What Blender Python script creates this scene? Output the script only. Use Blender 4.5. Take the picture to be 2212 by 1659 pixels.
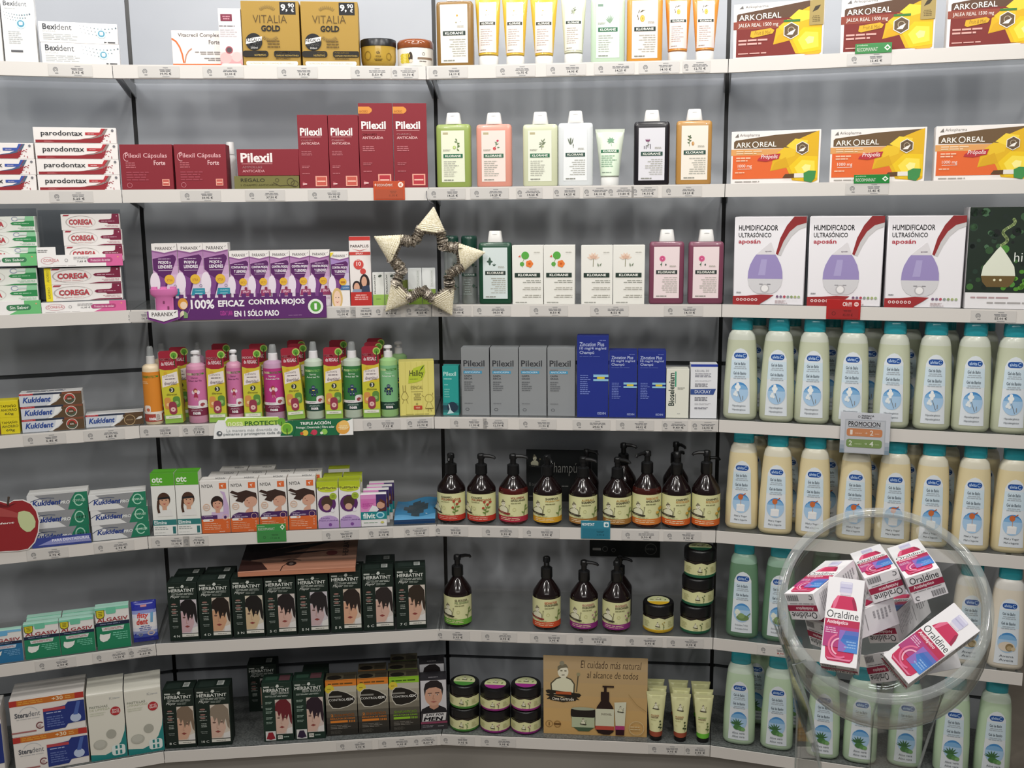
import bpy, bmesh, math, random
from mathutils import Vector, Matrix
random.seed(7)
SC = bpy.context.scene
COL = SC.collection
for o in list(bpy.data.objects):
    bpy.data.objects.remove(o)

# ------------------------------------------------------------------ camera
IW, IH = 2212, 1659
FPX, PITCH, ROLL, CAMZ = 2175.66, 0.173775, -0.009682, 1.585
_F = Vector((0, math.cos(PITCH), -math.sin(PITCH)))
_U0 = Vector((0, math.sin(PITCH), math.cos(PITCH)))
_R0 = Vector((1, 0, 0))
_R = _R0 * math.cos(ROLL) + _U0 * math.sin(ROLL)
_U = -_R0 * math.sin(ROLL) + _U0 * math.cos(ROLL)
CAMP = Vector((0, 0, CAMZ))
cam = bpy.data.cameras.new('camera')
cam.sensor_width = 36.0
cam.lens = FPX / IW * 36.0
cam.clip_start = 0.05
camo = bpy.data.objects.new('camera', cam)
COL.objects.link(camo)
camo.matrix_world = Matrix(((_R.x, _U.x, -_F.x, 0), (_R.y, _U.y, -_F.y, 0), (_R.z, _U.z, -_F.z, CAMZ), (0, 0, 0, 1)))
SC.camera = camo

# ------------------------------------------------------------------ light
SC.view_settings.view_transform = 'Standard'
SC.view_settings.look = 'None'
SC.view_settings.gamma = 1.0
SC.view_settings.exposure = 0.0
SC.view_settings.use_curve_mapping = False
wd = bpy.data.worlds.new('shop_interior')
SC.world = wd
wd.use_nodes = True
wn = wd.node_tree.nodes
wn['Background'].inputs['Color'].default_value = (0.80, 0.82, 0.85, 1)
wn['Background'].inputs['Strength'].default_value = 0.10

def lamp(name, loc, target, power, size, color=(1, .97, .92), size_y=None, spread=180):
    l = bpy.data.lights.new(name, 'AREA')
    l.energy = power
    l.color = color
    l.spread = math.radians(spread)
    if size_y:
        l.shape = 'RECTANGLE'; l.size = size; l.size_y = size_y
    else:
        l.shape = 'DISK'; l.size = size
    o = bpy.data.objects.new(name, l)
    COL.objects.link(o)
    o.location = loc
    d = Vector(target) - Vector(loc)
    o.rotation_euler = d.to_track_quat('-Z', 'Y').to_euler()
    return o

# recessed ceiling spots in front of the shelving
for i, (x, y, p) in enumerate([(-1.35, 1.15, 8), (-.45, 1.4, 8), (.4, 1.4, 8), (1.2, 1.1, 8), (-.9, .3, 9), (.8, .3, 9)]):
    lamp('ceiling_spot', (x, y, 2.78), (x * .9, 2.45, .9), p, .14)
# added fill light behind the camera, brightens the shelf fronts
lamp('front_fill_light', (0, -1.2, 2.75), (0, 2.3, .7), 22, 2.6, size_y=.5, color=(1, .98, .95))

# canopy luminaires just above the frame, one along each bay
for (x, y, a) in [(-1.30, 2.19, 18.4), (-.57, 2.36, 6.0), (.18, 2.36, -5.7), (.85, 2.21, -17.3)]:
    o = lamp('canopy_luminaire', (x, y, 2.66), (x * 1.04, y + .3, 1.7), 4.2, .7, size_y=.06, color=(.97, .98, 1))
    o.rotation_euler = (math.radians(18), 0, math.radians(a))

# ------------------------------------------------------------------ materials
def lin(c):
    return c / 12.92 if c <= .04045 else ((c + .055) / 1.055) ** 2.4

def rgb(h):
    if isinstance(h, str):
        h = h.lstrip('#')
        h = tuple(int(h[i:i + 2], 16) / 255 for i in (0, 2, 4))
    return tuple(lin(c) for c in h)

MATS = {}
def mat(h, kind='card'):
    """flat printed / plastic / metal colours; each with a little procedural variation"""
    key = (h, kind)
    if key in MATS:
        return MATS[key]
    m = bpy.data.materials.new('%s_%s' % (kind, str(h).lstrip('#')))
    m.use_nodes = True
    nt = m.node_tree
    b = nt.nodes['Principled BSDF']
    c = rgb(h)
    b.inputs['Base Color'].default_value = (*c, 1)
    rough, spec, metal, coat = {'card': (.55, .35, 0, 0), 'gloss': (.16, .5, 0, .3), 'plastic': (.32, .5, 0, 0), 'matte': (.85, .2, 0, 0),
                                'metal': (.32, .5, .9, 0), 'foil': (.33, .5, .65, 0), 'panel': (.42, .4, 0, 0), 'gel': (.3, .5, 0, .15)}[kind]
    b.inputs['Roughness'].default_value = rough
    b.inputs['Specular IOR Level'].default_value = spec
    b.inputs['Metallic'].default_value = metal
    b.inputs['Coat Weight'].default_value = coat
    if kind in ('card', 'panel', 'matte', 'foil'):
        tc = nt.nodes.new('ShaderNodeTexCoord')
        n = nt.nodes.new('ShaderNodeTexNoise')
        n.inputs['Scale'].default_value = 60
        mr = nt.nodes.new('ShaderNodeMapRange')
        mr.inputs['To Min'].default_value = rough - .08
        mr.inputs['To Max'].default_value = rough + .08
        nt.links.new(tc.outputs['Object'], n.inputs['Vector'])
        nt.links.new(n.outputs['Fac'], mr.inputs['Value'])
        nt.links.new(mr.outputs['Result'], b.inputs['Roughness'])
    MATS[key] = m
    return m

def clear_mat(name, tint, ior=1.35, gloss=.08, haze=0.0):
    """thin clear sheet: lets light straight through with a tint, mirrors by Fresnel"""
    if name in MATS:
        return MATS[name]
    m = bpy.data.materials.new(name)
    m.use_nodes = True
    nt = m.node_tree
    for n in list(nt.nodes):
        nt.nodes.remove(n)
    out = nt.nodes.new('ShaderNodeOutputMaterial')
    tr = nt.nodes.new('ShaderNodeBsdfTransparent'); tr.inputs['Color'].default_value = (*tint, 1)
    gl = nt.nodes.new('ShaderNodeBsdfGlossy'); gl.inputs['Roughness'].default_value = gloss
    lw = nt.nodes.new('ShaderNodeLayerWeight'); lw.inputs['Blend'].default_value = .5
    pw = nt.nodes.new('ShaderNodeMath'); pw.operation = 'POWER'; pw.inputs[1].default_value = 4.5
    fr = nt.nodes.new('ShaderNodeMapRange'); f0 = ((ior - 1) / (ior + 1)) ** 2
    fr.inputs['To Min'].default_value = f0; fr.inputs['To Max'].default_value = .85
    nt.links.new(lw.outputs['Facing'], pw.inputs[0]); nt.links.new(pw.outputs[0], fr.inputs['Value'])
    mx = nt.nodes.new('ShaderNodeMixShader')
    nt.links.new(fr.outputs[0], mx.inputs[0]); nt.links.new(tr.outputs[0], mx.inputs[1]); nt.links.new(gl.outputs[0], mx.inputs[2])
    last = mx
    if haze:
        df = nt.nodes.new('ShaderNodeBsdfDiffuse'); df.inputs['Color'].default_value = (.75, .78, .77, 1)
        m2 = nt.nodes.new('ShaderNodeMixShader'); m2.inputs[0].default_value = haze
        nt.links.new(mx.outputs[0], m2.inputs[1]); nt.links.new(df.outputs[0], m2.inputs[2])
        last = m2
    nt.links.new(last.outputs[0], out.inputs[0])
    MATS[name] = m
    return m

def noisy_mat(name, c0, c1, scale, rough, bump=0.0, detail=4):
    m = bpy.data.materials.new(name)
    m.use_nodes = True
    nt = m.node_tree
    b = nt.nodes['Principled BSDF']
    b.inputs['Roughness'].default_value = rough
    tc = nt.nodes.new('ShaderNodeTexCoord')
    n = nt.nodes.new('ShaderNodeTexNoise'); n.inputs['Scale'].default_value = scale; n.inputs['Detail'].default_value = detail
    r = nt.nodes.new('ShaderNodeValToRGB')
    r.color_ramp.elements[0].position = .35; r.color_ramp.elements[1].position = .65
    r.color_ramp.elements[0].color = (*rgb(c0), 1); r.color_ramp.elements[1].color = (*rgb(c1), 1)
    nt.links.new(tc.outputs['Object'], n.inputs['Vector']); nt.links.new(n.outputs['Fac'], r.inputs['Fac'])
    nt.links.new(r.outputs['Color'], b.inputs['Base Color'])
    if bump:
        bp = nt.nodes.new('ShaderNodeBump'); bp.inputs['Strength'].default_value = bump; bp.inputs['Distance'].default_value = .002
        nt.links.new(n.outputs['Fac'], bp.inputs['Height']); nt.links.new(bp.outputs['Normal'], b.inputs['Normal'])
    return m

# ------------------------------------------------------------------ bay geometry (plan of the shelving)
P = [Vector((-1.69, 2.320)), Vector((-.9687, 2.5595)), Vector((-.2090, 2.6390)), Vector((.5373, 2.5641)), Vector((1.2625, 2.3377))]
ZS = [z + CAMZ for z in (.3508, .0508, -.2500, -.5509, -.8515, -1.1533, -1.4689)]   # shelf tops
RAILH = .031
DEPTH = .32
class Bay: pass
BAYS = []
for i in range(4):
    b = Bay(); b.o = P[i]; b.u = (P[i + 1] - P[i]).normalized(); b.n = Vector((-b.u.y, b.u.x)); b.w = (P[i + 1] - P[i]).length
    b.a = math.atan2(b.u.y, b.u.x)
    BAYS.append(b)

def mitre(i, d):
    """point on the bisector at seam i, d behind the front line"""
    if i == 0: n = BAYS[0].n; return P[0] + n * d
    if i == 4: n = BAYS[3].n; return P[4] + n * d
    n1, n2 = BAYS[i - 1].n, BAYS[i].n
    b = n1 + n2
    return P[i] + b * (d / b.dot(n1))

def ray(px, py):
    return _F * FPX + _R * (px - IW / 2) - _U * (py - IH / 2)

def V(bay, d, px, py):
    """where the view ray of a photo point meets the upright plane d behind the front of a bay: (u, z)"""
    b = BAYS[bay]
    r = ray(px, py)
    o = b.o + b.n * d
    t = o.dot(b.n) / (r.x * b.n.x + r.y * b.n.y)
    q = Vector((r.x * t, r.y * t))
    return (q - o).dot(b.u), CAMZ + r.z * t

def UZ(bay, d, px, z):
    """u along the bay at depth d and height z seen at photo column px"""
    b = BAYS[bay]
    o = b.o + b.n * d
    A = Vector((o.x, o.y, z - CAMZ)); B = Vector((b.u.x, b.u.y, 0))
    k = (px - IW / 2) / FPX
    return -(A.dot(_R) - k * A.dot(_F)) / (B.dot(_R) - k * B.dot(_F))

def depth_on_shelf(bay, s, px, py):
    """how far behind the front line a point seen on a shelf top lies"""
    b = BAYS[bay]
    r = ray(px, py)
    t = (ZS[s] - CAMZ) / r.z
    return (Vector((r.x * t, r.y * t)) - b.o).dot(b.n)

def W3(bay, u, d, z):
    b = BAYS[bay]
    q = b.o + b.u * u + b.n * d
    return Vector((q.x, q.y, z))

# ------------------------------------------------------------------ object helpers
def tag(o, label=None, cat=None, group=None, kind=None):
    if label: o['label'] = label
    if cat: o['category'] = cat
    if group: o['group'] = group
    if kind: o['kind'] = kind
    return o

def link(o, parent=None):
    COL.objects.link(o)
    if parent is not None:
        o.parent = parent
    return o

def empty(name, loc=(0, 0, 0), rz=0.0):
    o = bpy.data.objects.new(name, None)
    o.empty_display_size = .02
    COL.objects.link(o)
    o.location = loc
    o.rotation_euler = (0, 0, rz)
    return o

class MB:
    """collects geometry with material slots, links it as one mesh object"""
    def __init__(s):
        s.bm = bmesh.new(); s.m = []; s.k = 0
    def mi(s, m):
        if isinstance(m, str): m = mat(m)
        if m not in s.m: s.m.append(m)
        return s.m.index(m)
    def face(s, pts, m, smooth=False):
        f = s.bm.faces.new([s.bm.verts.new(p) for p in pts])
        f.material_index = s.mi(m); f.smooth = smooth
        return f
    def box(s, x0, x1, y0, y1, z0, z1, m, M=None, bev=0.0):
        c = [(x0, y0, z0), (x1, y0, z0), (x1, y1, z0), (x0, y1, z0), (x0, y0, z1), (x1, y0, z1), (x1, y1, z1), (x0, y1, z1)]
        v = [s.bm.verts.new(M @ Vector(p) if M else p) for p in c]
        fs = [s.bm.faces.new([v[i] for i in q]) for q in ((0, 3, 2, 1), (4, 5, 6, 7), (0, 1, 5, 4), (1, 2, 6, 5), (2, 3, 7, 6), (3, 0, 4, 7))]
        k = s.mi(m)
        for f in fs: f.material_index = k
        if bev:
            es = {e for f in fs for e in f.edges}
            r = bmesh.ops.bevel(s.bm, geom=list(es), offset=bev, segments=1, affect='EDGES')
            for f in r['faces']: f.material_index = k
        return fs
    def loft(s, prof, m, seg=24, n=2.0, caps=(1, 1), cx=0, cy=0, M=None, mz=None):
        """prof: (z, a, b[, n]) rings of superellipses; mz: list of (z_from, material)"""
        rings = []
        for p in prof:
            z, a, b = p[:3]; e = p[3] if len(p) > 3 else n
            R = []
            for i in range(seg):
                t = 2 * math.pi * (i + .5) / seg
                c, sn = math.cos(t), math.sin(t)
                x = a * math.copysign(abs(c) ** (2 / e), c); y = b * math.copysign(abs(sn) ** (2 / e), sn)
                q = Vector((cx + x, cy + y, z))
                R.append(s.bm.verts.new(M @ q if M else q))
            rings.append(R)
        k = s.mi(m)
        for j in range(len(rings) - 1):
            kk = k
            if mz:
                zm = (prof[j][0] + prof[j + 1][0]) / 2
                for z0, mm in mz:
                    if zm >= z0: kk = s.mi(mm)
            for i in range(seg):
                f = s.bm.faces.new((rings[j][i], rings[j][(i + 1) % seg], rings[j + 1][(i + 1) % seg], rings[j + 1][i]))
                f.material_index = kk; f.smooth = True
        if caps[0]:
            f = s.bm.faces.new(rings[0][::-1]); f.material_index = k
        if caps[1]:
            f = s.bm.faces.new(rings[-1]); f.material_index = s.mi(mz[-1][1]) if mz else k
    def tube(s, pts, r, m, seg=8, caps=True):
        pts = [Vector(p) for p in pts]
        rr = r if isinstance(r, (list, tuple)) else [r] * len(pts)
        rings = []
        up = Vector((0, 0, 1))
        for i, p in enumerate(pts):
            d = (pts[min(i + 1, len(pts) - 1)] - pts[max(i - 1, 0)]).normalized()
            a = d.cross(up)
            if a.length < 1e-3: a = d.cross(Vector((1, 0, 0)))
            a.normalize(); b = d.cross(a)
            rings.append([s.bm.verts.new(p + (a * math.cos(2 * math.pi * j / seg) + b * math.sin(2 * math.pi * j / seg)) * rr[i]) for j in range(seg)])
        k = s.mi(m)
        for j in range(len(rings) - 1):
            for i in range(seg):
                f = s.bm.faces.new((rings[j][i], rings[j][(i + 1) % seg], rings[j + 1][(i + 1) % seg], rings[j + 1][i]))
                f.material_index = k; f.smooth = True
        if caps:
            for R in (rings[0][::-1], rings[-1]):
                f = s.bm.faces.new(R); f.material_index = k
    def mesh(s, name):
        me = bpy.data.meshes.new(name)
        bmesh.ops.recalc_face_normals(s.bm, faces=[f for f in s.bm.faces if f.smooth])
        s.bm.to_mesh(me); s.bm.free()
        for m in s.m: me.materials.append(m)
        me.set_sharp_from_angle(angle=math.radians(38))
        return me
    def build(s, name, parent=None, loc=None, rz=None):
        o = bpy.data.objects.new(name, s.mesh(name))
        link(o, parent)
        if loc is not None: o.location = loc
        if rz is not None: o.rotation_euler = (0, 0, rz)
        return o

# ------------------------------------------------------------------ lettering (built-in font turned to mesh)
GLYPH = {}
_fc = bpy.data.curves.new('lettering', 'FONT')
_fo = bpy.data.objects.new('lettering', _fc)
COL.objects.link(_fo)
def glyphs(t, bold=0.0, shear=0.0, res=2):
    key = (t, bold, shear, res)
    if key in GLYPH: return GLYPH[key]
    wide = 'M' in t and bold > 0
    _fc.body = t; _fc.offset = 0.0 if wide else bold; _fc.shear = shear; _fc.resolution_u = res; _fc.fill_mode = 'FRONT'
    bpy.context.view_layer.update()
    dg = bpy.context.evaluated_depsgraph_get()
    me = bpy.data.meshes.new_from_object(_fo.evaluated_get(dg))
    vs = [(v.co.x, v.co.y) for v in me.vertices]
    fs = [tuple(p.vertices) for p in me.polygons]
    bpy.data.meshes.remove(me)
    if wide:                                             # thicken by doubling the strokes
        n = len(vs); v0, f0 = vs, fs; vs, fs = [], []
        for i, (dx, dy) in enumerate(((-1, -1), (1, -1), (-1, 1), (1, 1))):
            vs += [(x + dx * bold, y + dy * bold * .7) for x, y in v0]; fs += [tuple(k + i * n for k in f) for f in f0]
    if not vs: vs, fs = [(0, 0), (1, 0), (1, 1)], []
    x0 = min(v[0] for v in vs); x1 = max(v[0] for v in vs); y0 = min(v[1] for v in vs); y1 = max(v[1] for v in vs)
    GLYPH[key] = ([((x - x0) / (x1 - x0), (y - y0) / (y1 - y0)) for x, y in vs], fs)
    return GLYPH[key]

class Art:
    """a printed face w x h metres, drawn in fractions (x right, y up); layers sit a hair in front of the surface.
    fn maps (x, z, lift) in metres to a 3-D point; default: flat front face at y=0 centred on x"""
    def __init__(s, mb, w, h, x0=None, z0=0.0, y=0.0, fn=None):
        s.mb = mb; s.w = w; s.h = h; s.x0 = -w / 2 if x0 is None else x0; s.z0 = z0; s.y = y; s.k = 0
        s.fn = fn or (lambda x, z, l: (x, s.y - l, z)); s.T = None
    def pt(s, x, y):
        if s.T: x, y = s.T(x, y)
        return s.fn(s.x0 + x * s.w, s.z0 + y * s.h, .00025 + s.k * .00006)
    def poly(s, pts, c):
        s.k += 1
        if len(pts) < 3: return
        a = 0
        for i in range(len(pts)):
            x0, y0 = pts[i]; x1, y1 = pts[(i + 1) % len(pts)]; a += x0 * y1 - x1 * y0
        if a < 0: pts = pts[::-1]
        s.mb.face([s.pt(*p) for p in pts], c)
    def rect(s, x0, y0, x1, y1, c): s.poly([(x0, y0), (x1, y0), (x1, y1), (x0, y1)], c)
    def asp(s): return s.w / s.h
    def ell(s, cx, cy, rx, c, ry=None, a0=0, a1=360, n=18, rot=0):
        ry = rx * s.asp() if ry is None else ry
        pts = []
        cr, sr = math.cos(math.radians(rot)), math.sin(math.radians(rot)); k = s.asp()
        N = n if a1 - a0 < 360 else n - 1
        for i in range(N + 1):
            t = math.radians(a0 + (a1 - a0) * i / n)
            x, y = rx * math.cos(t), ry * math.sin(t) / k
            pts.append((cx + x * cr - y * sr, cy + (x * sr + y * cr) * k))
        s.poly(pts, c)
    def ring(s, cx, cy, rx, c, ry=None, t=.15, a0=0, a1=360, n=20):
        ry = rx * s.asp() if ry is None else ry
        s.k += 1
        for i in range(n):
            q = []
            for (f, j) in ((1, i), (1, i + 1), (1 - t, i + 1), (1 - t, i)):
                a = math.radians(a0 + (a1 - a0) * j / n)
                q.append(s.pt(cx + rx * f * math.cos(a), cy + ry * f * math.sin(a)))
            s.mb.face(q, c)
    def rrect(s, x0, y0, x1, y1, c, r=.3, n=4):
        k = s.asp(); R = r * min((x1 - x0), (y1 - y0) / k); pts = []
        for cx, cy, a in ((x1 - R, y1 - R * k, 0), (x0 + R, y1 - R * k, 90), (x0 + R, y0 + R * k, 180), (x1 - R, y0 + R * k, 270)):
            for i in range(n + 1):
                t = math.radians(a + 90 * i / n); pts.append((cx + R * math.cos(t), cy + R * k * math.sin(t)))
        s.poly(pts, c)
    def stroke(s, pts, t, c):
        """polyline of thickness t (fraction of width)"""
        k = s.asp(); s.k += 1
        for (x0, y0), (x1, y1) in zip(pts, pts[1:]):
            dx, dy = x1 - x0, (y1 - y0) / k; L = math.hypot(dx, dy) or 1e-6
            ox, oy = -dy / L * t / 2, dx / L * t / 2 * k
            q = [(x0 - ox, y0 - oy), (x1 - ox, y1 - oy), (x1 + ox, y1 + oy), (x0 + ox, y0 + oy)]
            a = sum(q[i][0] * q[(i + 1) % 4][1] - q[(i + 1) % 4][0] * q[i][1] for i in range(4))
            s.mb.face([s.pt(*p) for p in (q if a > 0 else q[::-1])], c)
    def text(s, t, x0, y0, x1, y1, c, bold=.012, shear=0.0, rot=0, res=2, flip=False):
        """letters fitted into the box (x0,y0)-(x1,y1); rot=90 reads upwards"""
        vs, fs = glyphs(t, bold, shear, res); s.k += 1
        k = s.mb.mi(c); V_ = []
        for (u, v) in vs:
            if rot == 90: x, y = x1 - v * (x1 - x0), y0 + u * (y1 - y0)
            elif rot == 180: x, y = x1 - u * (x1 - x0), y1 - v * (y1 - y0)
            else: x, y = x0 + u * (x1 - x0), y0 + v * (y1 - y0)
            V_.append(s.mb.bm.verts.new(s.pt(x, y)))
        for f in fs:
            try:
                F = s.mb.bm.faces.new([V_[i] for i in f]); F.material_index = k
            except ValueError: pass
    def lines(s, x0, y0, x1, y1, n, c, align='l', fill=.5, seed=0):
        """small print: rows of word-long bars"""
        r = random.Random(seed + n * 7 + int(x0 * 100)); s.k += 1
        st = (y1 - y0) / n
        for i in range(n):
            yy = y1 - (i + .5) * st; h = st * fill / 2
            L = (x1 - x0) * (.62 + .38 * r.random())
            a = x0 if align == 'l' else (x1 - L if align == 'r' else (x0 + x1 - L) / 2)
            x = a
            while x < a + L - .01:
                wl = min((x1 - x0) * (.12 + .2 * r.random()), a + L - x)
                s.mb.face([s.pt(*p) for p in ((x, yy - h), (x + wl, yy - h), (x + wl, yy + h), (x, yy + h))], c)
                x += wl + (x1 - x0) * .035
    def vgrad(s, x0, y0, x1, y1, cols):
        n = len(cols)
        for i, c in enumerate(cols):
            s.rect(x0, y0 + (y1 - y0) * i / n, x1, y0 + (y1 - y0) * (i + 1) / n, c); s.k -= 1
        s.k += 1

def copy_tree(o, loc=None, rz=None, parent=None):
    c = o.copy(); COL.objects.link(c)
    if parent is not None: c.parent = parent
    if loc is not None: c.location = loc
    if rz is not None: c.rotation_euler = (0, 0, rz)
    for ch in list(o.children):
        copy_tree(ch, parent=c)
    return c

ORD = ['first', 'second', 'third', 'fourth', 'fifth', 'sixth', 'seventh', 'eighth', 'ninth', 'tenth']
NUM = {2: 'two', 3: 'three', 4: 'four', 5: 'five', 6: 'six', 7: 'seven', 8: 'eight', 9: 'nine'}
def place_word(i, n):
    if n == 1: return ''
    if n == 2: return ('left', 'right')[i] + ' one of the pair'
    if i == 0: return 'leftmost of the ' + NUM.get(n, 'row')
    if i == n - 1: return 'rightmost of the ' + NUM.get(n, 'row')
    if n == 3: return 'middle one of the three'
    return ORD[i] + ' from left of the ' + NUM.get(n, 'row')

# ------------------------------------------------------------------ cartons
def carton_mesh(name, w, h, dp, body, art, top=None, side=None):
    mb = MB()
    fs = mb.box(-w / 2, w / 2, 0, dp, 0, h, body, bev=min(w, h, dp) * .012)
    A = Art(mb, w, h)
    if art: art(A)
    if top:
        T = Art(mb, w, dp, fn=lambda x, z, l: (x, z, h + l)); top(T)
    if side:
        for sg in (-1, 1):
            S = Art(mb, dp, h, x0=0, fn=(lambda x, z, l, sg=sg: (sg * (w / 2 + l), x if sg > 0 else dp - x, z))); side(S)
    return mb.mesh(name)

def cartons(name, bay, s, spots, body, art, label, cat='box', group=None, d=.012, dp=.05, top=None, side=None, yb=None, z0=None, yaw=0, lean=0, first=None):
    """spots: (x_left, x_right, y_top) as seen, measured near the base unless a 4th value gives the row. label uses {} for the place word.
    All cartons of a call are alike and share one mesh; rows behind use other d."""
    out = []
    zb = ZS[s] if z0 is None else z0
    n = len(spots)
    me = first
    for i, sp in enumerate(spots):
        xl, xr, yt = sp[:3]
        dd = sp[4] if len(sp) > 4 else d
        if len(sp) > 3 and sp[3] is not None:
            ul = V(bay, dd, xl, sp[3])[0]; ur = V(bay, dd, xr, sp[3])[0]
        else:
            ul = UZ(bay, dd, xl, zb); ur = UZ(bay, dd, xr, zb)
        z1 = V(bay, dd, (xl + xr) / 2, yt)[1]
        if me is None:
            me = carton_mesh(name, abs(ur - ul) * .992, z1 - zb, dp, body, art, top, side)
        o = bpy.data.objects.new(name, me)
        link(o)
        o.location = W3(bay, (ul + ur) / 2, dd, zb)
        o.rotation_euler = (0, 0, BAYS[bay].a + math.radians(yaw))
        lb = label[i] if isinstance(label, (list, tuple)) else label.format(place_word(i, n))
        tag(o, lb.strip(), cat, group if n > 1 or group else None)
        out.append((o, z1))
    return out
# ------------------------------------------------------------------ the setting
PANEL = noisy_mat('back_panel_laminate', '#a3a6ac', '#b0b3b8', 1.5, .38)
FLOORM = noisy_mat('floor_tile', '#8d8478', '#a2988b', 6, .4, .05)
PLINTHM = noisy_mat('plinth_laminate', '#84807a', '#8e8a84', 3, .5)
RAILM = mat('#d9d4ce', 'panel')
BLACK = mat('#0b0b0c', 'plastic')
GLASS = clear_mat('shelf_glass', (.905, .91, .905), 1.4, .06, .05)
TRAY = noisy_mat('shelf_tray_metal', '#4c4f4e', '#6c6f6d', 180, .35)
ZTOP = 2.62
names = ['wall_far_left', 'wall_left', 'wall_center', 'wall_right']
for i in range(4):
    A, B = mitre(i, DEPTH), mitre(i + 1, DEPTH)
    A2, B2 = mitre(i, DEPTH + .03), mitre(i + 1, DEPTH + .03)
    g = .0055
    u = BAYS[i].u
    mb = MB()
    for z0, z1 in ((.02, ZS[6] - .02 + .1), (ZS[6] + .092, ZS[3] + .094), (ZS[3] + .106, ZS[3] + 1.124), (ZS[3] + 1.136, ZTOP)):
        a, b = A + u * g, B - u * g
        a2, b2 = A2 + u * g, B2 - u * g
        vs = [mb.bm.verts.new((q.x, q.y, z)) for z in (z0, z1) for q in (a, b, b2, a2)]
        for q in ((0, 1, 5, 4), (1, 2, 6, 5), (2, 3, 7, 6), (3, 0, 4, 7), (4, 5, 6, 7), (3, 2, 1, 0)):
            f = mb.bm.faces.new([vs[k] for k in q]); f.material_index = mb.mi(PANEL)
    tag(mb.build(names[i]), kind='structure')
    # dark joint rails behind the gaps
    mb = MB()
    A3, B3 = mitre(i, DEPTH + .006), mitre(i + 1, DEPTH + .006); A4, B4 = mitre(i, DEPTH + .035), mitre(i + 1, DEPTH + .035)
    for zc in (ZS[6] + .086, ZS[3] + .1, ZS[3] + 1.13):
        vs = [mb.bm.verts.new((q.x, q.y, z)) for z in (zc - .006, zc + .006) for q in (A3, B3, B4, A4)]
        for q in ((0, 1, 5, 4), (1, 2, 6, 5), (2, 3, 7, 6), (3, 0, 4, 7), (4, 5, 6, 7), (3, 2, 1, 0)):
            f = mb.bm.faces.new([vs[k] for k in q]); f.material_index = mb.mi('#3c3f42')
    tag(mb.build('trim_%d' % (i + 6)), kind='structure')
    # plinth under the bottom shelf
    mb = MB()
    a, b, c, d = mitre(i, .012), mitre(i + 1, .012), mitre(i + 1, DEPTH), mitre(i, DEPTH)
    z0, z1 = 0.0, ZS[6] - RAILH
    vs = [mb.bm.verts.new((q.x, q.y, z)) for z in (z0, z1) for q in (a, b, c, d)]
    for q in ((0, 1, 5, 4), (1, 2, 6, 5), (2, 3, 7, 6), (3, 0, 4, 7), (4, 5, 6, 7)):
        f = mb.bm.faces.new([vs[k] for k in q]); f.material_index = mb.mi(PLINTHM)
    tag(mb.build('baseboard_' + names[i][5:]), kind='structure')
for i in range(5):                                                     # black upright posts in the seams
    q = mitre(i, DEPTH + .003)
    mb = MB()
    M = Matrix.Translation((q.x, q.y, 0)) @ Matrix.Rotation((BAYS[max(i - 1, 0)].a + BAYS[min(i, 3)].a) / 2, 4, 'Z')
    mb.box(-.009, .009, 0, .03, .02, ZTOP, BLACK, M)
    tag(mb.build('trim_%d' % (i + 1)), kind='structure')
mb = MB()
mb.face([(-4, -3.5, 0), (4, -3.5, 0), (4, 5.2, 0), (-4, 5.2, 0)], FLOORM)
mb.face([(-4, -3.5, -.05), (-4, 5.2, -.05), (4, 5.2, -.05), (4, -3.5, -.05)], FLOORM)
tag(mb.build('floor'), kind='structure')
mb = MB(); mb.box(-4, 4, 3.6, 3.7, 0, 2.9, noisy_mat('shop_wall_plaster', '#a39b90', '#aea69b', 2, .7))
tag(mb.build('wall_back'), kind='structure')

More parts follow.
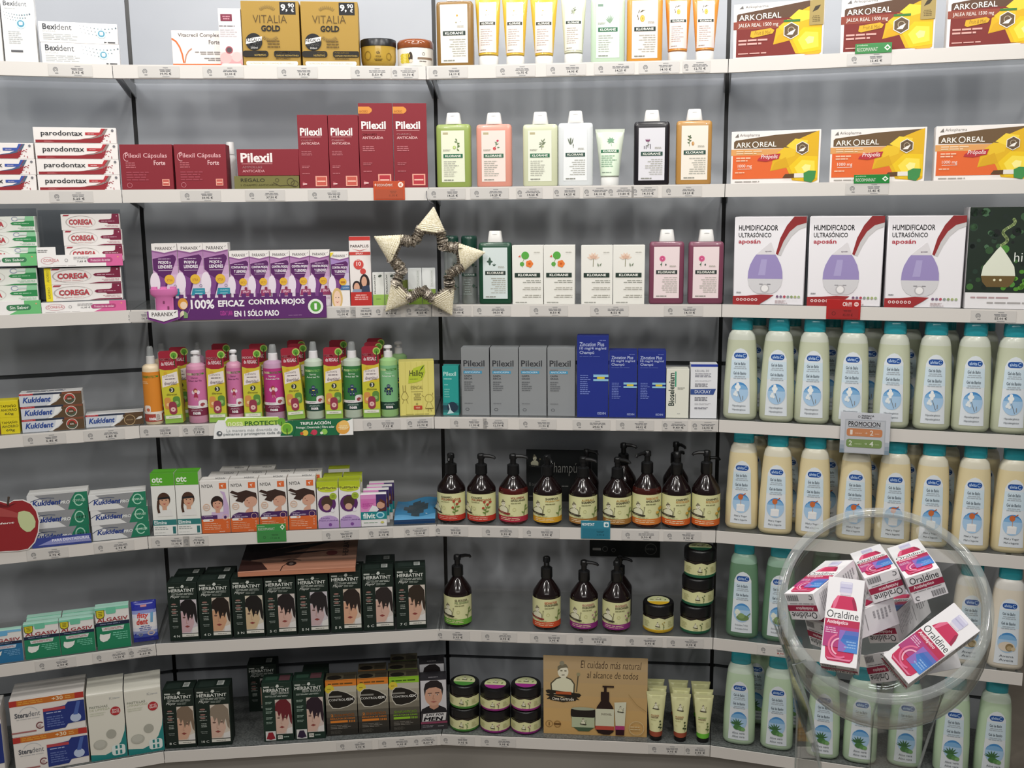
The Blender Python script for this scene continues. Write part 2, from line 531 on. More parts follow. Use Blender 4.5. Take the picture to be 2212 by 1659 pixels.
# ------------------------------------------------------------------ shelves: glass panel, price rail, two brackets
SHW = ['top', 'second', 'third', 'fourth', 'fifth', 'sixth', 'bottom']
BYW = ['far left', 'left of centre', 'centre', 'right']
def prism(mb, pts, z0, z1, m):
    vs = [mb.bm.verts.new((q.x, q.y, z)) for z in (z0, z1) for q in pts]
    n = len(pts); k = mb.mi(m)
    for i in range(n):
        f = mb.bm.faces.new((vs[i], vs[(i + 1) % n], vs[n + (i + 1) % n], vs[n + i])); f.material_index = k
    for q in ([vs[n + i] for i in range(n)], [vs[i] for i in range(n)][::-1]):
        f = mb.bm.faces.new(q); f.material_index = k
for i in range(4):
    for s in range(7):
        if i == 3 and s == 6: pass
        b = BAYS[i]
        loc = W3(i, b.w / 2, .15, ZS[s])
        r = empty('display_shelf', loc)
        tag(r, '%s shelf of the %s bay, %s with white front rail' % (SHW[s], BYW[i].replace('left of centre', 'left-of-centre'), 'grey metal' if s == 6 else 'clear glass'), 'shelf', 'shelves of the wall display')
        u = b.u * .0012
        mb = MB()
        prism(mb, [mitre(i, .006) + u, mitre(i + 1, .006) - u, mitre(i + 1, .302) - u, mitre(i, .302) + u], ZS[s] - .008, ZS[s] - .0003, TRAY if s == 6 else GLASS)
        o = mb.build('tray' if s == 6 else 'glass_panel', r); o.location = -loc
        mb = MB()
        prism(mb, [mitre(i, -.003) + u * .7, mitre(i + 1, -.003) - u * .7, mitre(i + 1, .0) - u * .7, mitre(i, .0) + u * .7], ZS[s] - RAILH, ZS[s] + .0012, RAILM)
        prism(mb, [mitre(i, .0) + u * .7, mitre(i + 1, .0) - u * .7, mitre(i + 1, .012) - u * .7, mitre(i, .012) + u * .7], ZS[s] - RAILH, ZS[s] - RAILH + .002, RAILM)
        o = mb.build('price_rail', r); o.location = -loc
        if s < 6:
            for e in (0, 1):
                mb = MB()
                A, B = (mitre(i + e, .02), mitre(i + e, DEPTH - .002))
                sg = 1 if e == 0 else -1
                A = A + b.u * sg * .006; B = B + b.u * sg * .006
                for off in (0, 1):
                    pass
                w = b.u * sg * .003
                pa = [(A, ZS[s] - .009), (B, ZS[s] - .009), (B, ZS[s] - .045), (A, ZS[s] - .014)]
                v0 = [mb.bm.verts.new((q.x, q.y, z)) for q, z in pa]; v1 = [mb.bm.verts.new((q.x + w.x, q.y + w.y, z)) for q, z in pa]
                k = mb.mi(mat('#8f9194', 'panel'))
                for q in ([v0[0], v0[1], v0[2], v0[3]], [v1[3], v1[2], v1[1], v1[0]]):
                    mb.bm.faces.new(q).material_index = k
                for j in range(4):
                    mb.bm.faces.new((v0[j], v0[(j + 1) % 4], v1[(j + 1) % 4], v1[j])).material_index = k
                o = mb.build('bracket', r); o.location = -loc
    
# ------------------------------------------------------------------ price labels on the rails
PRICES = [
 (0, 0, [(168, '5,95 €')]), (1, 0, [(358, '19,95 €'), (497, '20,00 €'), (657, '9,90 €'), (815, '5,50 €'), (882, '10,70 €')]),
 (2, 0, [(982, '14,10 €'), (1128, '12,75 €'), (1237, '14,95 €'), (1341, '14,25 €'), (1438, '14,95 €'), (1512, '12,75 €')]), (3, 0, [(1893, '15,45 €')]),
 (0, 1, [(170, '5,25 €')]), (1, 1, [(448, '30,95 €'), (587, '37,50 €'), (722, '11,95 €')]),
 (2, 1, [(978, '14,25 €'), (1071, '14,25 €'), (1151, '14,25 €'), (1231, '14,25 €'), (1296, '14,10 €'), (1348, '10,80 €'), (1400, '14,10 €'), (1487, '14,25 €')]), (3, 1, [(1888, '15,45 €')]),
 (1, 2, [(318, '16,90 €'), (643, '12,05 €'), (741, '12,00 €'), (791, '16,40 €'), (845, '8,10 €'), (911, '8,25 €')]),
 (2, 2, [(991, '11,00 €'), (1076, '14,50 €'), (1199, '8,50 €'), (1330, '8,55 €'), (1490, '14,10 €')]), (3, 2, [(2162, '55,00 €')]),
 (0, 3, [(112, '5,85 €'), (240, '6,85 €')]), (1, 3, [(358, '10,50 €'), (430, '7,95 €'), (838, '7,95 €'), (913, '10,70 €')]),
 (2, 3, [(1025, '11,90 €'), (1077, '12,50 €'), (1175, '11,90 €'), (1291, '24,62 €'), (1385, '14,02 €'), (1465, '9,40 €'), (1529, '14,95 €')]),
 (0, 4, [(118, '9,75 €'), (261, '6,95 €')]), (1, 4, [(382, '11,95 €'), (430, '9,95 €'), (749, '20,70 €'), (829, '6,15 €'), (907, '13,00 €')]),
 (2, 4, [(985, '3,90 €'), (1093, '3,90 €'), (1182, '3,90 €'), (1396, '3,90 €'), (1487, '3,90 €')]),
 (0, 5, [(135, '6,90 €'), (257, '10,20 €'), (313, '6,60 €')]),
 (2, 5, [(989, '3,95 €'), (1091, '3,95 €'), (1197, '3,95 €'), (1294, '3,95 €'), (1404, '3,95 €'), (1493, '3,95 €')]), (3, 5, [(1690, '8,90 €')]),
 (0, 6, [(92, '')]), (1, 6, [(778, '9,95 €'), (868, '9,95 €'), (925, '8,60 €')]),
 (2, 6, [(1000, '3,95 €'), (1089, '3,95 €'), (1452, '3,95 €'), (1512, '3,95 €')])]
for bay, s, lst in PRICES:
    for n, (px, t) in enumerate(lst):
        mb = MB()
        w, h = .098, .0272
        red = (bay == 3 and s == 5)
        tight = any(abs(px - q[0]) < 82 and q[0] < px for q in lst)
        if tight: w = .066
        mb.box(-w / 2, w / 2, -.0006, 0, 0, h, mat('#d0ccc7', 'gloss') if not red else mat('#d6d2cd', 'gloss'), bev=0)
        A = Art(mb, w, h, y=-.0006)
        g = '#8b8a8a'
        xo = 0 if not tight else .02
        cx = .16 if not tight else .12
        rx = .058 if not tight else .085
        A.ring(cx, .55, rx, g, t=.32, a0=-60, a1=250)
        A.ring(cx, .55, rx * .5, g, t=.4)
        A.rect(cx - rx * .2, .2, cx + rx * 1.0, .28, g)
        px0, px1 = (.53, .80) if not tight else (.42, .84)
        A.lines(px0 - .08, .5, px1 + .08, .74, 2, '#77777a', 'c', .45, n)
        A.rect(px0 + .07, .84, px1 - .07, .885, '#8f8f90')
        if t: A.text(t, px0, .2, px1, .44, '#a8403c' if red else '#3f3f42', .01, res=1)
        A.rect(px0 + .05, .08, px1 - .05, .12, '#98989a')
        o = mb.build('price_label')
        off = (.31 if not tight else .24)
        sh = ((px0 + px1) / 2 - .5) * w
        z = ZS[s] - RAILH + .0018
        u = UZ(bay, -.0035, px, z + h / 2)
        o.location = W3(bay, u - sh, -.0034, z); o.rotation_euler = (0, 0, BAYS[bay].a)
        bw = ['far left bay', 'bay left of centre', 'centre bay', 'right bay'][bay]
        if sum(1 for q in lst if q[1] == t) > 1:
            lb = '%s label from left on the %s %s shelf rail, price %s' % (ORD[n], bw.replace('bay left of centre', 'left-of-centre bay'), SHW[s], t)
        else:
            lb = '%s on the %s shelf rail of the %s' % ('price label reading ' + t if t else 'half-hidden price label', SHW[s], bw)
        tag(o, lb, 'price label', 'price labels on the shelf rails')
# ------------------------------------------------------------------ curved labels
class Surf:
    def __init__(s, prof, n=2.0, cy=0.0):
        s.p = prof; s.n = n; s.cy = cy
    def abn(s, z):
        p = s.p
        if z <= p[0][0]: q = p[0]; return q[1], q[2], (q[3] if len(q) > 3 else s.n)
        for q0, q1 in zip(p, p[1:]):
            if z <= q1[0]:
                t = (z - q0[0]) / max(1e-9, q1[0] - q0[0])
                n0 = q0[3] if len(q0) > 3 else s.n; n1 = q1[3] if len(q1) > 3 else s.n
                return q0[1] + (q1[1] - q0[1]) * t, q0[2] + (q1[2] - q0[2]) * t, n0 + (n1 - n0) * t
        q = p[-1]; return q[1], q[2], (q[3] if len(q) > 3 else s.n)
    def y(s, x, z):
        a, b, n = s.abn(z)
        t = min(.9995, abs(x) / a)
        return s.cy - b * (1 - t ** n) ** (1 / n)

def curved_label(surf, w, h, z0, draw, name='label', parent=None, nx=12, nz=4, lift=.0004):
    mb = MB()
    A = Art(mb, w, h, z0=z0, fn=lambda x, z, l: (x, -l, z))
    draw(A)
    bm = mb.bm
    R = w / 2 * 1.01
    for i in range(1, nx):
        x = R * math.sin(math.pi * (i / nx - .5))
        bmesh.ops.bisect_plane(bm, geom=bm.verts[:] + bm.edges[:] + bm.faces[:], plane_co=(x, 0, 0), plane_no=(1, 0, 0), dist=1e-7)
    for i in range(1, nz):
        bmesh.ops.bisect_plane(bm, geom=bm.verts[:] + bm.edges[:] + bm.faces[:], plane_co=(0, 0, z0 + h * i / nz), plane_no=(0, 0, 1), dist=1e-7)
    for v in bm.verts:
        l = -v.co.y
        a, b, n = surf.abn(v.co.z)
        x = v.co.x
        # push outwards along the local outline so layers stay proud of the body
        k = 1 + (l + lift) / max(b, .004)
        v.co = (x * (1 + (l + lift) / max(a, .004) * min(1, abs(x) / a)), surf.cy + (surf.y(x, v.co.z) - surf.cy) * k, v.co.z)
    return mb.build(name, parent)

def place(o, bay, u, d, z, yaw=0):
    o.location = W3(bay, u, d, z); o.rotation_euler = (0, 0, BAYS[bay].a + math.radians(yaw))
    return o

def round_fit(bay, s, xl, xr, front, zb=None):
    """centre u, centre depth and radius of a round thing whose silhouette spans xl..xr at its base"""
    zb = ZS[s] if zb is None else zb
    r = .03
    for _ in range(4):
        dc = front + r
        ul, ur = UZ(bay, dc, xl, zb + .01), UZ(bay, dc, xr, zb + .01)
        r = (ur - ul) / 2 * .995
    return (ul + ur) / 2, dc, r

# ------------------------------------------------------------------ little drawings for labels
def leaf(A, x, y, L, wd, ang, c, k=None):
    k = k or A.asp()
    pts = []
    ca, sa = math.cos(math.radians(ang)), math.sin(math.radians(ang))
    for t, s in ((0, 0), (.3, 1), (.65, .8), (1, 0), (.65, -.8), (.3, -1)):
        px, py = t * L, s * wd / 2
        pts.append((x + px * ca - py * sa, y + (px * sa + py * ca) * k))
    A.poly(pts, c)

def plant(A, kind, x, y, s):
    """small botanical print; (x,y) is its foot, s its height as fraction of width"""
    k = A.asp()
    def P_(dx, dy): return (x + dx * s, y + dy * s * k)
    st = '#6f7f55'
    def L(dx, dy, l, w, a, c): leaf(A, *P_(dx, dy), l * s, w * s, a, c)
    if kind == 'citron':
        A.stroke([P_(0, 0), P_(.08, .5), P_(-.02, 1.0)], .02, st)
        for dx, dy, a in ((.03, .3, 20), (.05, .5, -20), (.03, .6, 30), (0, .8, 160), (.03, .75, -30), (.0, .95, 120), (.0, .1, -40)): L(dx, dy, .3, .16, a, '#5f7a48')
        A.ell(*P_(-.28, .28), .17 * s, '#a8bf6b'); A.ell(*P_(-.28, .28), .11 * s, '#cbdc93')
    elif kind == 'pomegranate':
        A.stroke([P_(-.2, .2), P_(0, .5), P_(.1, 1.0)], .02, st)
        for dx, dy, a in ((0, .5, 100), (.02, .55, 30), (.1, .2, 20), (.1, .3, -10), (.05, .7, 140)): L(dx, dy, .3, .12, a, '#5e8060')
        A.ell(*P_(-.2, .15), .17 * s, '#c8404a'); A.ell(*P_(-.24, .1), .07 * s, '#e08070')
        A.poly([P_(.02, 1.02), P_(.2, 1.12), P_(.3, .98), P_(.12, .86)], '#c92f5a')
    elif kind == 'almond':
        A.stroke([P_(.1, 0), P_(.1, .5), P_(.3, 1.0)], .02, '#6a6f55')
        for dx, dy, a in ((.1, .5, 160), (.12, .55, 20), (.15, .7, 170), (.2, .75, 10), (.25, .9, 60), (.1, .4, 200), (.2, .6, 40), (.22, .8, 120)): L(dx, dy, .38, .12, a, '#6d7a5c')
        A.ell(*P_(.2, .38), .12 * s, '#aab38c')
    elif kind == 'oat':
        for dx, a in ((0, 88), (.05, 98), (-.05, 80), (-.02, 110), (.1, 75)): L(dx, .3, .8, .13, a, '#6c7564')
        A.stroke([P_(.3, 0), P_(.3, .3)], .02, '#6c7564'); L(.3, .1, .35, .09, 90, '#59604f')
    elif kind == 'quinine':
        for dx in (-.35, -.15, .3): A.rect(*P_(dx - .04, 0), *P_(dx + .04, .42 + dx * .3), '#5d5560')
        A.stroke([P_(.05, .1), P_(.05, .8)], .02, '#6f7468')
        for dx, a in ((-.15, 120), (-.05, 105), (.05, 90), (.15, 70), (.2, 55)): L(dx * .5, .75, .32, .1, a, '#7a3d63')
        L(.05, .4, .2, .1, 30, '#6f7468'); L(.05, .3, .2, .1, 150, '#6f7468')
    elif kind == 'desert':
        A.stroke([P_(-.1, .0), P_(-.1, .9)], .02, st)
        for dx, dy, a in ((-.1, .3, 150), (-.1, .5, 30), (-.1, .6, 150), (-.1, .8, 20), (-.1, .9, 140), (-.1, .9, 60)): L(dx, dy, .24, .16, a, '#55664a')
        A.ell(*P_(.25, .28), .13 * s, '#b98248', ry=.2 * s * k); A.ell(*P_(.28, .3), .07 * s, '#d9ab6d', ry=.14 * s * k)
    elif kind == 'chamomile':
        for dx, dy, r in ((.0, .75, .22), (-.1, .15, .16), (.3, .2, .1)):
            A.ell(*P_(dx, dy), r * s, '#f3efe6'); A.ell(*P_(dx, dy), r * .45 * s, '#d1a04a' if r > .2 else '#9c9277')
    elif kind == 'mango':
        for dx, dy, a, l in ((-.3, .8, 70, .5), (-.15, .95, 20, .7), (-.35, .4, 95, .35), (-.3, .1, 85, .4), (-.1, .9, 45, .5)): L(dx, dy, l, .1, a, '#5f5c45')
        A.ell(*P_(.15, .3), .25 * s, '#d9a53d', ry=.36 * s * k); A.ell(*P_(.18, .3), .17 * s, '#efc860', ry=.27 * s * k); A.ell(*P_(.18, .3), .07 * s, '#c98f35', ry=.16 * s * k)
    elif kind == 'aloe':
        for a in (60, 75, 90, 105, 120, 135): L(0, 0, 1.05 - abs(a - 90) * .006, .13, a, '#8ea88c')
    elif kind == 'nettle':
        for dx, dy, a, l in ((0, .5, 90, .5), (0, .5, 0, .35), (0, .5, 180, .35), (0, .5, 270, .45)): L(dx, dy, l, .28, a, '#3e5649')
        for a in (50, 90, 130): L(.5, .0, .35, .1, a, '#3e5649')
    elif kind == 'peony':
        A.stroke([P_(0, 0), P_(.05, .6)], .025, '#5f7d52')
        A.ell(*P_(.08, .75), .3 * s, '#d96a92'); A.ell(*P_(.08, .75), .2 * s, '#c44a7a'); A.ell(*P_(.08, .75), .09 * s, '#e58fb0')
        L(-.1, .1, .25, .14, 60, '#4a6650'); L(.4, .05, .25, .16, 80, '#54605a')
    elif kind == 'nasturtium':
        A.ell(*P_(.1, .85), .3 * s, '#58a845'); A.ell(*P_(-.15, .2), .17 * s, '#58a845')
        A.stroke([P_(.1, .85), P_(-.15, .2), P_(-.1, -.05)], .015, '#7d9a50')
        for a in range(0, 360, 72): A.ell(*P_(.42 + .14 * math.cos(math.radians(a)), .22 + .14 * math.sin(math.radians(a))), .15 * s, '#e8803a')
        A.ell(*P_(.42, .22), .09 * s, '#c95a22'); A.poly([P_(-.45, .75), P_(-.28, .9), P_(-.25, .72)], '#d86a50')
    elif kind == 'magnolia':
        A.stroke([P_(.0, 0), P_(.02, .6)], .02, '#8d8a6e')
        for a in (15, 45, 75, 105, 135, 165): L(.02, .6, .5, .22, a, '#e7cdb9')
        for a in (35, 90, 145): L(.02, .62, .32, .2, a, '#d9b39c')
        L(.4, .0, .3, .1, 100, '#7f8b74'); L(.5, .05, .26, .1, 60, '#7f8b74')
    elif kind == 'palm':
        A.stroke([P_(.1, 0), P_(.0, .5)], .02, '#5c8a63')
        for a in (20, 60, 110, 150, 190, 230, 330): L(.0, .6, .42, .18, a, '#6f9a78')

# ------------------------------------------------------------------ flat hair-care bottle with trapezoid cap
def flat_bottle(bay, s, xl, xr, ybody, ycap, body, plant_kind, labelcol, band, label, group, d=.012, gold='#b9ae8a', right=False, dep=.036, capw=.44, label_rect=(.155, .09, .83, .90), lid=True, pl=(.62, .66, .40)):
    ul, ur = UZ(bay, d, xl, ZS[s]), UZ(bay, d, xr, ZS[s])
    w = (ur - ul) * .985
    u = (ul + ur) / 2
    hb = V(bay, d, (xl + xr) / 2, ybody)[1] - ZS[s]
    hc = V(bay, d, (xl + xr) / 2, ycap)[1] - ZS[s]
    r = empty('shampoo_bottle'); place(r, bay, u, d + dep / 2, ZS[s])
    tag(r, label, 'bottle', group)
    b = dep / 2; a = w / 2
    mb = MB()
    mb.loft([(0, a * .9, b * .8), (.002, a * .97, b * .95), (.006, a, b), (hb - .012, a, b), (hb - .005, a * .985, b * .97), (hb - .001, a * .93, b * .85), (hb, a * .86, b * .7)], mat(body, 'gel'), seg=32, n=6)
    mb.build('bottle_body', r)
    if lid:
        mb = MB()
        c = a * capw
        mb.loft([(hb + .0002, c * 1.02, c * .74), (hb + .002, c * 1.04, c * .76), (hb + (hc - hb) * .93, c * .84, c * .66), (hc, c * .78, c * .6)], mat('#eceae6', 'plastic'), seg=24, n=4)
        A = Art(mb, c, .004, z0=hb + (hc - hb) * .62, fn=lambda x, z, l: (x, -c * .735 - l, z)); A.ell(.5, .5, .34, '#c9c8c4', ry=.35, a0=0, a1=180)
        mb.build('flip_cap', r)
    mb = MB()
    x0, y0, x1, y1 = label_rect
    A = Art(mb, w * (x1 - x0), hb * (y1 - y0), x0=-a + w * x0, z0=hb * y0, y=-b)
    A.rect(0, 0, 1, 1, labelcol)
    A.rect(.08, .92, .3, .965, gold) if gold else None
    plant(A, plant_kind, *pl)
    A.lines(.08 if not right else .62, .6, .4 if not right else .95, .64, 2, '#a9a698')
    A.rect(.09, .47, .92, .545, band)
    A.text('KLORANE', .17, .486, .84, .53, '#efeee4', .02)
    al = 'r' if right else 'l'
    A.lines(.1 if not right else .25, .1, .75 if not right else .92, .42, 8, '#aeada2', al, .34, len(label))
    A.lines(.1, .02, .6, .06, 1, '#8a8a80', 'l', .5)
    mb.build('label', r)
    return r

# ------------------------------------------------------------------ tube standing on its cap
def tube_thing(bay, s, xl, xr, xtl, xtr, ytop, ycap, body, draw, label, group, d=.012, cap='#efeeea', name='cream_tube', lab=(.12, .05, .88, .93), foot=None, ytopx=None):
    zb = ZS[s]
    u, dc, r0 = round_fit(bay, s, xl, xr, d)
    zt = V(bay, dc, (xtl + xtr) / 2, ytop)[1] - zb
    zc = V(bay, dc, (xl + xr) / 2, ycap)[1] - zb
    wt = (V(bay, dc, xtr, ytop)[0] - V(bay, dc, xtl, ytop)[0]) / 2
    r = empty(name); place(r, bay, u, dc, zb); tag(r, label, 'tube', group)
    mb = MB()
    mb.loft([(0, r0 * .97, r0 * .97), (.002, r0, r0), (zc - .002, r0 * .99, r0 * .99), (zc, r0 * .96, r0 * .96)], mat(cap, 'plastic'), seg=24)
    mb.build('cap', r)
    H = zt - zc
    prof = [(zc + .0003, r0 * .9, r0 * .9)]
    for t in (.02, .1, .25, .4, .55, .7, .82, .92):
        prof.append((zc + H * t, r0 + (wt - r0) * t * .98, r0 * (1 - t ** 1.3) + .0022))
    prof += [(zc + H * .93, wt * .985, .0017, 4), (zt, wt, .0014, 8)]
    mb = MB(); mb.loft(prof, mat(body, 'gel'), seg=28)
    mb.build('tube_body', r)
    z0 = zc + H * lab[1]; z1 = zc + H * lab[3]
    ww = 2 * (r0 + (wt - r0) * .4) * (lab[2] - lab[0])
    curved_label(Surf(prof), ww, z1 - z0, z0, draw, 'label', r, nx=12, nz=9)
    return r

# ------------------------------------------------------------------ round jar
def jar_mesh_parts(r0, h, lidh, body, lid, shape):
    mb = MB()
    hb = h - lidh
    prof = [(hb * z, r0 * k, r0 * k) for z, k in shape]
    mb.loft(prof, mat(body, 'gloss'), seg=32)
    return mb, prof

def jar(bay, s, xl, xr, ytop, body, lid, lidpx, label, group=None, d=.012, draw=None, shape=None, zb=None, lidkind='plastic', topdraw=None, lidshape=None, labz=(.08, .95), h=None, cat='jar', name='cosmetic_jar'):
    zb = ZS[s] if zb is None else zb
    u, dc, r0 = round_fit(bay, s, xl, xr, d, zb)
    if h is None: h = V(bay, dc - r0 * .95, (xl + xr) / 2, ytop)[1] - zb
    lidh = h * lidpx
    shape = shape or [(0, .86), (.02, .93), (.08, .98), (.3, 1), (1, 1)]
    r = empty(name); place(r, bay, u, dc, zb); tag(r, label, cat, group)
    mb, prof = jar_mesh_parts(r0 * .985, h, lidh, body, lid, shape)
    mb.build('jar_body', r)
    hb = h - lidh
    mb = MB()
    ls = lidshape or [(0, 1.0), (.03, 1.01), (.86, 1.01), (.96, .985), (1.0, .95)]
    mb.loft([(hb + .0003 + lidh * z, r0 * k, r0 * k) for z, k in ls], mat(lid, lidkind), seg=32)
    L = mb.build('lid', r)
    if topdraw:
        mb = MB(); k = ls[-1][1]
        A = Art(mb, 2 * r0 * k, 2 * r0 * k, x0=-r0 * k, z0=-r0 * k, fn=lambda x, z, l: (x, z, h + l))
        topdraw(A); mb.build('lid_label', L)
    if draw:
        z0, z1 = hb * labz[0], hb * labz[1]
        curved_label(Surf(prof), 2 * r0 * .965, z1 - z0, z0, draw, 'label', r, nx=14, nz=12, lift=.0009)
    return r, h
# =================================================================== top shelf
WHITE = '#eeebe8'
def dots(A, x0, y0, x1, y1):
    for j in range(3):
        for i in range(11 - j * 2):
            t = i / 10
            x = x0 + (x1 - x0) * (t + j * .02); y = y0 - math.sin(t * 2.6) * (y0 - y1) * .35 - j * (y0 - y1) * .38
            A.ell(x, y, (.004 + .007 * t) * (1 if A.asp() > 1 else 2.6), ['#8b979e', '#5f717c', '#83a3ab'][(i + j) % 3], n=8); A.k -= 1
    A.k += 1
def art_bex_h(A):
    A.text('Bexi', .05, .62, .22, .9, '#3f4248', .02); A.text('dent', .225, .62, .415, .9, '#55585d', -.005)
    A.text('ENCIAS', .05, .5, .21, .59, '#c9cbca', 0)
    A.lines(.05, .12, .5, .44, 4, '#c3c6c6')
    dots(A, .52, .88, .98, .45)
    A.ell(.79, .5, .062, '#cfe4ea'); A.ell(.79, .5, .043, '#5c9cb5'); A.rrect(.765, .42, .815, .6, '#dcecf0')
    A.poly([(.82, .05), (.86, .09), (.82, .13)], '#3d3d40'); A.rect(.865, .06, .96, .12, '#4a4a4d')
def art_bex_v(A):
    A.text('Bexi', .08, .82, .42, .89, '#55585c', .015); A.text('dent', .43, .82, .78, .89, '#75787c', -.005)
    A.lines(.1, .77, .5, .80, 1, '#c8caca')
    dots(A, .08, .73, .85, .62)
    A.ell(.56, .57, .16, '#cfe4ea'); A.ell(.56, .57, .11, '#5c9cb5'); A.rrect(.5, .55, .62, .6, '#dcecf0')
    A.lines(.16, .28, .62, .47, 7, '#c5c8c8')
    A.rect(.2, .16, .56, .19, '#5b5b5f')
cartons('medicine_carton', 0, 0, [(12, 84, -14)], '#efeeec', art_bex_v, 'tall white dental carton with a blue globe emblem, left end of the top shelf', 'box', d=.02, dp=.04)
cartons('medicine_carton', 0, 0, [(-70, 9, -10)], '#e6e4e0', None, 'plain white carton cut off by the left photo edge on the top shelf', 'box', d=.02, dp=.05)
(q1, z1), = cartons('toothpaste_carton', 0, 0, [(91, 261, 94)], WHITE, art_bex_h, 'white gum-care tube carton with blue globe, lower of the two stacked on top shelf', 'box', 'white gum-care cartons', dp=.045)
cartons('toothpaste_carton', 0, 0, [(85, 256, 49, 92)], WHITE, art_bex_h, 'white gum-care tube carton with blue globe, upper of the two stacked on top shelf', 'box', 'white gum-care cartons', dp=.045, z0=z1 + .0003)

def art_vita(A):
    A.rect(0, 0, 1, .095, '#e8682e'); A.lines(.06, .03, .5, .06, 1, '#b9491c')
    A.text('Vitacrecil Complex', .12, .80, .88, .93, '#55504e', .008); A.text('Forte', .68, .63, .88, .75, '#55504e', .008)
    A.stroke([(.0, .78), (.08, .7), (.14, .55), (.18, .35), (.2, .12)], .03, '#e07038')
    A.stroke([(.22, .12), (.25, .32), (.3, .44), (.36, .51)], .022, '#c08468')
    A.lines(.4, .34, .9, .44, 2, '#8a8684', 'r'); A.lines(.5, .17, .9, .27, 2, '#8a8684', 'r')
cartons('medicine_carton', 1, 0, [(374, 492, 66)], '#f1e8e2', art_vita, 'low cream carton with an orange base stripe and sprout drawing, on the top shelf', 'box', d=.03, dp=.05)
def art_marti(A):
    A.rect(.1, .78, .62, .9, '#7d3044'); A.lines(.16, .8, .56, .88, 2, '#c98f9a', 'c'); A.lines(.02, .68, .9, .71, 1, '#6a6266'); A.lines(.05, .5, .85, .65, 4, '#c9bfc0')
    A.vgrad(0, 0, 1, .3, ['#dd8f92', '#e3a3a3', '#e8b7b5', '#ecc9c6', '#eed9d6']); A.ell(.25, .14, .26, '#e9b5b2'); A.ell(.75, .16, .22, '#eac0bc')
    A.ell(.42, .28, .17, '#a9565f'); A.ell(.42, .28, .12, '#5e4d52')
    A.rrect(.06, .01, .94, .045, '#e9d9d4')
cartons('cosmetic_carton', 1, 0, [(477, 525, 18)], '#eee9e8', art_marti, 'narrow white carton with pink fade and burgundy square, beside the golden cartons', 'box', d=.006, dp=.022)
def art_vital(A):
    A.rect(.67, .795, .945, .985, '#17171a'); A.text('9,', .69, .835, .805, .955, '#f4f2ee', .03); A.text('90', .815, .90, .92, .965, '#f4f2ee', .02); A.text('€', .865, .835, .915, .89, '#f4f2ee')
    for a in range(40, 141, 12): leaf(A, .45 + .12 * math.cos(math.radians(a)), .80 + .08 * math.sin(math.radians(a)), .07, .025, a, '#8d7136')
    A.text('VITALIA', .2, .665, .785, .785, '#55401c', -.012); A.text('GOLD', .335, .535, .665, .63, '#1d1912', .04)
    for a in range(220, 321, 12): leaf(A, .49 + .12 * math.cos(math.radians(a)), .52 + .08 * math.sin(math.radians(a)), .07, .025, a, '#8d7136')
    A.lines(.4, .28, .68, .41, 3, '#6a5222', 'c')
    A.ell(.2, .377, .145, '#17171a', n=28); A.poly([(.06, .34), (.07, .42), (.345, .46), (.33, .39)], '#efece6')
    A.T = None; A.text('REGALO', .075, .375, .325, .43, '#17171a', .02); A.text('CHAMPÚ', .1, .32, .3, .36, '#efece6', .01); A.text('250ml', .14, .27, .26, .3, '#c9c6c0')
    A.rrect(-.002, .145, .44, .24, '#1d1912', .4); A.text('CHAMPÚ', .27, .2, .4, .225, '#b89a4a'); A.text('NUTRITIVO', .2, .155, .4, .185, '#b89a4a')
    A.rrect(.54, .145, 1.0, .24, '#1d1912', .3); A.text('MASCARILLA', .57, .2, .82, .225, '#b89a4a'); A.text('CAPILAR INSTANTÁNEA', .57, .155, .97, .185, '#b89a4a')
    A.text('SIN ACLARADO', .57, .11, .82, .135, '#2a2216')
    A.rrect(.05, .012, .95, .08, '#efe9da', .4); A.text('NUTRICIÓN, BRILLO Y SUAVIDAD EN TU CABELLO', .12, .03, .88, .06, '#9b8a5c', 0)
cartons('hair_mask_carton', 1, 0, [(526, 651, 2), (652, 779, 2)], '#a8863a', art_vital, 'golden hair-mask carton with 9,90 € corner tag, {}', 'box', 'golden cartons', d=.008, dp=.09)
def art_jar_gold(A):
    A.text('th', .44, .62, .55, .78, '#5d4718', .02); A.text('VITALIA', .42, .44, .58, .54, '#5d4718'); A.lines(.38, .25, .62, .38, 2, '#5d4718', 'c')
    A.ring(.2, .55, .09, '#8a6c26', ry=.25, t=.2); A.ring(.8, .5, .07, '#8a6c26', ry=.2, t=.2)
jar(1, 0, 780, 857, 82, '#b8963e', '#1a1a1b', .26, 'golden cosmetic jar with a flat black lid, beside the golden cartons', draw=art_jar_gold,
    shape=[(0, .72), (.03, .8), (.14, .92), (.35, .99), (.6, 1), (1, 1)])
def art_jar_shea(A):
    A.rect(0, 0, 1, 1, '#e9e4da')
    for i in range(9): A.ell(.14 + (i % 3) * .07, .28 + (i // 3) * .16, .06, ['#d8c23e', '#e2d064', '#c9b02f'][i % 3])
    A.ell(.35, .5, .06, '#3d3128', ry=.3); A.ell(.36, .28, .05, '#d8cbb4')
    A.ring(.72, .7, .04, '#6a655f', t=.25); A.rrect(.55, .38, .95, .5, '#8b7560'); A.lines(.6, .22, .9, .32, 1, '#77706a')
jar(1, 0, 859, 937, 82, '#e3e0da', '#8f4f2e', .32, 'white cosmetic jar with a domed reddish brown lid and shea nut picture', draw=art_jar_shea, lidkind='gloss',
    lidshape=[(0, 1.0), (.04, 1.01), (.6, 1.01), (.8, .97), (.92, .9), (1.0, .75)])

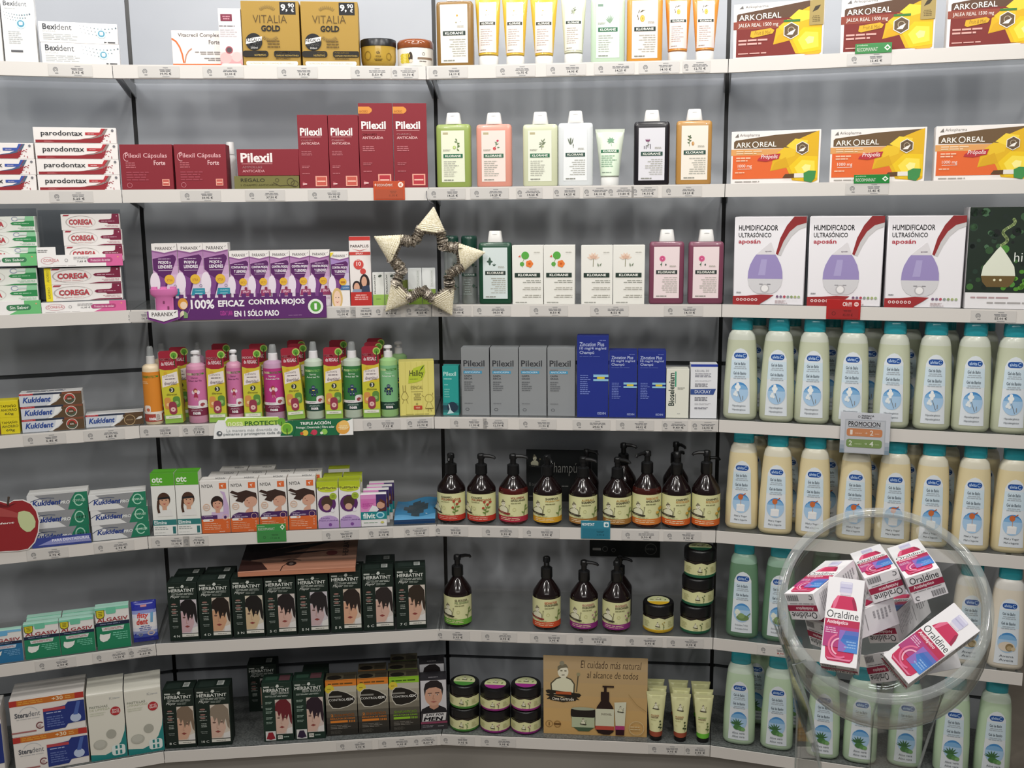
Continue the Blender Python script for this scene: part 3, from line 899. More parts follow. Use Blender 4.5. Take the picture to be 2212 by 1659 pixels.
GK = '#2b6a4a'; DK = '#2a3833'
KG = 'flat shampoo bottles'
flat_bottle(2, 0, 943, 1023, 2, -24, '#8d6a35', 'chamomile', '#ebe3d9', DK, 'golden brown flat shampoo bottle, left end of the centre bay top shelf', KG, gold=None, label_rect=(.12, .06, .86, .95), right=True)
def tube_art(bg, band, kind, low='#ebd6cf', right=False):
    def f(A):
        A.rect(0, 0, 1, 1, bg); plant(A, kind, .45, .66, .42)
        A.rect(.06, .5, .94, .555, band); A.text('KLORANE', .17, .508, .84, .545, '#efeee4', .02)
        A.lines(.12, .12, .85, .44, 8, '#b9a9a2', 'r' if right else 'l', .35, 3); A.lines(.1, .03, .5, .06, 1, '#999089')
    return f
TUB = 'botanical cream tubes'
for i, (a, b, c, d_) in enumerate([(1034, 1077, 1024, 1080), (1094, 1133, 1083, 1141), (1156, 1195, 1144, 1206)]):
    tube_thing(2, 0, a, b, c, d_, -14, 123, '#dcb53a', tube_art('#eadcd2', '#3e3e36', 'chamomile'), 'yellow chamomile cream tube standing on its white cap, ' + place_word(i, 3), TUB)
tube_thing(2, 0, 1219, 1259, 1207, 1264, -14, 118, '#d9d9bd', tube_art('#e6e4d6', DK, 'almond'), 'pale ivory cream tube on its cap, beside the pale green flat bottle', TUB)
flat_bottle(2, 0, 1275, 1350, -6, -32, '#c3d8bd', 'aloe', '#dbe8dc', GK, 'pale mint green flat shampoo bottle on the centre bay top shelf', KG, gold='#7f9a86', label_rect=(.16, .08, .84, .93), pl=(.6, .62, .36))
flat_bottle(2, 0, 1353, 1431, -8, -34, '#d9963a', 'mango', '#ecdfd8', DK, 'orange flat shampoo bottle with a mango picture on the top shelf', KG, gold=None, right=True, label_rect=(.14, .06, .86, .94), pl=(.35, .64, .36))
for i, (a, b, c, d_) in enumerate([(1442, 1484, 1434, 1492), (1502, 1542, 1495, 1556)]):
    tube_thing(2, 0, a, b, c, d_, -16, 114 - i * 2, '#d98e38', tube_art('#eed9d3', DK, 'mango'), 'orange cream tube with mango picture on its white cap, %s of two' % ('left', 'right')[i], TUB)

# ---- honey cartons, two kinds
def honeycomb(A, big):
    A.poly([(.48, .52), (.62, .6), (.7, .78), (.8, .86), (.9, .93), (.98, .98), (.98, .06), (.93, .02), (.7, .06), (.63, .3), (.45, .24), (.47, .4)], '#dfb01e')
    for p, c in (([(.5, .55), (.6, .68), (.74, .66), (.72, .52), (.58, .44)], '#e6bd2a'), ([(.62, .7), (.72, .84), (.86, .8), (.84, .66), (.74, .62)], '#efcf3e'),
                 ([(.46, .25), (.5, .4), (.62, .5), (.66, .32)], '#d7a51c'), ([(.66, .32), (.78, .52), (.97, .5), (.98, .1), (.74, .06)], '#eac31c'), ([(.72, .3), (.8, .44), (.94, .42), (.95, .16), (.78, .12)], '#f3d94a'), ([(.8, .3), (.84, .36), (.9, .34), (.89, .24), (.83, .22)], '#f7ea92')):
        A.poly(p, c)
def hexa(A, cx, cy, r, c):
    k = A.asp(); A.poly([(cx + r * math.cos(math.radians(a)), cy + r * k * math.sin(math.radians(a))) for a in range(30, 390, 60)], c)
def hand(A, cx, cy, r):
    k = A.asp(); hexa(A, cx, cy, r * 1.12, '#efe9e0'); hexa(A, cx, cy, r, '#64503a')
    A.ring(cx, cy + .01, r * .45, '#b9aa92', t=.2); A.poly([(cx - r * .6, cy - r * .5 * k), (cx - r * .1, cy - r * .1 * k), (cx + r * .6, cy + r * .2 * k), (cx + r * .2, cy - r * .5 * k)], '#efe9e0')
def art_ark1(A):
    A.text('Arkopharma', .13, .905, .385, .965, '#6d6a68', 0); A.poly([(.06, .91), (.1, .97), (.11, .91)], '#6d6a68')
    A.poly([(.035, .70), (.035, .80), (.05, .82), (.83, .99), (.975, 1.0), (.975, .66), (.035, .66)], '#5e4230')
    A.poly([(.035, .04), (.035, .7), (.975, .72), (.975, .05)], '#7c2b26')
    A.rect(.0, .54, .56, .68, '#8f4434'); honeycomb(A, 1)
    A.text('ARK', .06, .70, .24, .80, '#f1ede6', .01); A.ring(.285, .75, .035, '#f1ede6', t=.25); A.text('REAL', .33, .715, .53, .815, '#f1ede6', .01)
    A.text('JALEA REAL 1500 mg', .055, .56, .5, .645, '#efe2d8', .005)
    A.poly([(.19, .4), (.2, .5), (.42, .54), (.46, .5), (.44, .44), (.22, .38)], '#d9aa2c'); A.text('Fruit & Miel', .24, .43, .42, .5, '#8f6a1a', 0, .2)
    A.lines(.06, .24, .42, .37, 2, '#d9a9a0'); A.lines(.06, .08, .5, .12, 1, '#d9a9a0')
    A.rect(.56, .63, .74, .67, '#3b7a3a'); hand(A, .645, .47, .085)
    A.rect(.84, .55, .995, .99, '#a8935a'); A.poly([(.87, .78), (.93, .82), (.96, .9), (.9, .88)], '#3e3527'); A.lines(.86, .6, .97, .72, 4, '#6d5c36', 'c')
    A.rrect(.8, .0, .97, .035, '#cf9a6a', .4); A.lines(.05, .0, .4, .03, 1, '#8a8580')
def art_ark2(A):
    A.text('Arkopharma', .095, .885, .32, .955, '#77716b', 0); A.poly([(.04, .89), (.075, .96), (.085, .89)], '#77716b')
    A.poly([(.03, .68), (.03, .80), (.05, .83), (.5, .92), (.98, .97), (.98, .66)], '#6a5236')
    A.poly([(.02, .1), (.02, .6), (.97, .6), (.97, .1)], '#e0662f'); A.rect(.0, .545, .6, .66, '#dd9f5e'); honeycomb(A, 1)
    A.text('ARK', .055, .695, .225, .79, '#f4efe6', .01); A.ring(.275, .745, .037, '#f4efe6', t=.25); A.text('REAL', .325, .70, .51, .795, '#f4efe6', .01)
    A.lines(.06, .56, .38, .64, 2, '#f0d2ae')
    A.poly([(.31, .48), (.36, .54), (.56, .57), (.54, .47), (.4, .42), (.3, .44)], '#b5323a'); A.text('Própolis', .34, .455, .53, .555, '#f6ece8', .005, .25)
    A.lines(.06, .42, .24, .52, 2, '#f3c3a4'); A.text('1000 mg', .08, .3, .24, .375, '#f7e6da', .005); A.rect(.08, .285, .24, .292, '#f7e6da'); A.lines(.05, .2, .2, .24, 1, '#f3c3a4')
    hand(A, .80, .66, .07)
    A.poly([(.59, .11), (.62, .18), (.75, .19), (.72, .11)], '#5d4128'); A.rect(.72, .11, .86, .19, '#e4ded4'); leaf(A, .83, .05, .17, .14, 40, '#3f8a4a')
    A.lines(.05, .03, .4, .07, 1, '#a9a49c')
for i, (a, b, yt) in enumerate([(1582, 1778, 4), (1813, 2018, -8), (2042, 2245, -20)]):
    cartons('supplement_carton', 3, 0, [(a, b, yt)], '#efe9e4', art_ark1, 'white carton with dark red panel and honeycomb, %s' % place_word(i, 3), 'box', 'dark red honeycomb cartons', d=.012, dp=.055)
for i, (a, b, yt) in enumerate([(1577, 1770, 282), (1790, 1997, 277), (2015, 2226, 270)]):
    cartons('supplement_carton', 3, 1, [(a, b, yt)], '#efe9e4', art_ark2, 'white carton with orange panel and honeycomb, %s' % place_word(i, 3), 'box', 'orange honeycomb cartons', d=.012, dp=.055)

# =================================================================== second shelf
def art_paro(c1, cb):
    def f(A):
        A.rect(.02, .03, .8, .21, '#93242c'); A.lines(.12, .09, .6, .14, 1, '#d98f90', seed=2)
        A.poly([(.02, .21), (.5, .23), (.64, .28), (.74, .42), (.8, .62), (.83, .95), (.87, .95), (.86, .6), (.84, .3), (.8, .03), (.4, .03)], '#93242c')
        A.rect(.62, .52, .82, .7, c1); A.lines(.65, .58, .78, .63, 1, '#e9d0cf')
        A.poly([(.82, .95), (.78, .55), (.7, .38), (.56, .27), (.62, .3), (.72, .38), (.8, .52), (.86, .95)], c1)
        A.poly([(.56, .25), (.7, .3), (.8, .42), (.86, .6), (.9, .95), (.87, .95), (.82, .6), (.74, .42)], cb)
        for i in range(28):
            r = random.Random(i); A.rect(*(lambda x, y: (x, y, x + .011, y + .05))(.8 + r.random() ** 1.6 * .12, .05 + r.random() * .55), '#a8404a'); A.k -= 1
        A.k += 2
        A.text('parodontax', .09, .38, .59, .80, '#26262a', .012)
        A.ell(.955, .83, .017, '#77757a', n=10)
    return f
def stack(name, bay, s, spots, body, art, labels, group, dp, d=.012, dd=0, **kw):
    """spots bottom first: (xl, xr, ytop, row) -> each rests on the one below"""
    z = ZS[s]; me = None
    for (sp, lb) in zip(spots, labels):
        (o, z1), = cartons(name, bay, s, [sp], body, art, lb, 'box', group, d=d, dp=dp, z0=z, first=me, **kw)
        me = o.data
        z = z + max(v.co.z for v in me.vertices if v.co.y > .001) + .0003
STK = ['bottom', 'second from bottom', 'third from bottom', 'topmost']
stack('toothpaste_carton', 0, 1, [(-97, 80, 378, 405), (-98, 77, 345, 370), (-102, 72, 312, 335)], '#ece6e2', art_paro('#3a55a5', '#4d5f78'),
      ['white toothpaste carton with red and blue swoosh, %s of the three-high stack at left edge' % q for q in ('bottom', 'middle', 'topmost')], 'blue swoosh toothpaste cartons', .04)
stack('toothpaste_carton', 0, 1, [(82, 261, 378, 405), (79, 259, 345, 370), (75, 257, 313, 335), (71, 254, 279, 305)], '#ece6e2', art_paro('#b5343a', '#8d7d78'),
      ['white toothpaste carton with all-red swoosh, %s of the four-high stack' % q for q in STK], 'red swoosh toothpaste cartons', .04)
RED = '#85242f'
def sq(A, x0, y0, x1, y1, c):
    A.rect(x0, y0, x1, y1, '#e9a592'); A.rect(x0 + (x1 - x0) * .1, y0 + (y1 - y0) * .1, x1 - (x1 - x0) * .1, y1 - (y1 - y0) * .1, c); A.rect(x0 + (x1 - x0) * .15, (y0 + y1) / 2 - .01, x1 - (x1 - x0) * .15, (y0 + y1) / 2 + .006, '#f3c9b5')
def art_pcap(A):
    A.text('Pilexil Cápsulas', .1, .68, .9, .81, '#dfa9ac', .012); A.ring(.13, .73, .07, '#dfa9ac', ry=.1, t=.15, a0=70, a1=290)
    A.text('Forte', .64, .545, .86, .65, '#e9bfc0', .015); A.lines(.1, .48, .38, .62, 3, '#b9666d'); A.lines(.1, .2, .6, .42, 4, '#a04450')
    A.ring(.15, .11, .05, '#c98088', t=.15); sq(A, .78, .09, .92, .24, '#c45e52')
cartons('supplement_carton', 1, 1, [(264, 377, 312), (378, 495, 312)], RED, art_pcap, 'wide dark red capsule carton with pale lettering, {}', 'box', 'red capsule cartons', d=.012, dp=.06)
def art_pamp(A):
    A.text('Pilexil', .06, .5, .57, .86, '#f1e4e0', .03); A.rect(.07, .44, .57, .455, '#d99a9a'); A.text('AMPOLLAS', .08, .28, .4, .37, '#d9a0a4', .01); A.text('ANTICAÍDA', .08, .13, .44, .25, '#d9a0a4', .01)
def art_preg(A):
    A.text('REGALO', .1, .55, .47, .82, '#33301a', .012); A.text('1 CHAMPÚ ANTICAÍDA', .1, .25, .66, .42, '#6d6742')
    A.stroke([(.6, .5), (.7, .25), (.82, .3), (.95, .2)], .012, '#4a4126'); A.ring(.87, .55, .06, '#4a4126', t=.15); A.ring(.93, .4, .06, '#4a4126', ry=.25, t=.15); A.ring(.66, .68, .03, '#4a4126', t=.2)
stack('gift_carton', 1, 1, [(506, 647, 380, 400)], '#75703e', art_preg, ['flat olive green gift carton under a red ampoule carton'], None, .075)
(o_, _z), = cartons('ampoule_carton', 1, 1, [(513, 647, 322, 375)], RED, art_pamp, 'low red ampoule carton resting on the olive green gift carton', 'box', z0=V(1, .012, 575, 380)[1] + .0006, dp=.07)
def art_pch(tall):
    def f(A):
        if tall:
            A.poly([(.0, .88), (.0, .96), (.32, .96), (.39, .94), (.41, .92), (.39, .9), (.32, .88)], '#d98f3e'); A.text('AHORRO', .03, .89, .28, .92, '#9b5a24')
            A.T = lambda x, y: (x, y * .97)
        A.text('Pilexil', .08, .72, .8, .815 if tall else .825, '#f3e8e4', .028); A.rect(.09, .7, .78, .706, '#d99a9a')
        A.text('CHAMPÚ', .1, .645, .52, .675, '#dba5a6', .01); A.text('ANTICAÍDA', .1, .60, .72, .64, '#e3b6b4', .018)
        A.lines(.1, .45, .62, .52, 3, '#b5666c'); A.lines(.1, .28, .42, .32, 2, '#b5666c'); A.lines(.1, .2, .4, .22, 1, '#b5666c')
        A.poly([(.1, .04), (.1, .1), (.27, .07)], '#b5555c'); A.rect(.1, .06, .24, .075, '#e9c9c4')
        sq(A, .53, .035, .92, .175, '#c4584a' if not tall else '#b5343e')
    return f
cartons('shampoo_carton', 1, 1, [(648, 713, 248), (714, 778, 248)], RED, art_pch(0), 'tall dark red shampoo carton without orange tab, {} beside the ampoules', 'box', 'red shampoo cartons', d=.012, dp=.05)
cartons('shampoo_carton', 1, 1, [(779, 852, 223), (853, 925, 224)], '#86252f', art_pch(1), 'tallest dark red shampoo carton with an orange corner tab, {}', 'box', 'red shampoo cartons with orange tab', d=.012, dp=.05)
# white bottle between the red cartons
u, dc, r0 = round_fit(1, 1, 490, 514, .092)
r = empty('lotion_bottle'); place(r, 1, u, dc, ZS[1]); tag(r, 'slim white bottle behind the red capsule and ampoule cartons', 'bottle')
h = V(1, dc, 503, 307)[1] - ZS[1]
mb = MB(); mb.loft([(0, r0 * .95, r0 * .95), (.003, r0, r0), (h * .66, r0, r0), (h * .72, r0 * .75, r0 * .75), (h * .74, r0 * .6, r0 * .6)], mat('#e3e1df', 'plastic')); mb.build('bottle_body', r)
mb = MB(); mb.loft([(h * .742, r0 * .75, r0 * .75), (h * .98, r0 * .72, r0 * .72), (h, r0 * .66, r0 * .66)], mat('#e9e8e6', 'plastic')); mb.build('cap', r)

flat_bottle(2, 1, 943, 1018, 268, 243, '#97a85a', 'citron', '#e6e8cf', GK, 'olive green flat shampoo bottle with a citron picture, second shelf', KG, pl=(.68, .62, .40))
flat_bottle(2, 1, 1029, 1106, 268, 243, '#e09a88', 'pomegranate', '#ecdcd2', '#3f6a52', 'salmon pink flat shampoo bottle with a red fruit picture, second shelf', KG, pl=(.62, .62, .38))
flat_bottle(2, 1, 1129, 1205, 268, 241, '#d3d6b4', 'almond', '#e6e8d6', GK, 'pale yellowish flat shampoo bottle with an olive-leaf picture, second shelf', KG, pl=(.55, .62, .38))
flat_bottle(2, 1, 1205, 1281, 265, 239, '#dfe2e2', 'oat', '#e9ebea', '#2d4d42', 'milky white flat shampoo bottle with an oat picture, second shelf', KG, gold=None, right=True, pl=(.3, .64, .40))
def tube_palm(A):
    A.rect(0, .3, 1, .78, '#d8e6cf'); A.rect(0, .0, 1, .3, '#d8e6cf'); plant(A, 'palm', .55, .70, .5)
    A.rect(.03, .55, .97, .62, GK); A.text('KLORANE', .14, .56, .86, .61, '#eef0e4', .02); A.lines(.06, .2, .9, .5, 6, '#8fae93'); A.lines(.1, .06, .7, .1, 1, '#8a9a8a')
tube_thing(2, 1, 1297, 1337, 1286, 1350, 279, 383, '#d5dccb', tube_palm, 'small pale green cream tube between the white and black shampoo bottles', TUB, lab=(.1, .03, .9, .90))
flat_bottle(2, 1, 1368, 1446, 262, 237, '#1d1a1f', 'quinine', '#dcdadf', '#2a4a41', 'black flat shampoo bottle with a purple flower picture, second shelf', KG, gold=None, right=True, label_rect=(.13, .08, .86, .9), pl=(.34, .60, .36))
flat_bottle(2, 1, 1459, 1537, 260, 235, '#b98a4a', 'desert', '#ebe3d6', '#2a4a41', 'amber flat shampoo bottle with a date picture, second shelf', KG, gold=None, right=True, label_rect=(.14, .08, .88, .92), pl=(.34, .62, .38))
# =================================================================== third shelf
def art_cor(green, eco):
    def f(A):
        d1, d2 = ('#2f8a4e', '#4f9a5e') if green else ('#7a1f3d', '#8a2a48')
        x = .0
        if eco:
            A.rect(.0, 0, .085, 1, '#ecd92b'); A.text('AHORRO', .025, .15, .06, .85, '#6f6a35', 0, rot=90); x = .06
        A.poly([(x + .03, .87), (x + .05, .97), (x + .15, .97), (x + .12, .87)], '#a8404a')
        A.ring(.33 + x * .4, .5, .255, '#b4aeaa', ry=.40, t=.07, a0=50, a1=250, n=26); A.ring(.33 + x * .4, .5, .255, '#cfc9c5', ry=.40, t=.04, a0=-110, a1=50, n=24)
        A.text('COREGA', .13 + x * .6, .33, .53 + x * .6, .68, '#6b5250', .05); A.text('COREGA', .13 + x * .6, .335, .53 + x * .6, .675, '#c4424c', .022)
        A.lines(.13, .2, .5, .25, 1, '#d8a9a6')
        A.poly([(.87, 1), (.86, .72), (.83, .66), (.66, .64), (.63, .55), (.66, .46), (.78, .44), (.8, .36), (.99, .36), (.99, 1)], d1)
        A.lines(.68, .5, .97, .58, 1, '#c9a4b0' if not green else '#a9d0b0'); A.ell(.95, .86, .01, '#d8c0c8', n=8)
        A.lines(.72, .16, .97, .3, 2, '#cfa9ae' if not green else '#a9c9b0', 'r'); A.poly([(.55, .03), (.7, .1), (.99, .1), (.99, .02)], d1)
        if green:
            A.poly([(.86, 1), (.85, .72), (.99, .72), (.99, 1)], '#8cc79a'); A.ring(.7, .85, .05, '#8b95b5', ry=.14, t=.2); A.rect(.74, .8, .85, .92, '#c9d8d0')
    return f
def tower(x0, x1, green, nm, name):
    dd = .006
    c = [V(0, dd, q, 668)[0] for q in (x0, x1)]
    u0, u1 = c; w = u1 - u0; um = (u0 + u1) / 2
    zt = V(0, dd, x1 - 60, 572)[1]; zl = V(0, dd, x1 - 60, 549)[1]; z0 = ZS[2]; hl = V(0, dd, x1 - 60, 650)[1] - z0
    ZL0 = V(0, .014, 180, 649)[1]; ZH0 = V(0, .014, 200, 565)[1]
    r = empty('counter_display'); place(r, 0, um, dd, z0); tag(r, nm, 'display stand', 'two-tier denture cream displays')
    D = .085
    gr = clear_mat('display_acrylic', (.80, .82, .84), 1.45, .05)
    for sg in (-1, 1):
        mb = MB(); mb.box(sg * w / 2 - .001, sg * w / 2 + .001, .004, D, .001, zl - z0 - .01, gr); mb.build('side_panel', r)
    mb = MB(); mb.box(-w / 2 + .001, w / 2 - .001, D - .002, D, .001, zl - z0 + .11, gr); mb.build('back_panel', r)
    mb = MB(); mb.box(-w / 2 + .0015, w / 2 - .0015, .003, D - .003, zt - z0 - .003, zt - z0 - .0005, '#55585c'); mb.box(-w / 2 + .0015, w / 2 - .0015, .004, D - .003, .0, ZL0 - z0 - .0004, '#6a6d70'); mb.box(-w / 2 + .0015, w / 2 - .0015, .004, D - .003, zt - z0 - .0005, ZH0 - z0 - .0004, '#6a6d70'); mb.build('tier_floor', r)
    pk, hi = ('#6fbf7a', '#3f7f55') if green else ('#d9659a', '#b34a7a')
    def lip(A, big):
        A.poly([(.6 if big else .8, 0), (.8, .55), (.8, 1), (1, 1), (1, 0)], pk); A.rrect(.58, .3, .88, .72, hi, .5)
        A.text('Sin Sabor' if green else 'Protección de encías', .62, .4, .85, .62, '#eef2ea' if green else '#f0d0dd', .012); A.ell(.945, .75, .01, '#e8a07a', n=8)
        if not green:
            A.ring(.16 if big else .12, .55, .115 if big else .08, '#d9a9ae', ry=.3, t=.1); A.text('COREGA', .07, .45, .25, .68, '#cf6f74', 0)
            A.ring(.335, .55, .02, '#a9a6a6', t=.3); A.lines(.42, .6, .6, .85, 2, '#a9a6a6', 'c'); A.text('11,95 €' if big else '7,65 €', .46, .35, .57, .52, '#6a6868', .01); A.lines(.04, .08, .55, .14, 1, '#c9c5c2')
        elif not big: A.text('7,45 €', .46, .35, .57, .55, '#77777a', .01)
    mb = MB(); mb.box(-w / 2, w / 2, 0, .003, 0.0, hl, '#f2efec'); lip(Art(mb, w, hl), True); mb.build('lower_price_lip', r)
    mb = MB(); mb.box(-w / 2, w / 2, 0, .003, zt - z0 - .003, zl - z0, '#f2efec'); lip(Art(mb, w, zl - zt + .003, z0=zt - z0 - .003), False)
    if not green:
        hx = w * .22
        mb.box(-w / 2, -w / 2 + hx, 0, .003, zl - z0, zl - z0 + .02, '#f2efec', bev=0)
        A = Art(mb, hx, .02, x0=-w / 2, z0=zl - z0); A.lines(.06, .3, .6, .7, 2, '#8f8d8c')
    mb.build('upper_price_lip', r)
    return zt
zt = tower(90, 273, False, 'two-tier denture cream display with pink price lips, beside the green one', 'c')
zt2 = tower(-92, 89, True, 'two-tier denture cream display with green price lips, at the left edge', 'g')
def stack_z(name, bay, z, spots, body, art, labels, group, dp, d):
    me = None
    for sp, lb in zip(spots, labels):
        (o, _), = cartons(name, bay, 2, [sp], body, art, lb, 'box', group, d=d, dp=dp, z0=z, first=me)
        me = o.data; z += max(v.co.z for v in me.vertices if v.co.y > .001) + .0003
T3 = ['bottom', 'middle', 'topmost']
ZLO = V(0, .014, 180, 649)[1]; ZHI = V(0, .014, 200, 565)[1]
stack_z('denture_cream_carton', 0, ZLO, [(99, 266, 613.5, 640), (95, 263, 571, 600)], '#eae5e1', art_cor(False, True), ['white and wine red denture carton with yellow end strip, %s in the display' % q for q in ('lower one', 'upper one')], 'wine red denture cartons', .05, .014)
stack_z('denture_cream_carton', 0, ZHI, [(140, 267, 531, 548), (136, 265, 499, 520), (130, 262, 468, 490)], '#eae5e1', art_cor(False, False), ['white and wine red denture carton on the upper tier, %s of three' % q for q in T3], 'wine red denture cartons', .05, .014)
stack_z('denture_cream_carton', 0, ZLO, [(-86, 84, 618, 640), (-88, 80, 576, 600)], '#e6e8e0', art_cor(True, False), ['white and green denture carton on the lower tier, %s at the left edge' % q for q in ('lower one', 'upper one')], 'green denture cartons', .05, .014)
stack_z('denture_cream_carton', 0, ZHI, [(-62, 83, 536, 552), (-64, 79, 503, 520), (-68, 75, 470, 490)], '#e6e8e0', art_cor(True, False), ['white and green denture carton on the upper tier, %s of three' % q for q in T3], 'green denture cartons', .05, .014)

# ---- purple lice-treatment cartons
def art_paranix(kind):
    def f(A):
        if kind != 'l': A.vgrad(0, 0, 1, .92, ['#e9dfe6', '#e4d6e0', '#dcc7d8', '#d3b6d0', '#c9a4c6', '#bd90bb', '#b180b0'])
        else: A.vgrad(0, .3, 1, .92, ['#ddd6de', '#cdbfd6', '#b9a0c9', '#a586bd'])
        A.poly([(0, .9), (.5, .86), (1, .9), (1, 1), (0, 1)], '#efeae6')
        A.poly([(0, .895), (.5, .855), (1, .895), (1, .875), (.5, .835), (0, .875)], '#8d5a8e')
        A.text('PARANIX', .14, .90, .82, .95, '#5b5456', .012); A.poly([(.82, .93), (.94, .965), (.88, .93), (.9, .95)], '#5b5456')
        A.poly([(.02, .77), (.84, .83), (.93, .8), (.95, .76), (.55, .38), (.38, .18), (.2, .18), (.24, .42), (.17, .55), (.02, .6)], '#5a2560')
        A.poly([(.2, .18), (.24, .42), (.2, .52), (.5, .45), (.4, .25), (.36, .18)], '#7d4585')
        A.ell(.06, .4, .2, '#e9dde6', ry=.16)
        A.lines(.2, .755, .76, .775, 1, '#d9c3d9', 'c')
        if kind == 't':
            A.text('PIOJOS y', .24, .68, .74, .735, '#f1eaf0', .03); A.text('LIENDRES', .22, .62, .78, .67, '#f1eaf0', .03)
        else:
            A.text('CONTRA PIOJOS', .08, .68, .9, .735, '#f1eaf0', .03); A.text('Y LIENDRES', .2, .615, .82, .665, '#f1eaf0', .03)
        A.rect(.22, .585, .76, .592, '#d9c3d9')
        A.ell(.64, .45, .2, '#e3b53c'); A.text('XTRA' if kind == 't' else ('1' if kind == 'l' else 'EFECTO'), .52, .42, .76, .46, '#b5792a', .01)
        if kind == 't':
            A.poly([(.45, .2), (.52, .31), (1, .31), (1, .2)], '#2f8fa3'); A.text('CHAMPÚ', .6, .265, .94, .29, '#b5dde2'); A.rect(.6, .225, .9, .235, '#b5dde2')
            A.ring(.85, .35, .06, '#8a8a9a', t=.3); A.lines(.55, .12, .95, .17, 2, '#b9c9cf', 'r')
        elif kind == 'm':
            A.poly([(.45, .2), (.52, .31), (1, .31), (1, .2)], '#9a3f66'); A.text('SPRAY', .6, .255, .94, .295, '#ecc9d6', .02); A.rrect(.7, .31, .84, .36, '#8a2f4f'); A.lines(.5, .12, .95, .17, 2, '#d3b9c6', 'r')
        else:
            A.poly([(.5, .3), (.55, .38), (1, .38), (1, .3)], '#3f6fa3'); A.text('LOCIÓN', .62, .325, .95, .36, '#dce6f0')
            A.rect(0, 0, 1, .28, '#efeae6')
            A.ell(.3, .14, .3, '#d9b878', ry=.2); A.ell(.3, .13, .2, '#efcdb5', ry=.155); A.ell(.22, .16, .025, '#4a3a35', n=8); A.ell(.38, .16, .025, '#4a3a35', n=8); A.poly([(.2, .09), (.3, .06), (.4, .09), (.3, .075)], '#b5484a')
            A.poly([(0, .9), (.2, .99), (.0, .99)], '#e8d23a')
    return f
PG = 'purple lice-treatment cartons'
cartons('lice_treatment_carton', 1, 2, [(327, 382, 526, 540), (383, 437.5, 525, 540), (438, 492, 524, 540)], '#ece7e4', art_paranix('t'), 'tall white and purple carton with gold seal behind the banner, {}', 'box', PG, d=.028, dp=.04)
cartons('lice_treatment_carton', 1, 2, [(494.5, 537.5, 542, 550), (538, 581.5, 541.5, 550), (582, 625, 541, 550), (625.5, 668, 541, 550), (668.5, 711.5, 540.5, 550)], '#ece7e4', art_paranix('m'), 'medium purple spray carton, {} behind the banner', 'box', PG, d=.028, dp=.04)
cartons('lice_treatment_carton', 1, 2, [(717.5, 757, 544)], '#ece7e4', art_paranix('l'), 'small purple and white carton with a smiling blond child, right of the banner', 'box', PG, d=.014, dp=.035)
def art_paraplus(A):
    A.rect(0, .945, 1, 1, '#c53a35'); A.text('PARAPLUS', .06, .845, .92, .885, '#5f5250', .015); A.poly([(.1, .83), (.5, .80), (.9, .83), (.5, .79)], '#c53a35')
    A.rect(0, .735, 1, .78, '#c8443e'); A.text('SPRAY', .3, .745, .66, .77, '#f3dcd8', .02)
    A.ell(.42, .6, .24, '#cf4a44'); A.ell(.62, .5, .14, '#cf4a44'); A.text('10', .32, .58, .54, .64, '#f6e3df', .02); A.lines(.26, .65, .58, .67, 1, '#f0c0ba', 'c')
    A.ell(.68, .33, .24, '#2f2426', ry=.13); A.ell(.66, .35, .13, '#d9a68c', ry=.075); A.ell(.3, .28, .2, '#2f2426', ry=.085); A.ell(.3, .265, .14, '#d9a68c', ry=.07); A.poly([(.08, .2), (.12, .24), (.5, .24), (.55, .2)], '#8f9db5'); A.poly([(.52, .2), (.55, .28), (.9, .3), (.93, .2)], '#37415a')
    A.rect(0, 0, 1, .2, '#bf302c'); A.lines(.15, .08, .85, .17, 3, '#eab0aa', 'c')
cartons('lice_treatment_carton', 1, 2, [(758.5, 804, 511)], '#ece4e0', art_paraplus, 'tall narrow white and red spray carton with two smiling faces, beside the purple cartons', 'box', d=.012, dp=.04)
def art_prana(A):
    A.rect(0, 0, 1, .33, '#9cc25c'); A.text('PRANARÔM', .1, .36, .26, .93, '#4a4e4a', .005, rot=90); A.ell(.66, .9, .17, '#4f5a50', ry=.035, rot=20); A.lines(.28, .17, .75, .22, 1, '#7a9a48')
def art_prana2(A):
    A.rect(0, 0, 1, .42, '#7d9a3a'); A.rect(.6, .5, .85, .95, '#d6d8d4'); A.text('PRANARÔM', .64, .52, .8, .93, '#a3a8a0', 0, rot=90); A.lines(.2, .2, .75, .25, 1, '#5f7a2a')
cartons('essential_oil_carton', 1, 2, [(806.5, 831, 589), (831.5, 857, 589)], '#e6e6e0', art_prana, 'white carton with light green base and sideways lettering, {}', 'box', 'white and green oil cartons', d=.012, dp=.025)
cartons('essential_oil_carton', 1, 2, [(883, 912, 580), (912.5, 942, 580)], '#dddfdc', art_prana2, 'white carton with olive green base seen through the star, {}', 'box', 'white and green oil cartons', d=.02, dp=.04)
cartons('essential_oil_carton', 1, 2, [(857, 882, 606)], '#66702f', None, 'small dark olive carton half hidden behind the star\'s lower left point', 'box', 'white and green oil cartons', d=.035, dp=.03)  # dark olive body stands in for the shade on this rear carton

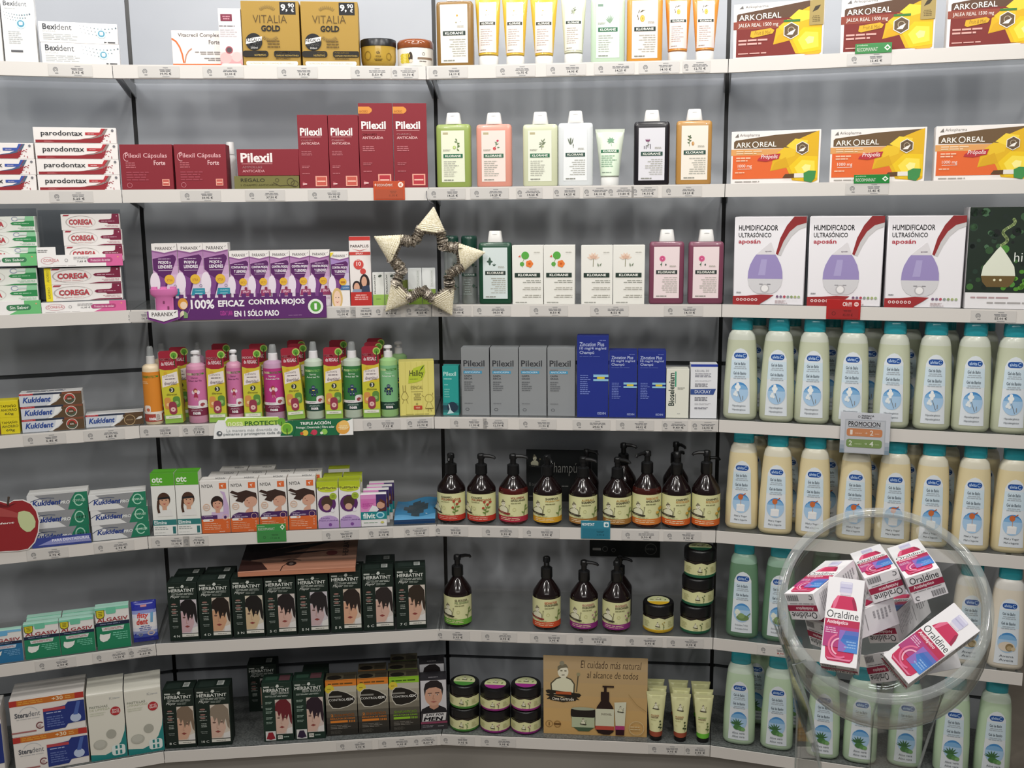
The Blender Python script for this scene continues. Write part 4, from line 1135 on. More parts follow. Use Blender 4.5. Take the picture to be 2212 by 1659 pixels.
# ---- purple banner in front of the shelf
def banner():
    d = -.008
    f = lambda px, py: V(1, d, px, py)
    u0, z0 = f(372, 692); u1, z1 = f(704, 640)
    zt = f(540, 634)[1]; z0 = f(540, 689)[1]
    r = empty('promotional_banner'); place(r, 1, u0, d, z0)
    tag(r, 'purple castellated promotional banner with pink toy tower, on the third shelf rail', 'sign')
    w = u1 - u0; h = zt - z0
    mb = MB(); mb.box(0, w, 0, .003, 0, h * .86, '#5e2a6a')
    n = 20
    for i in range(n): mb.box(w * i / n + .001, w * (i + .62) / n, 0, .003, h * .86, h, '#5e2a6a')
    A = Art(mb, w, h * .86, x0=0)
    A.text('100%', .125, .50, .275, .93, '#f4f0f2', .03); A.text('EFICAZ', .3, .58, .47, .88, '#f4f0f2', .035); A.text('CONTRA PIOJOS', .495, .58, .86, .9, '#f4f0f2', .035)
    A.text('CUIDA Y LAVA', .31, .18, .39, .4, '#c64aa5', .02); A.text('EN 1 SÓLO PASO', .4, .12, .69, .45, '#f4f0f2', .035)
    A.ell(.93, .52, .05, '#e6ebe0'); A.ell(.93, .52, .035, '#58a03f'); A.text('1', .922, .38, .938, .66, '#f4f0f2', .03); A.lines(.75, .12, .88, .16, 1, '#b58ab5')
    # fairy printed cut-out
    A.ell(.075, .75, .032, '#d9983a', ry=.26); A.ell(.08, .68, .022, '#f0d2b5', ry=.17); A.poly([(.03, .0), (.06, .4), (.075, .45), (.085, .3)], '#e9dcc0'); A.poly([(.075, .1), (.08, .42), (.105, .3), (.1, .1)], '#7fa06a'); A.stroke([(.1, .25), (.125, .6)], .004, '#9a6a9a')
    mb.build('banner_panel', r)
    # round tower
    tu, tz = f(358, 671); tw = f(388, 640)[0] - f(328, 640)[0]; th = f(358, 619)[1] - tz
    mb = MB()
    x = tu - u0; zz = tz - z0
    mb.loft([(zz, tw * .32, .008), (zz + th * .55, tw * .33, .008), (zz + th * .62, tw * .42, .010), (zz + th * .7, tw * .49, .0115), (zz + th * .9, tw * .5, .012)], '#d877b0', seg=28, cx=x, cy=-.006)
    for i in (-1, 0, 1): mb.box(x + i * tw * .34 - tw * .1, x + i * tw * .34 + tw * .1, -.012, .0, zz + th * .9, zz + th, '#d877b0')
    mb.box(x - .002, x + .002, -.0152, -.012, zz + th * .32, zz + th * .42, '#7d3a5f'); mb.box(x + tw * .12, x + tw * .12 + .004, -.0148, -.011, zz + th * .08, zz + th * .2, '#7d3a5f')
    mb.ring = None
    mb.build('toy_tower', r)
    # shield plate
    su, sz = f(358, 697); sw = f(391, 680)[0] - f(326, 680)[0]; sh = f(358, 669)[1] - sz
    x = su - u0; zz = sz - z0
    mb = MB()
    def plate(k, y, c):
        pts = [(-.5, .95), (.5, .95), (.5, .4), (.0, .05), (-.5, .4)]
        v0 = [mb.bm.verts.new((x + p[0] * sw * k, y, zz + sh * (.5 + (p[1] - .5) * k) + (sh * .08 if k < 1 else -sh * .06))) for p in pts]
        v1 = [mb.bm.verts.new((v.co.x, y + .002, v.co.z)) for v in v0]
        for q in [v0[::-1], v1] + [[v0[i], v0[(i + 1) % 5], v1[(i + 1) % 5], v1[i]] for i in range(5)]:
            mb.bm.faces.new(q).material_index = mb.mi(c)
    plate(1.08, -.0172, '#7d3a86'); plate(.96, -.0196, '#f0ecea')
    A = Art(mb, sw, sh, x0=x - sw / 2, z0=zz + sh * .08, y=-.0196); A.text('PARANIX', .12, .48, .82, .78, '#55504f', .012); A.poly([(.84, .72), (.96, .9), (.9, .72)], '#55504f')
    mb.build('shield_plate', r)
banner()

# ---- centre bay, third shelf
GC = 'dry shampoo cans'
for i, (a, b) in enumerate([(961, 993), (998, 1033)]):
    u, dc, r0 = round_fit(2, 2, a, b, .03)
    h = V(2, dc, (a + b) / 2, 509)[1] - ZS[2]
    r = empty('aerosol_can'); place(r, 2, u, dc, ZS[2]); tag(r, 'silver aerosol can with dark green lid, %s' % ('half hidden behind the star', 'between the star and the dark green bottle')[i], 'can', GC)
    mb = MB(); prof = [(0, r0 * .92, r0 * .92), (.003, r0, r0), (h * .73, r0, r0), (h * .765, r0 * .95, r0 * .95)]; mb.loft(prof, mat('#b9bfbc', 'foil'), seg=28); mb.build('can_body', r)
    mb = MB(); mb.loft([(h * .767, r0 * .98, r0 * .98), (h * .95, r0 * .98, r0 * .98), (h * .985, r0 * .93, r0 * .93), (h, r0 * .8, r0 * .8)], mat('#173f33', 'gel'), seg=28); mb.build('lid', r)
    def d_(A):
        plant(A, 'nettle', .78, .74, .3); plant(A, 'nettle', .8, .3, .28); A.rect(.08, .55, .95, .61, '#234a3c'); A.text('KLORANE', .2, .565, .86, .6, '#dfe6df', .02); A.lines(.15, .15, .7, .5, 7, '#98a39e', 'c')
    curved_label(Surf(prof), r0 * 1.9, h * .7, h * .02, d_, 'label', r)
flat_bottle(2, 2, 1034, 1106, 524, 499, '#1f4a35', 'nettle', '#d5dfdd', '#2c3a35', 'dark green flat shampoo bottle with leaf picture, third shelf beside the star', KG, gold=None, right=True, label_rect=(.14, .09, .88, .92), pl=(.28, .64, .36))
def art_kbox(kind):
    def f(A):
        plant(A, kind, .38, .64, .42); A.rect(.08, .46, .9, .535, '#26382f'); A.text('KLORANE', .19, .478, .79, .52, '#eeeee6', .03)
        for i, (y0, y1) in enumerate(((.36, .42), (.24, .30), (.11, .17))): A.lines(.25, y0, .92, y1, 2, '#b5b2a6' if i else '#a5a59b', 'r', .4, i)
        A.lines(.6, .87, .9, .9, 1, '#cfccc2', 'r'); A.lines(.1, .02, .55, .05, 1, '#a5a49c')
    return f
cartons('shampoo_carton', 2, 2, [(1107, 1174, 530), (1174.5, 1242, 530)], '#eae8e0', art_kbox('nasturtium'), 'white shampoo carton with orange and green flower print, {}, third shelf', 'box', 'white botanical cartons', d=.012, dp=.045)
cartons('shampoo_carton', 2, 2, [(1255, 1323, 530), (1323.5, 1392, 530)], '#eae8e0', art_kbox('magnolia'), 'white shampoo carton with pale magnolia print, {}, third shelf', 'box', 'white botanical cartons', d=.012, dp=.045)
for i, (a, b) in enumerate([(1401, 1477), (1485, 1562)]):
    flat_bottle(2, 2, a, b, 522, 496, '#7d4458', 'peony', '#ebd9d9', '#2c3733', 'rose wine flat shampoo bottle with pink flower, %s of two on the third shelf' % ('left', 'right')[i], KG, gold=None, right=True, label_rect=(.13, .1, .86, .92), pl=(.3, .62, .40))

# ---- right bay: humidifier cartons
def art_hum(A):
    A.text('HUMIDIFICADOR', .06, .845, .61, .905, '#2b2b2d', .012); A.text('ULTRASÓNICO', .06, .768, .52, .832, '#2b2b2d', .012); A.text('aposán', .06, .685, .37, .745, '#b23442', .02)
    for q in (((.62, .57), (.66, .56), (.72, .67), (.69, .72)), ((.69, .72), (.72, .67), (.80, .78), (.77, .83)), ((.77, .83), (.80, .78), (.9, .855), (.87, .9)), ((.87, .9), (.9, .855), (1, .885), (1, .93))): A.poly(list(q), '#c9c6c6')
    for q in (((.59, .585), (.62, .57), (.69, .72), (.645, .76)), ((.645, .76), (.69, .72), (.77, .83), (.73, .9)), ((.73, .9), (.77, .83), (.87, .9), (.83, 1)), ((.83, 1), (.87, .9), (1, .93), (1, 1))): A.poly(list(q), '#8f2a2c')
    # drop-shaped humidifier picture
    def drop(t):
        pts = []
        for i in range(21):
            a = i / 20
            pts.append((a, .245 * math.sin(math.pi * min(1, a * .92 + .12)) ** .8 if a < .75 else .245 * math.sin(math.pi * (.81)) ** .8 * (1 - (a - .75) / .25) ** .9))
        return pts
    pr = [(.13, .10), (.16, .17), (.22, .225), (.30, .245), (.38, .24), (.46, .215), (.54, .165), (.585, .125), (.64, .075), (.68, .035), (.71, .01)]
    cx = .45
    def off(y): return cx + max(0, (y - .58)) * .5
    def band(y0, y1, c):
        ys = [y0] + [p[0] for p in pr if y0 < p[0] < y1] + [y1]
        def wv(y):
            for (a, x), (b, z) in zip(pr, pr[1:]):
                if a <= y <= b: return x + (z - x) * (y - a) / (b - a)
            return pr[0][1] if y < pr[0][0] else .01
        A.poly([(off(y) + wv(y), y) for y in ys] + [(off(y) - wv(y), y) for y in ys[::-1]], c)
    band(.13, .30, '#d3d1d3'); band(.30, .575, '#9a8cbd'); band(.575, .71, '#dcd8da'); A.poly([(cx - .1, .34), (cx - .06, .52), (cx + .02, .52), (cx, .34)], '#aba0cb')
    A.ell(.45, .19, .065, '#b9b6b8'); A.ell(.45, .19, .048, '#ece9e8'); A.rect(.37, .235, .42, .242, '#77757a'); A.rect(.48, .235, .53, .242, '#77757a'); A.text('aposán', .44, .6, .53, .62, '#6a5a70')
    A.poly([(0, 0), (0, .1), (.2, .105), (.4, .12), (.58, .115), (.5, .07), (.4, .02), (.38, 0)], '#9c2c2e')
    for i in range(6): A.ell(.07 + i * .052, .06, .021, '#ecd9d6', n=10); A.ell(.07 + i * .052, .06, .012, '#a84444', n=8)
    for i, c in enumerate(['#7a5a78', '#7d6f8a', '#b84a5a', '#8a9a94', '#8fa06f', '#a9b07a', '#a3b58a']): A.ell(.63 + i * .05, .1, .019, c, n=10); A.k -= 1
    A.lines(.6, .02, .78, .06, 3, '#b9a3a3'); A.lines(.05, .13, .14, .155, 1, '#9a9a9c')
cartons('humidifier_carton', 3, 2, [(1582, 1736, 468), (1741, 1903, 466), (1907, 2078, 465)], '#ece9ec', art_hum, 'big white humidifier carton with lilac drop-shaped device, {}, third shelf', 'box', 'humidifier cartons', d=.014, dp=.17)
def art_hiko(A):
    r = random.Random(5)
    A.rect(0, .165, 1, 1, '#1c2a1f')
    for i in range(70):
        x, y = r.random(), .17 + r.random() * .82
        c = r.choice(['#2c4a2a', '#3f6a34', '#16201a', '#24382c', '#4f8a3a', '#31502f']) if y < .6 else r.choice(['#1e2a24', '#2a4030', '#141a18', '#3a5a3a', '#46684a'])
        A.ell(min(.94, max(.06, x)), min(.95, max(.22, y)), .02 + r.random() * .045, c, n=9, rot=r.random() * 180); A.k -= 1
    A.k += 1
    for i in range(24): A.ell(.5 + r.random() * .46, .19 + r.random() * .2, .035, r.choice(['#5f9a36', '#74ad45', '#4f8a2e']), n=9, ry=.02); A.k -= 1
    A.k += 1
    for i in range(26):
        t = i / 25; A.ell(.44 + math.sin(t * 9) * .05 + t * .12, .63 + t * .25, .022, ['#8ea06a', '#7a9058', '#a3b57a'][i % 3], n=8); A.k -= 1
    A.k += 1
    A.poly([(.2, .33), (.22, .42), (.3, .5), (.38, .58), (.43, .62), (.48, .58), (.56, .5), (.63, .42), (.65, .33)], '#dfe2d0')
    A.poly([(.2, .33), (.65, .33), (.63, .27), (.57, .22), (.28, .22), (.22, .27)], '#6a5530'); A.ell(.38, .29, .018, '#e2dcb8', n=8); A.ell(.46, .29, .018, '#e2dcb8', n=8)
    A.text('hiko', .62, .47, .92, .56, '#e6e9e2', -.008)
    A.lines(.08, .1, .6, .13, 1, '#b79a9c'); A.lines(.3, .05, .9, .08, 1, '#a9a5a3')
cartons('diffuser_carton', 3, 2, [(2081, 2246, 447)], '#eae7e8', art_hiko, 'tall carton with a white diffuser among dark green foliage, at the right edge', 'box', d=.014, dp=.12)

# ---- hanging star
def star():
    d = -.034
    f = lambda px, py: V(1, d, px, py)
    pts = [f(937, 447), f(808, 511), f(833, 672), f(976, 680), f(1048, 545)]     # tips: top, left, lower left, lower right, right
    cu = sum(p[0] for p in pts) / 5; cz = sum(p[1] for p in pts) / 5
    r = empty('hanging_star'); place(r, 1, cu, d, cz)
    tag(r, 'pale glittery five-pointed star ornament with brown wrapped frame, hanging from the second shelf', 'ornament')
    loc = [(p[0] - cu, p[1] - cz) for p in pts]
    cream = noisy_mat('star_raffia', '#c9bd98', '#f0e8d2', 320, .45, .6)
    brown = noisy_mat('star_tinsel', '#463b31', '#cfc4b3', 260, .25, .8)
    brown.node_tree.nodes['Principled BSDF'].inputs['Metallic'].default_value = .5
    inner = []
    for i in range(5):
        a, b = loc[i], loc[(i + 1) % 5]
        m = ((a[0] + b[0]) / 2, (a[1] + b[1]) / 2)
        inner.append((m[0] * .53, m[1] * .53))
    mbt = MB(); rr = random.Random(2)
    # wrapped frame: outline following the star, through the valley points
    path = []
    for i in range(5):
        t = loc[i]; v0 = inner[i - 1]; v1 = inner[i]
        for (p, q, s0, s1) in ((v0, t, 0, .42), (t, v1, .58, 1)):
            pass
        path.append((v0, t, v1))
    for v0, t, v1 in path:
        b0 = (v0[0] + (t[0] - v0[0]) * .36, v0[1] + (t[1] - v0[1]) * .36); b1 = (v1[0] + (t[0] - v1[0]) * .36, v1[1] + (t[1] - v1[1]) * .36)
        for p, q in ((v0, b0), (b0, b1), (b1, v1)):
            n = 22; P_ = []; R_ = []
            for k in range(n + 1):
                s = k / n
                P_.append((p[0] + (q[0] - p[0]) * s, rr.uniform(-.001, .001), p[1] + (q[1] - p[1]) * s)); R_.append(.0132 + (.003 if k % 3 == 0 else -.002) + rr.uniform(-.0012, .0012))
            if (p, q) == (b0, b1): R_ = [x * .8 for x in R_]
            mbt.tube(P_, R_, brown, seg=9)
    mbt.build('wrapped_frame', r)
    for v0, t, v1 in path:
        b0 = Vector((v0[0] + (t[0] - v0[0]) * .33, 0, v0[1] + (t[1] - v0[1]) * .33)); b1 = Vector((v1[0] + (t[0] - v1[0]) * .33, 0, v1[1] + (t[1] - v1[1]) * .33)); T = Vector((t[0], 0, t[1]))
        mb = MB(); n = 26; rings = []
        for k in range(n + 1):
            s = k / n
            a = b0.lerp(T, s); b = b1.lerp(T, s)
            e = .0016 * (k % 2) * (1 - s * .6)
            dv = (b - a); L = dv.length
            if L > 1e-6: dv.normalize()
            a = a - dv * e; b = b + dv * e; th = (.011 + e) * (1 - s) + .0022
            c = (a + b) / 2; hw = (b - a).length / 2 + .001 + .0135 * (1 - s)
            if L < 1e-6: dv = (b1 - b0).normalized()
            rings.append([mb.bm.verts.new(c + dv * (hw * math.cos(2 * math.pi * j / 14)) + Vector((0, th * math.sin(2 * math.pi * j / 14), 0))) for j in range(14)])
        k_ = mb.mi(cream)
        for j in range(n):
            for i in range(14):
                fc = mb.bm.faces.new((rings[j][i], rings[j][(i + 1) % 14], rings[j + 1][(i + 1) % 14], rings[j + 1][i])); fc.material_index = k_; fc.smooth = True
        mb.bm.faces.new(rings[0]); mb.bm.faces.new(rings[-1][::-1])
        mb.build('star_point', r)
    # wire loop up to the gap between the rails
    hx, hz = f(922, 412); tx, tz = loc[0]
    A_ = Vector((tx, 0, tz)); B_ = Vector((hx - cu, .028, hz - cz)); mid = [A_, A_ + Vector((-.001, 0, .008)), Vector((tx - .008, .004, tz + .012)), Vector((hx - cu + .002, .012, tz + .016)), B_ + Vector((-.001, -.008, -.014)), B_]
    mb = MB(); mb.tube(mid, .0009, mat('#55555a', 'metal'), seg=6); mb.build('wire_loop', r)
star()

# ---- cards clipped to the rails
def shelf_card(bay, s, x0, x1, y0, y1, draw, label, body, kind='gloss', see=None):
    d = -.0052
    u0, zt = V(bay, d, x0, y0); u1, zb = V(bay, d, x1, y1); zt = V(bay, d, (x0 + x1) / 2, y0)[1]; zb = V(bay, d, (x0 + x1) / 2, y1)[1]
    w = u1 - u0; h = zt - zb
    mb = MB(); mb.box(-w / 2, w / 2, 0, .0011, 0, h, mat(body, kind), bev=.0004); draw(Art(mb, w, h))
    o = mb.build('promotion_card'); place(o, bay, (u0 + u1) / 2, d, zb); tag(o, label, 'sign', 'cards clipped to the rails'); return o
def eco(A):
    A.text('+', .04, .73, .1, .87, '#f6e6dc', .03); A.text('ECONÒMIC', .12, .72, .62, .88, '#f6e6dc', .025); A.ell(.87, .8, .085, '#f3dfd2'); A.text('€', .83, .72, .91, .88, '#c9583c', .02)
    A.rect(.06, .06, .94, .56, '#ad4f33'); A.text('11,95 €', .5, .16, .76, .3, '#7d3a26', .01); A.lines(.5, .34, .76, .5, 2, '#8a4630', 'c')
shelf_card(1, 1, 806, 875, 391, 432, eco, 'orange rail card with white plus sign, in front of the tallest red cartons', '#c4573a')
def oh(A):
    A.text('Oh!!!', .47, .66, .74, .88, '#f2dcd8', .025); A.ell(.87, .77, .07, '#eec6c0'); A.rect(.82, .76, .92, .8, '#a83a36')
    A.rect(.06, .06, .94, .52, '#9c2626'); A.text('45,00 €', .48, .14, .78, .3, '#651616', .01); A.lines(.45, .36, .8, .48, 2, '#6f1c1c', 'c'); A.ring(.22, .3, .06, '#6f1c1c', t=.3)
shelf_card(3, 2, 1786, 1858, 647, 690, oh, 'bright red rail card in front of the middle humidifier carton', '#b02c2b')
def reco_small(A):
    A.text('producte', .05, .72, .34, .9, '#cfe6c9'); A.text('RECOMANAT', .05, .22, .62, .58, '#e6f0df', .025); A.poly([(.88, .2), (.97, .5), (.88, .82), (.79, .5)], '#e6f0df'); A.poly([(.88, .36), (.925, .5), (.88, .66), (.835, .5)], '#3d8f4a')
shelf_card(3, 0, 1848, 1926, 93, 115, reco_small, 'small green recommendation card in front of the middle dark red honeycomb carton', '#2f8540')
shelf_card(3, 1, 1845, 1921, 377, 396, reco_small, 'small green recommendation card in front of the middle orange honeycomb carton', '#2f8540')
def reco_big(A):
    A.text('producte', .04, .84, .27, .92, '#d6ead0'); A.text('RECOMANAT', .04, .67, .62, .81, '#e6f0df', .025); A.poly([(.88, .66), (.96, .82), (.88, .97), (.80, .82)], '#e6f0df'); A.poly([(.88, .74), (.92, .82), (.88, .89), (.84, .82)], '#3d8f4a')
    A.rect(.05, .06, .95, .58, '#3f8747'); A.text('17,00 €', .46, .16, .78, .27, '#2c5f34', .01); A.lines(.45, .34, .8, .45, 2, '#33693a', 'c'); A.ring(.25, .28, .05, '#33693a', t=.3)
shelf_card(1, 4, 554, 619, 1132, 1171, reco_big, 'green recommendation card on the fifth shelf rail, under the hair-lotion cartons', '#3c9148')
def nov(A):
    A.text('NOVETAT', .03, .72, .46, .87, '#e9f2f2', .025); A.rrect(.78, .66, .95, .94, '#e3efef', .2); A.poly([(.81, .78), (.87, .9), (.87, .83), (.92, .85), (.92, .74), (.87, .7)], '#2f7f93')
    A.rect(.05, .06, .95, .56, '#29748a'); A.text('3,90 €', .54, .16, .8, .28, '#174f60', .01); A.lines(.5, .34, .82, .46, 2, '#1b5668', 'c')
shelf_card(2, 4, 1255, 1318, 1125, 1164, nov, 'turquoise rail card under the dark pump bottles of the centre bay', '#2f8198')
# =================================================================== fourth shelf
KB = 'denture adhesive cartons'
def art_kuk(single):
    def f(A):
        A.poly([(0, 0), (0, .92), (.62, .92), (.56, .5), (.46, .15), (.4, 0)], '#c9cdd4'); A.poly([(.62, .92), (.66, .6), (.58, .25), (.46, 0), (1, 0), (1, 1), (.62, 1)], '#5b4630')
        A.poly([(.55, .92), (.66, .92), (.6, .4), (.48, 0), (.42, 0), (.52, .35)], '#e4e4e2')
        A.rect(0, .86, .22, 1, '#b5353c'); A.rect(.22, .86, .68, 1, '#2d3548'); A.lines(.03, .9, .2, .96, 1, '#e0a9a6'); A.rect(.68, .8, .99, .98, '#7d4a34' if not single else '#5d4632')
        A.text('Kukident', .05, .28, .50, .72, '#27468f', .03, .25)
        if single:
            A.ring(.76, .4, .1, '#b59a72', t=.12); A.lines(.69, .36, .83, .46, 2, '#b59a72', 'c'); A.poly([(.86, .4), (.92, .62), (.98, .66), (.98, .5), (.93, .42)], '#dfdeda')
        else:
            A.ring(.8, .44, .095, '#d9cfc4', t=.12); A.ring(.8, .44, .08, '#b5443c', t=.35, a0=0, a1=190); A.ring(.8, .44, .08, '#4c5a4a', t=.35, a0=195, a1=350); A.lines(.75, .36, .85, .5, 2, '#d9cfc4', 'c')
    return f
def tops(c):
    return lambda T: T.lines(.1, .3, .8, .8, 2, c)
stack4 = lambda name, bay, s, spots, body, art, labels, group, dp, d, **k: stack(name, bay, s, spots, body, art, labels, group, dp, d=d, **k)
stack('denture_cream_carton', 0, 3, [(48, 184, 903, 928), (45, 181, 869, 890), (40, 178, 837, 860)], '#d5d4d2', art_kuk(False), ['silver and brown denture carton with round emblem, %s of the three stacked' % q for q in T3], KB, .05, d=.022, top=tops('#4c566a'))
cartons('denture_cream_carton', 0, 3, [(186, 311, 893)], '#d5d4d2', art_kuk(True), 'single low silver and brown denture carton beside the three stacked ones', 'box', KB, d=.03, dp=.05)
def art_yel(A):
    A.rect(.0, 0, .70, 1, '#6a4226'); A.ring(.58, .5, .1, '#c9a27a', t=.15); A.ell(.58, .5, .07, '#a8443a')
    A.rect(.70, 0, 1, 1, '#dccb22'); A.text('TAMAÑO', .72, .62, .97, .8, '#55521f', .012); A.text('AHORRO', .72, .38, .98, .54, '#55521f', .012); A.text('60g', .78, .12, .92, .3, '#55521f', .015)
stack('denture_cream_carton', 0, 3, [(-96, 44, 905, 930), (-98, 39, 864, 890)], '#d8c92a', art_yel, ['brown denture carton with bright yellow end panel, %s of two' % q for q in ('lower', 'upper')], KB, .05, d=.022)

# ---- detangling sprays, shampoos and their backpack cartons
def fairy(A, cx, cy, s):
    k = A.asp(); E = lambda dx, dy, r, c, ry=None, rot=0: A.ell(cx + dx * s, cy + dy * s * k, r * s, c, ry=(ry or r) * s * k, rot=0)
    E(-.32, .38, .22, '#e6c9dd', .3); E(.38, .38, .22, '#e6c9dd', .3)
    A.poly([(cx - .12 * s, cy + .3 * s * k), (cx + .2 * s, cy + .3 * s * k), (cx + .35 * s, cy - .4 * s * k), (cx - .3 * s, cy - .35 * s * k)], '#a02f4a')
    A.stroke([(cx - .05 * s, cy - .35 * s * k), (cx - .1 * s, cy - .8 * s * k)], .05 * s, '#e3b59a'); A.stroke([(cx + .1 * s, cy - .35 * s * k), (cx + .3 * s, cy - .85 * s * k)], .05 * s, '#e3b59a')
    E(0, .62, .3, '#8f4a3a'); E(.05, .52, .22, '#e8bfa0'); A.poly([(cx - .2 * s, cy + .9 * s * k), (cx, cy + .82 * s * k), (cx + .15 * s, cy + .95 * s * k), (cx, cy + 1.0 * s * k)], '#a02f4a')
def robot(A, cx, cy, s, c):
    k = A.asp(); R = lambda x0, y0, x1, y1, c_: A.rect(cx + x0 * s, cy + y0 * s * k, cx + x1 * s, cy + y1 * s * k, c_)
    A.ell(cx, cy + .75 * s * k, .3 * s, c, ry=.28 * s * k); R(-.2, .68, .2, .8, '#9aa9b5')
    R(-.35, .0, .35, .5, c); A.poly([(cx - .22 * s, cy + .3 * s * k), (cx + .22 * s, cy + .3 * s * k), (cx + .15 * s, cy + .1 * s * k), (cx - .15 * s, cy + .1 * s * k)], '#d9c24a')
    for q in (-1, 1):
        A.ell(cx + q * .5 * s, cy + .3 * s * k, .15 * s, c, ry=.2 * s * k); A.ell(cx + q * .58 * s, cy - .1 * s * k, .12 * s, c, ry=.2 * s * k); R(q * .22 - .16, -.75, q * .22 + .16, -.05, c); R(q * .22 - .08, -.5, q * .22 + .08, -.4, '#aab5bf')
def nosa_label(kind):
    bg, lo = {'pink': ('#c9719f', '#7a2a44'), 'hot': ('#b83a80', '#7a2348'), 'green': ('#3a7a42', '#27443a'), 'lime': ('#7fb884', '#1f4034'), 'orange': ('#d8862c', '#a8463c')}[kind]
    def f(A):
        A.rect(0, .16, 1, 1, bg); A.rect(0, 0, 1, .17, lo)
        A.text('nosa', .08, .88, .36, .93, '#cfe0a0' if kind != 'orange' else '#3f7a2c', .02); A.text('PROTECT', .36, .88, .84, .93, '#3f7a2c' if kind != 'green' else '#8fc26a', .02); A.ell(.88, .91, .05, '#4a8a2f')
        if kind == 'orange':
            A.lines(.05, .76, .4, .82, 2, '#eec08a'); A.rrect(.1, .19, .45, .33, '#e9ddd2', .3); A.ell(.3, .24, .1, '#c8674a'); A.rect(0, .155, 1, .2, '#e6dcd2'); A.rect(.7, .02, .96, .16, '#e6dcd2'); A.lines(.72, .03, .94, .15, 6, '#57504c')
        else:
            A.text('Champú' if kind in ('pink', 'lime') else 'Spray', .3, .80, .66, .85, '#5a2a4a' if kind == 'pink' else '#e3efe0', 0); A.text('Árbol del Té', .14, .745, .82, .79, '#5a2a4a' if kind == 'pink' else '#e3efe0', .012)
            if kind in ('pink', 'hot'): fairy(A, .5, .46, .36)
            else: robot(A, .48, .44, .34, '#2a3558' if kind == 'green' else '#1f2f4a')
            if kind != 'lime':
                A.rect(0, .165, 1, .225, '#e6dfe0'); A.rrect(.62, .17, .98, .34, '#e6dfe0', .35); A.ell(.8, .24, .1, '#9a4448'); A.lines(.2, .185, .6, .205, 1, '#8a8288', 'c')
            A.lines(.2, .1, .8, .14, 2, '#c9a3b0' if kind in ('pink', 'hot') else '#9fb5a8', 'c')
        A.text('nosa', .32, .03, .7, .085, '#efe9ea', .035)
    return f
def nosa(xl, xr, ybody, ytop, kind, pump, label, front=.02, body=None):
    u, dc, r0 = round_fit(1, 3, xl, xr, front)
    hb = V(1, dc, (xl + xr) / 2, ybody)[1] - ZS[3]; ht = V(1, dc, (xl + xr) / 2, ytop)[1] - ZS[3]
    r = empty('pump_bottle' if pump else 'spray_bottle'); place(r, 1, u, dc, ZS[3]); tag(r, label, 'bottle', 'children hair-care bottles')
    bc = body or {'pink': '#d99ab5', 'hot': '#c9a0bd', 'green': '#c9d6c4', 'lime': '#a3cf8a', 'orange': '#e3cfae'}[kind]
    mb = MB(); prof = [(0, r0 * .93, r0 * .93), (.003, r0, r0), (hb - .009, r0, r0), (hb - .003, r0 * .96, r0 * .96), (hb, r0 * .82, r0 * .82), (hb + .004, r0 * .5, r0 * .5)]
    mb.loft(prof, mat(bc, 'gel'), seg=28); mb.build('bottle_body', r)
    mb = MB(); c = r0 * .5; z = hb + .0042; H = ht - z
    wc = '#e9e6e8' if kind != 'orange' else '#d5d3d0'
    if pump:
        mb.loft([(z, c, c), (z + H * .48, c * .95, c * .95), (z + H * .52, c * .5, c * .5), (z + H * .74, c * .48, c * .48), (z + H * .76, c * .95, c * .95), (z + H * .92, c * .92, c * .92), (z + H, c * .6, c * .6)], mat(wc, 'plastic'), seg=20); mb.build('pump', r)
    else:
        mb.loft([(z, c, c), (z + H * .42, c * .92, c * .92), (z + H * .45, c * .78, c * .78)], mat(wc, 'plastic'), seg=20); mb.build('collar', r)
        mb = MB(); mb.loft([(z + H * .452, c * .80, c * .80), (z + H * .9, c * .68, c * .68), (z + H, c * .55, c * .55)], clear_mat('clear_cap', (.78, .79, .8), 1.45, .1, .25), seg=20)
        mb.build('clear_cap', r)
    z0, z1 = (.022 if kind != 'orange' else .008), hb - (.016 if kind not in ('pink', ) else .012)
    if kind in ('pink', 'lime'): z0 = .02
    curved_label(Surf(prof), r0 * 1.965, z1 - z0, z0, nosa_label(kind), 'label', r, nx=14, nz=1)
    return r
nosa(315, 353.5, 788, 748, 'orange', False, 'orange spray bottle with a clear cap, leftmost bottle on the fourth shelf', .012)
nosa(409, 451.5, 786, 757, 'pink', True, 'light pink fairy pump bottle, the one nearer the orange spray bottle', .012)
nosa(494.5, 528, 783, 755, 'pink', True, 'light pink fairy pump bottle, just left of the magenta fairy spray', .02)
nosa(574, 617, 780, 744, 'hot', False, 'magenta fairy spray bottle with clear cap between the backpack cartons', .02)
nosa(662, 702, 776, 738, 'green', False, 'dark green robot spray bottle with clear cap, left of the two', .02)
nosa(744, 785, 775, 738, 'green', False, 'dark green robot spray bottle with clear cap, right of the two', .02)
nosa(822.5, 861.5, 774, 745, 'lime', True, 'light green robot pump bottle beside the yellow carton', .02)
nosa(339, 376, 776, 742, 'orange', False, 'pale spray bottle in the rear row behind the first backpack carton', .12)
nosa(419, 450, 770, 740, 'hot', False, 'pale pink spray bottle in the rear row behind the pink pump bottle', .12)
nosa(846, 882, 766, 737, 'lime', True, 'light green pump bottle in the rear row behind the yellow carton', .15)

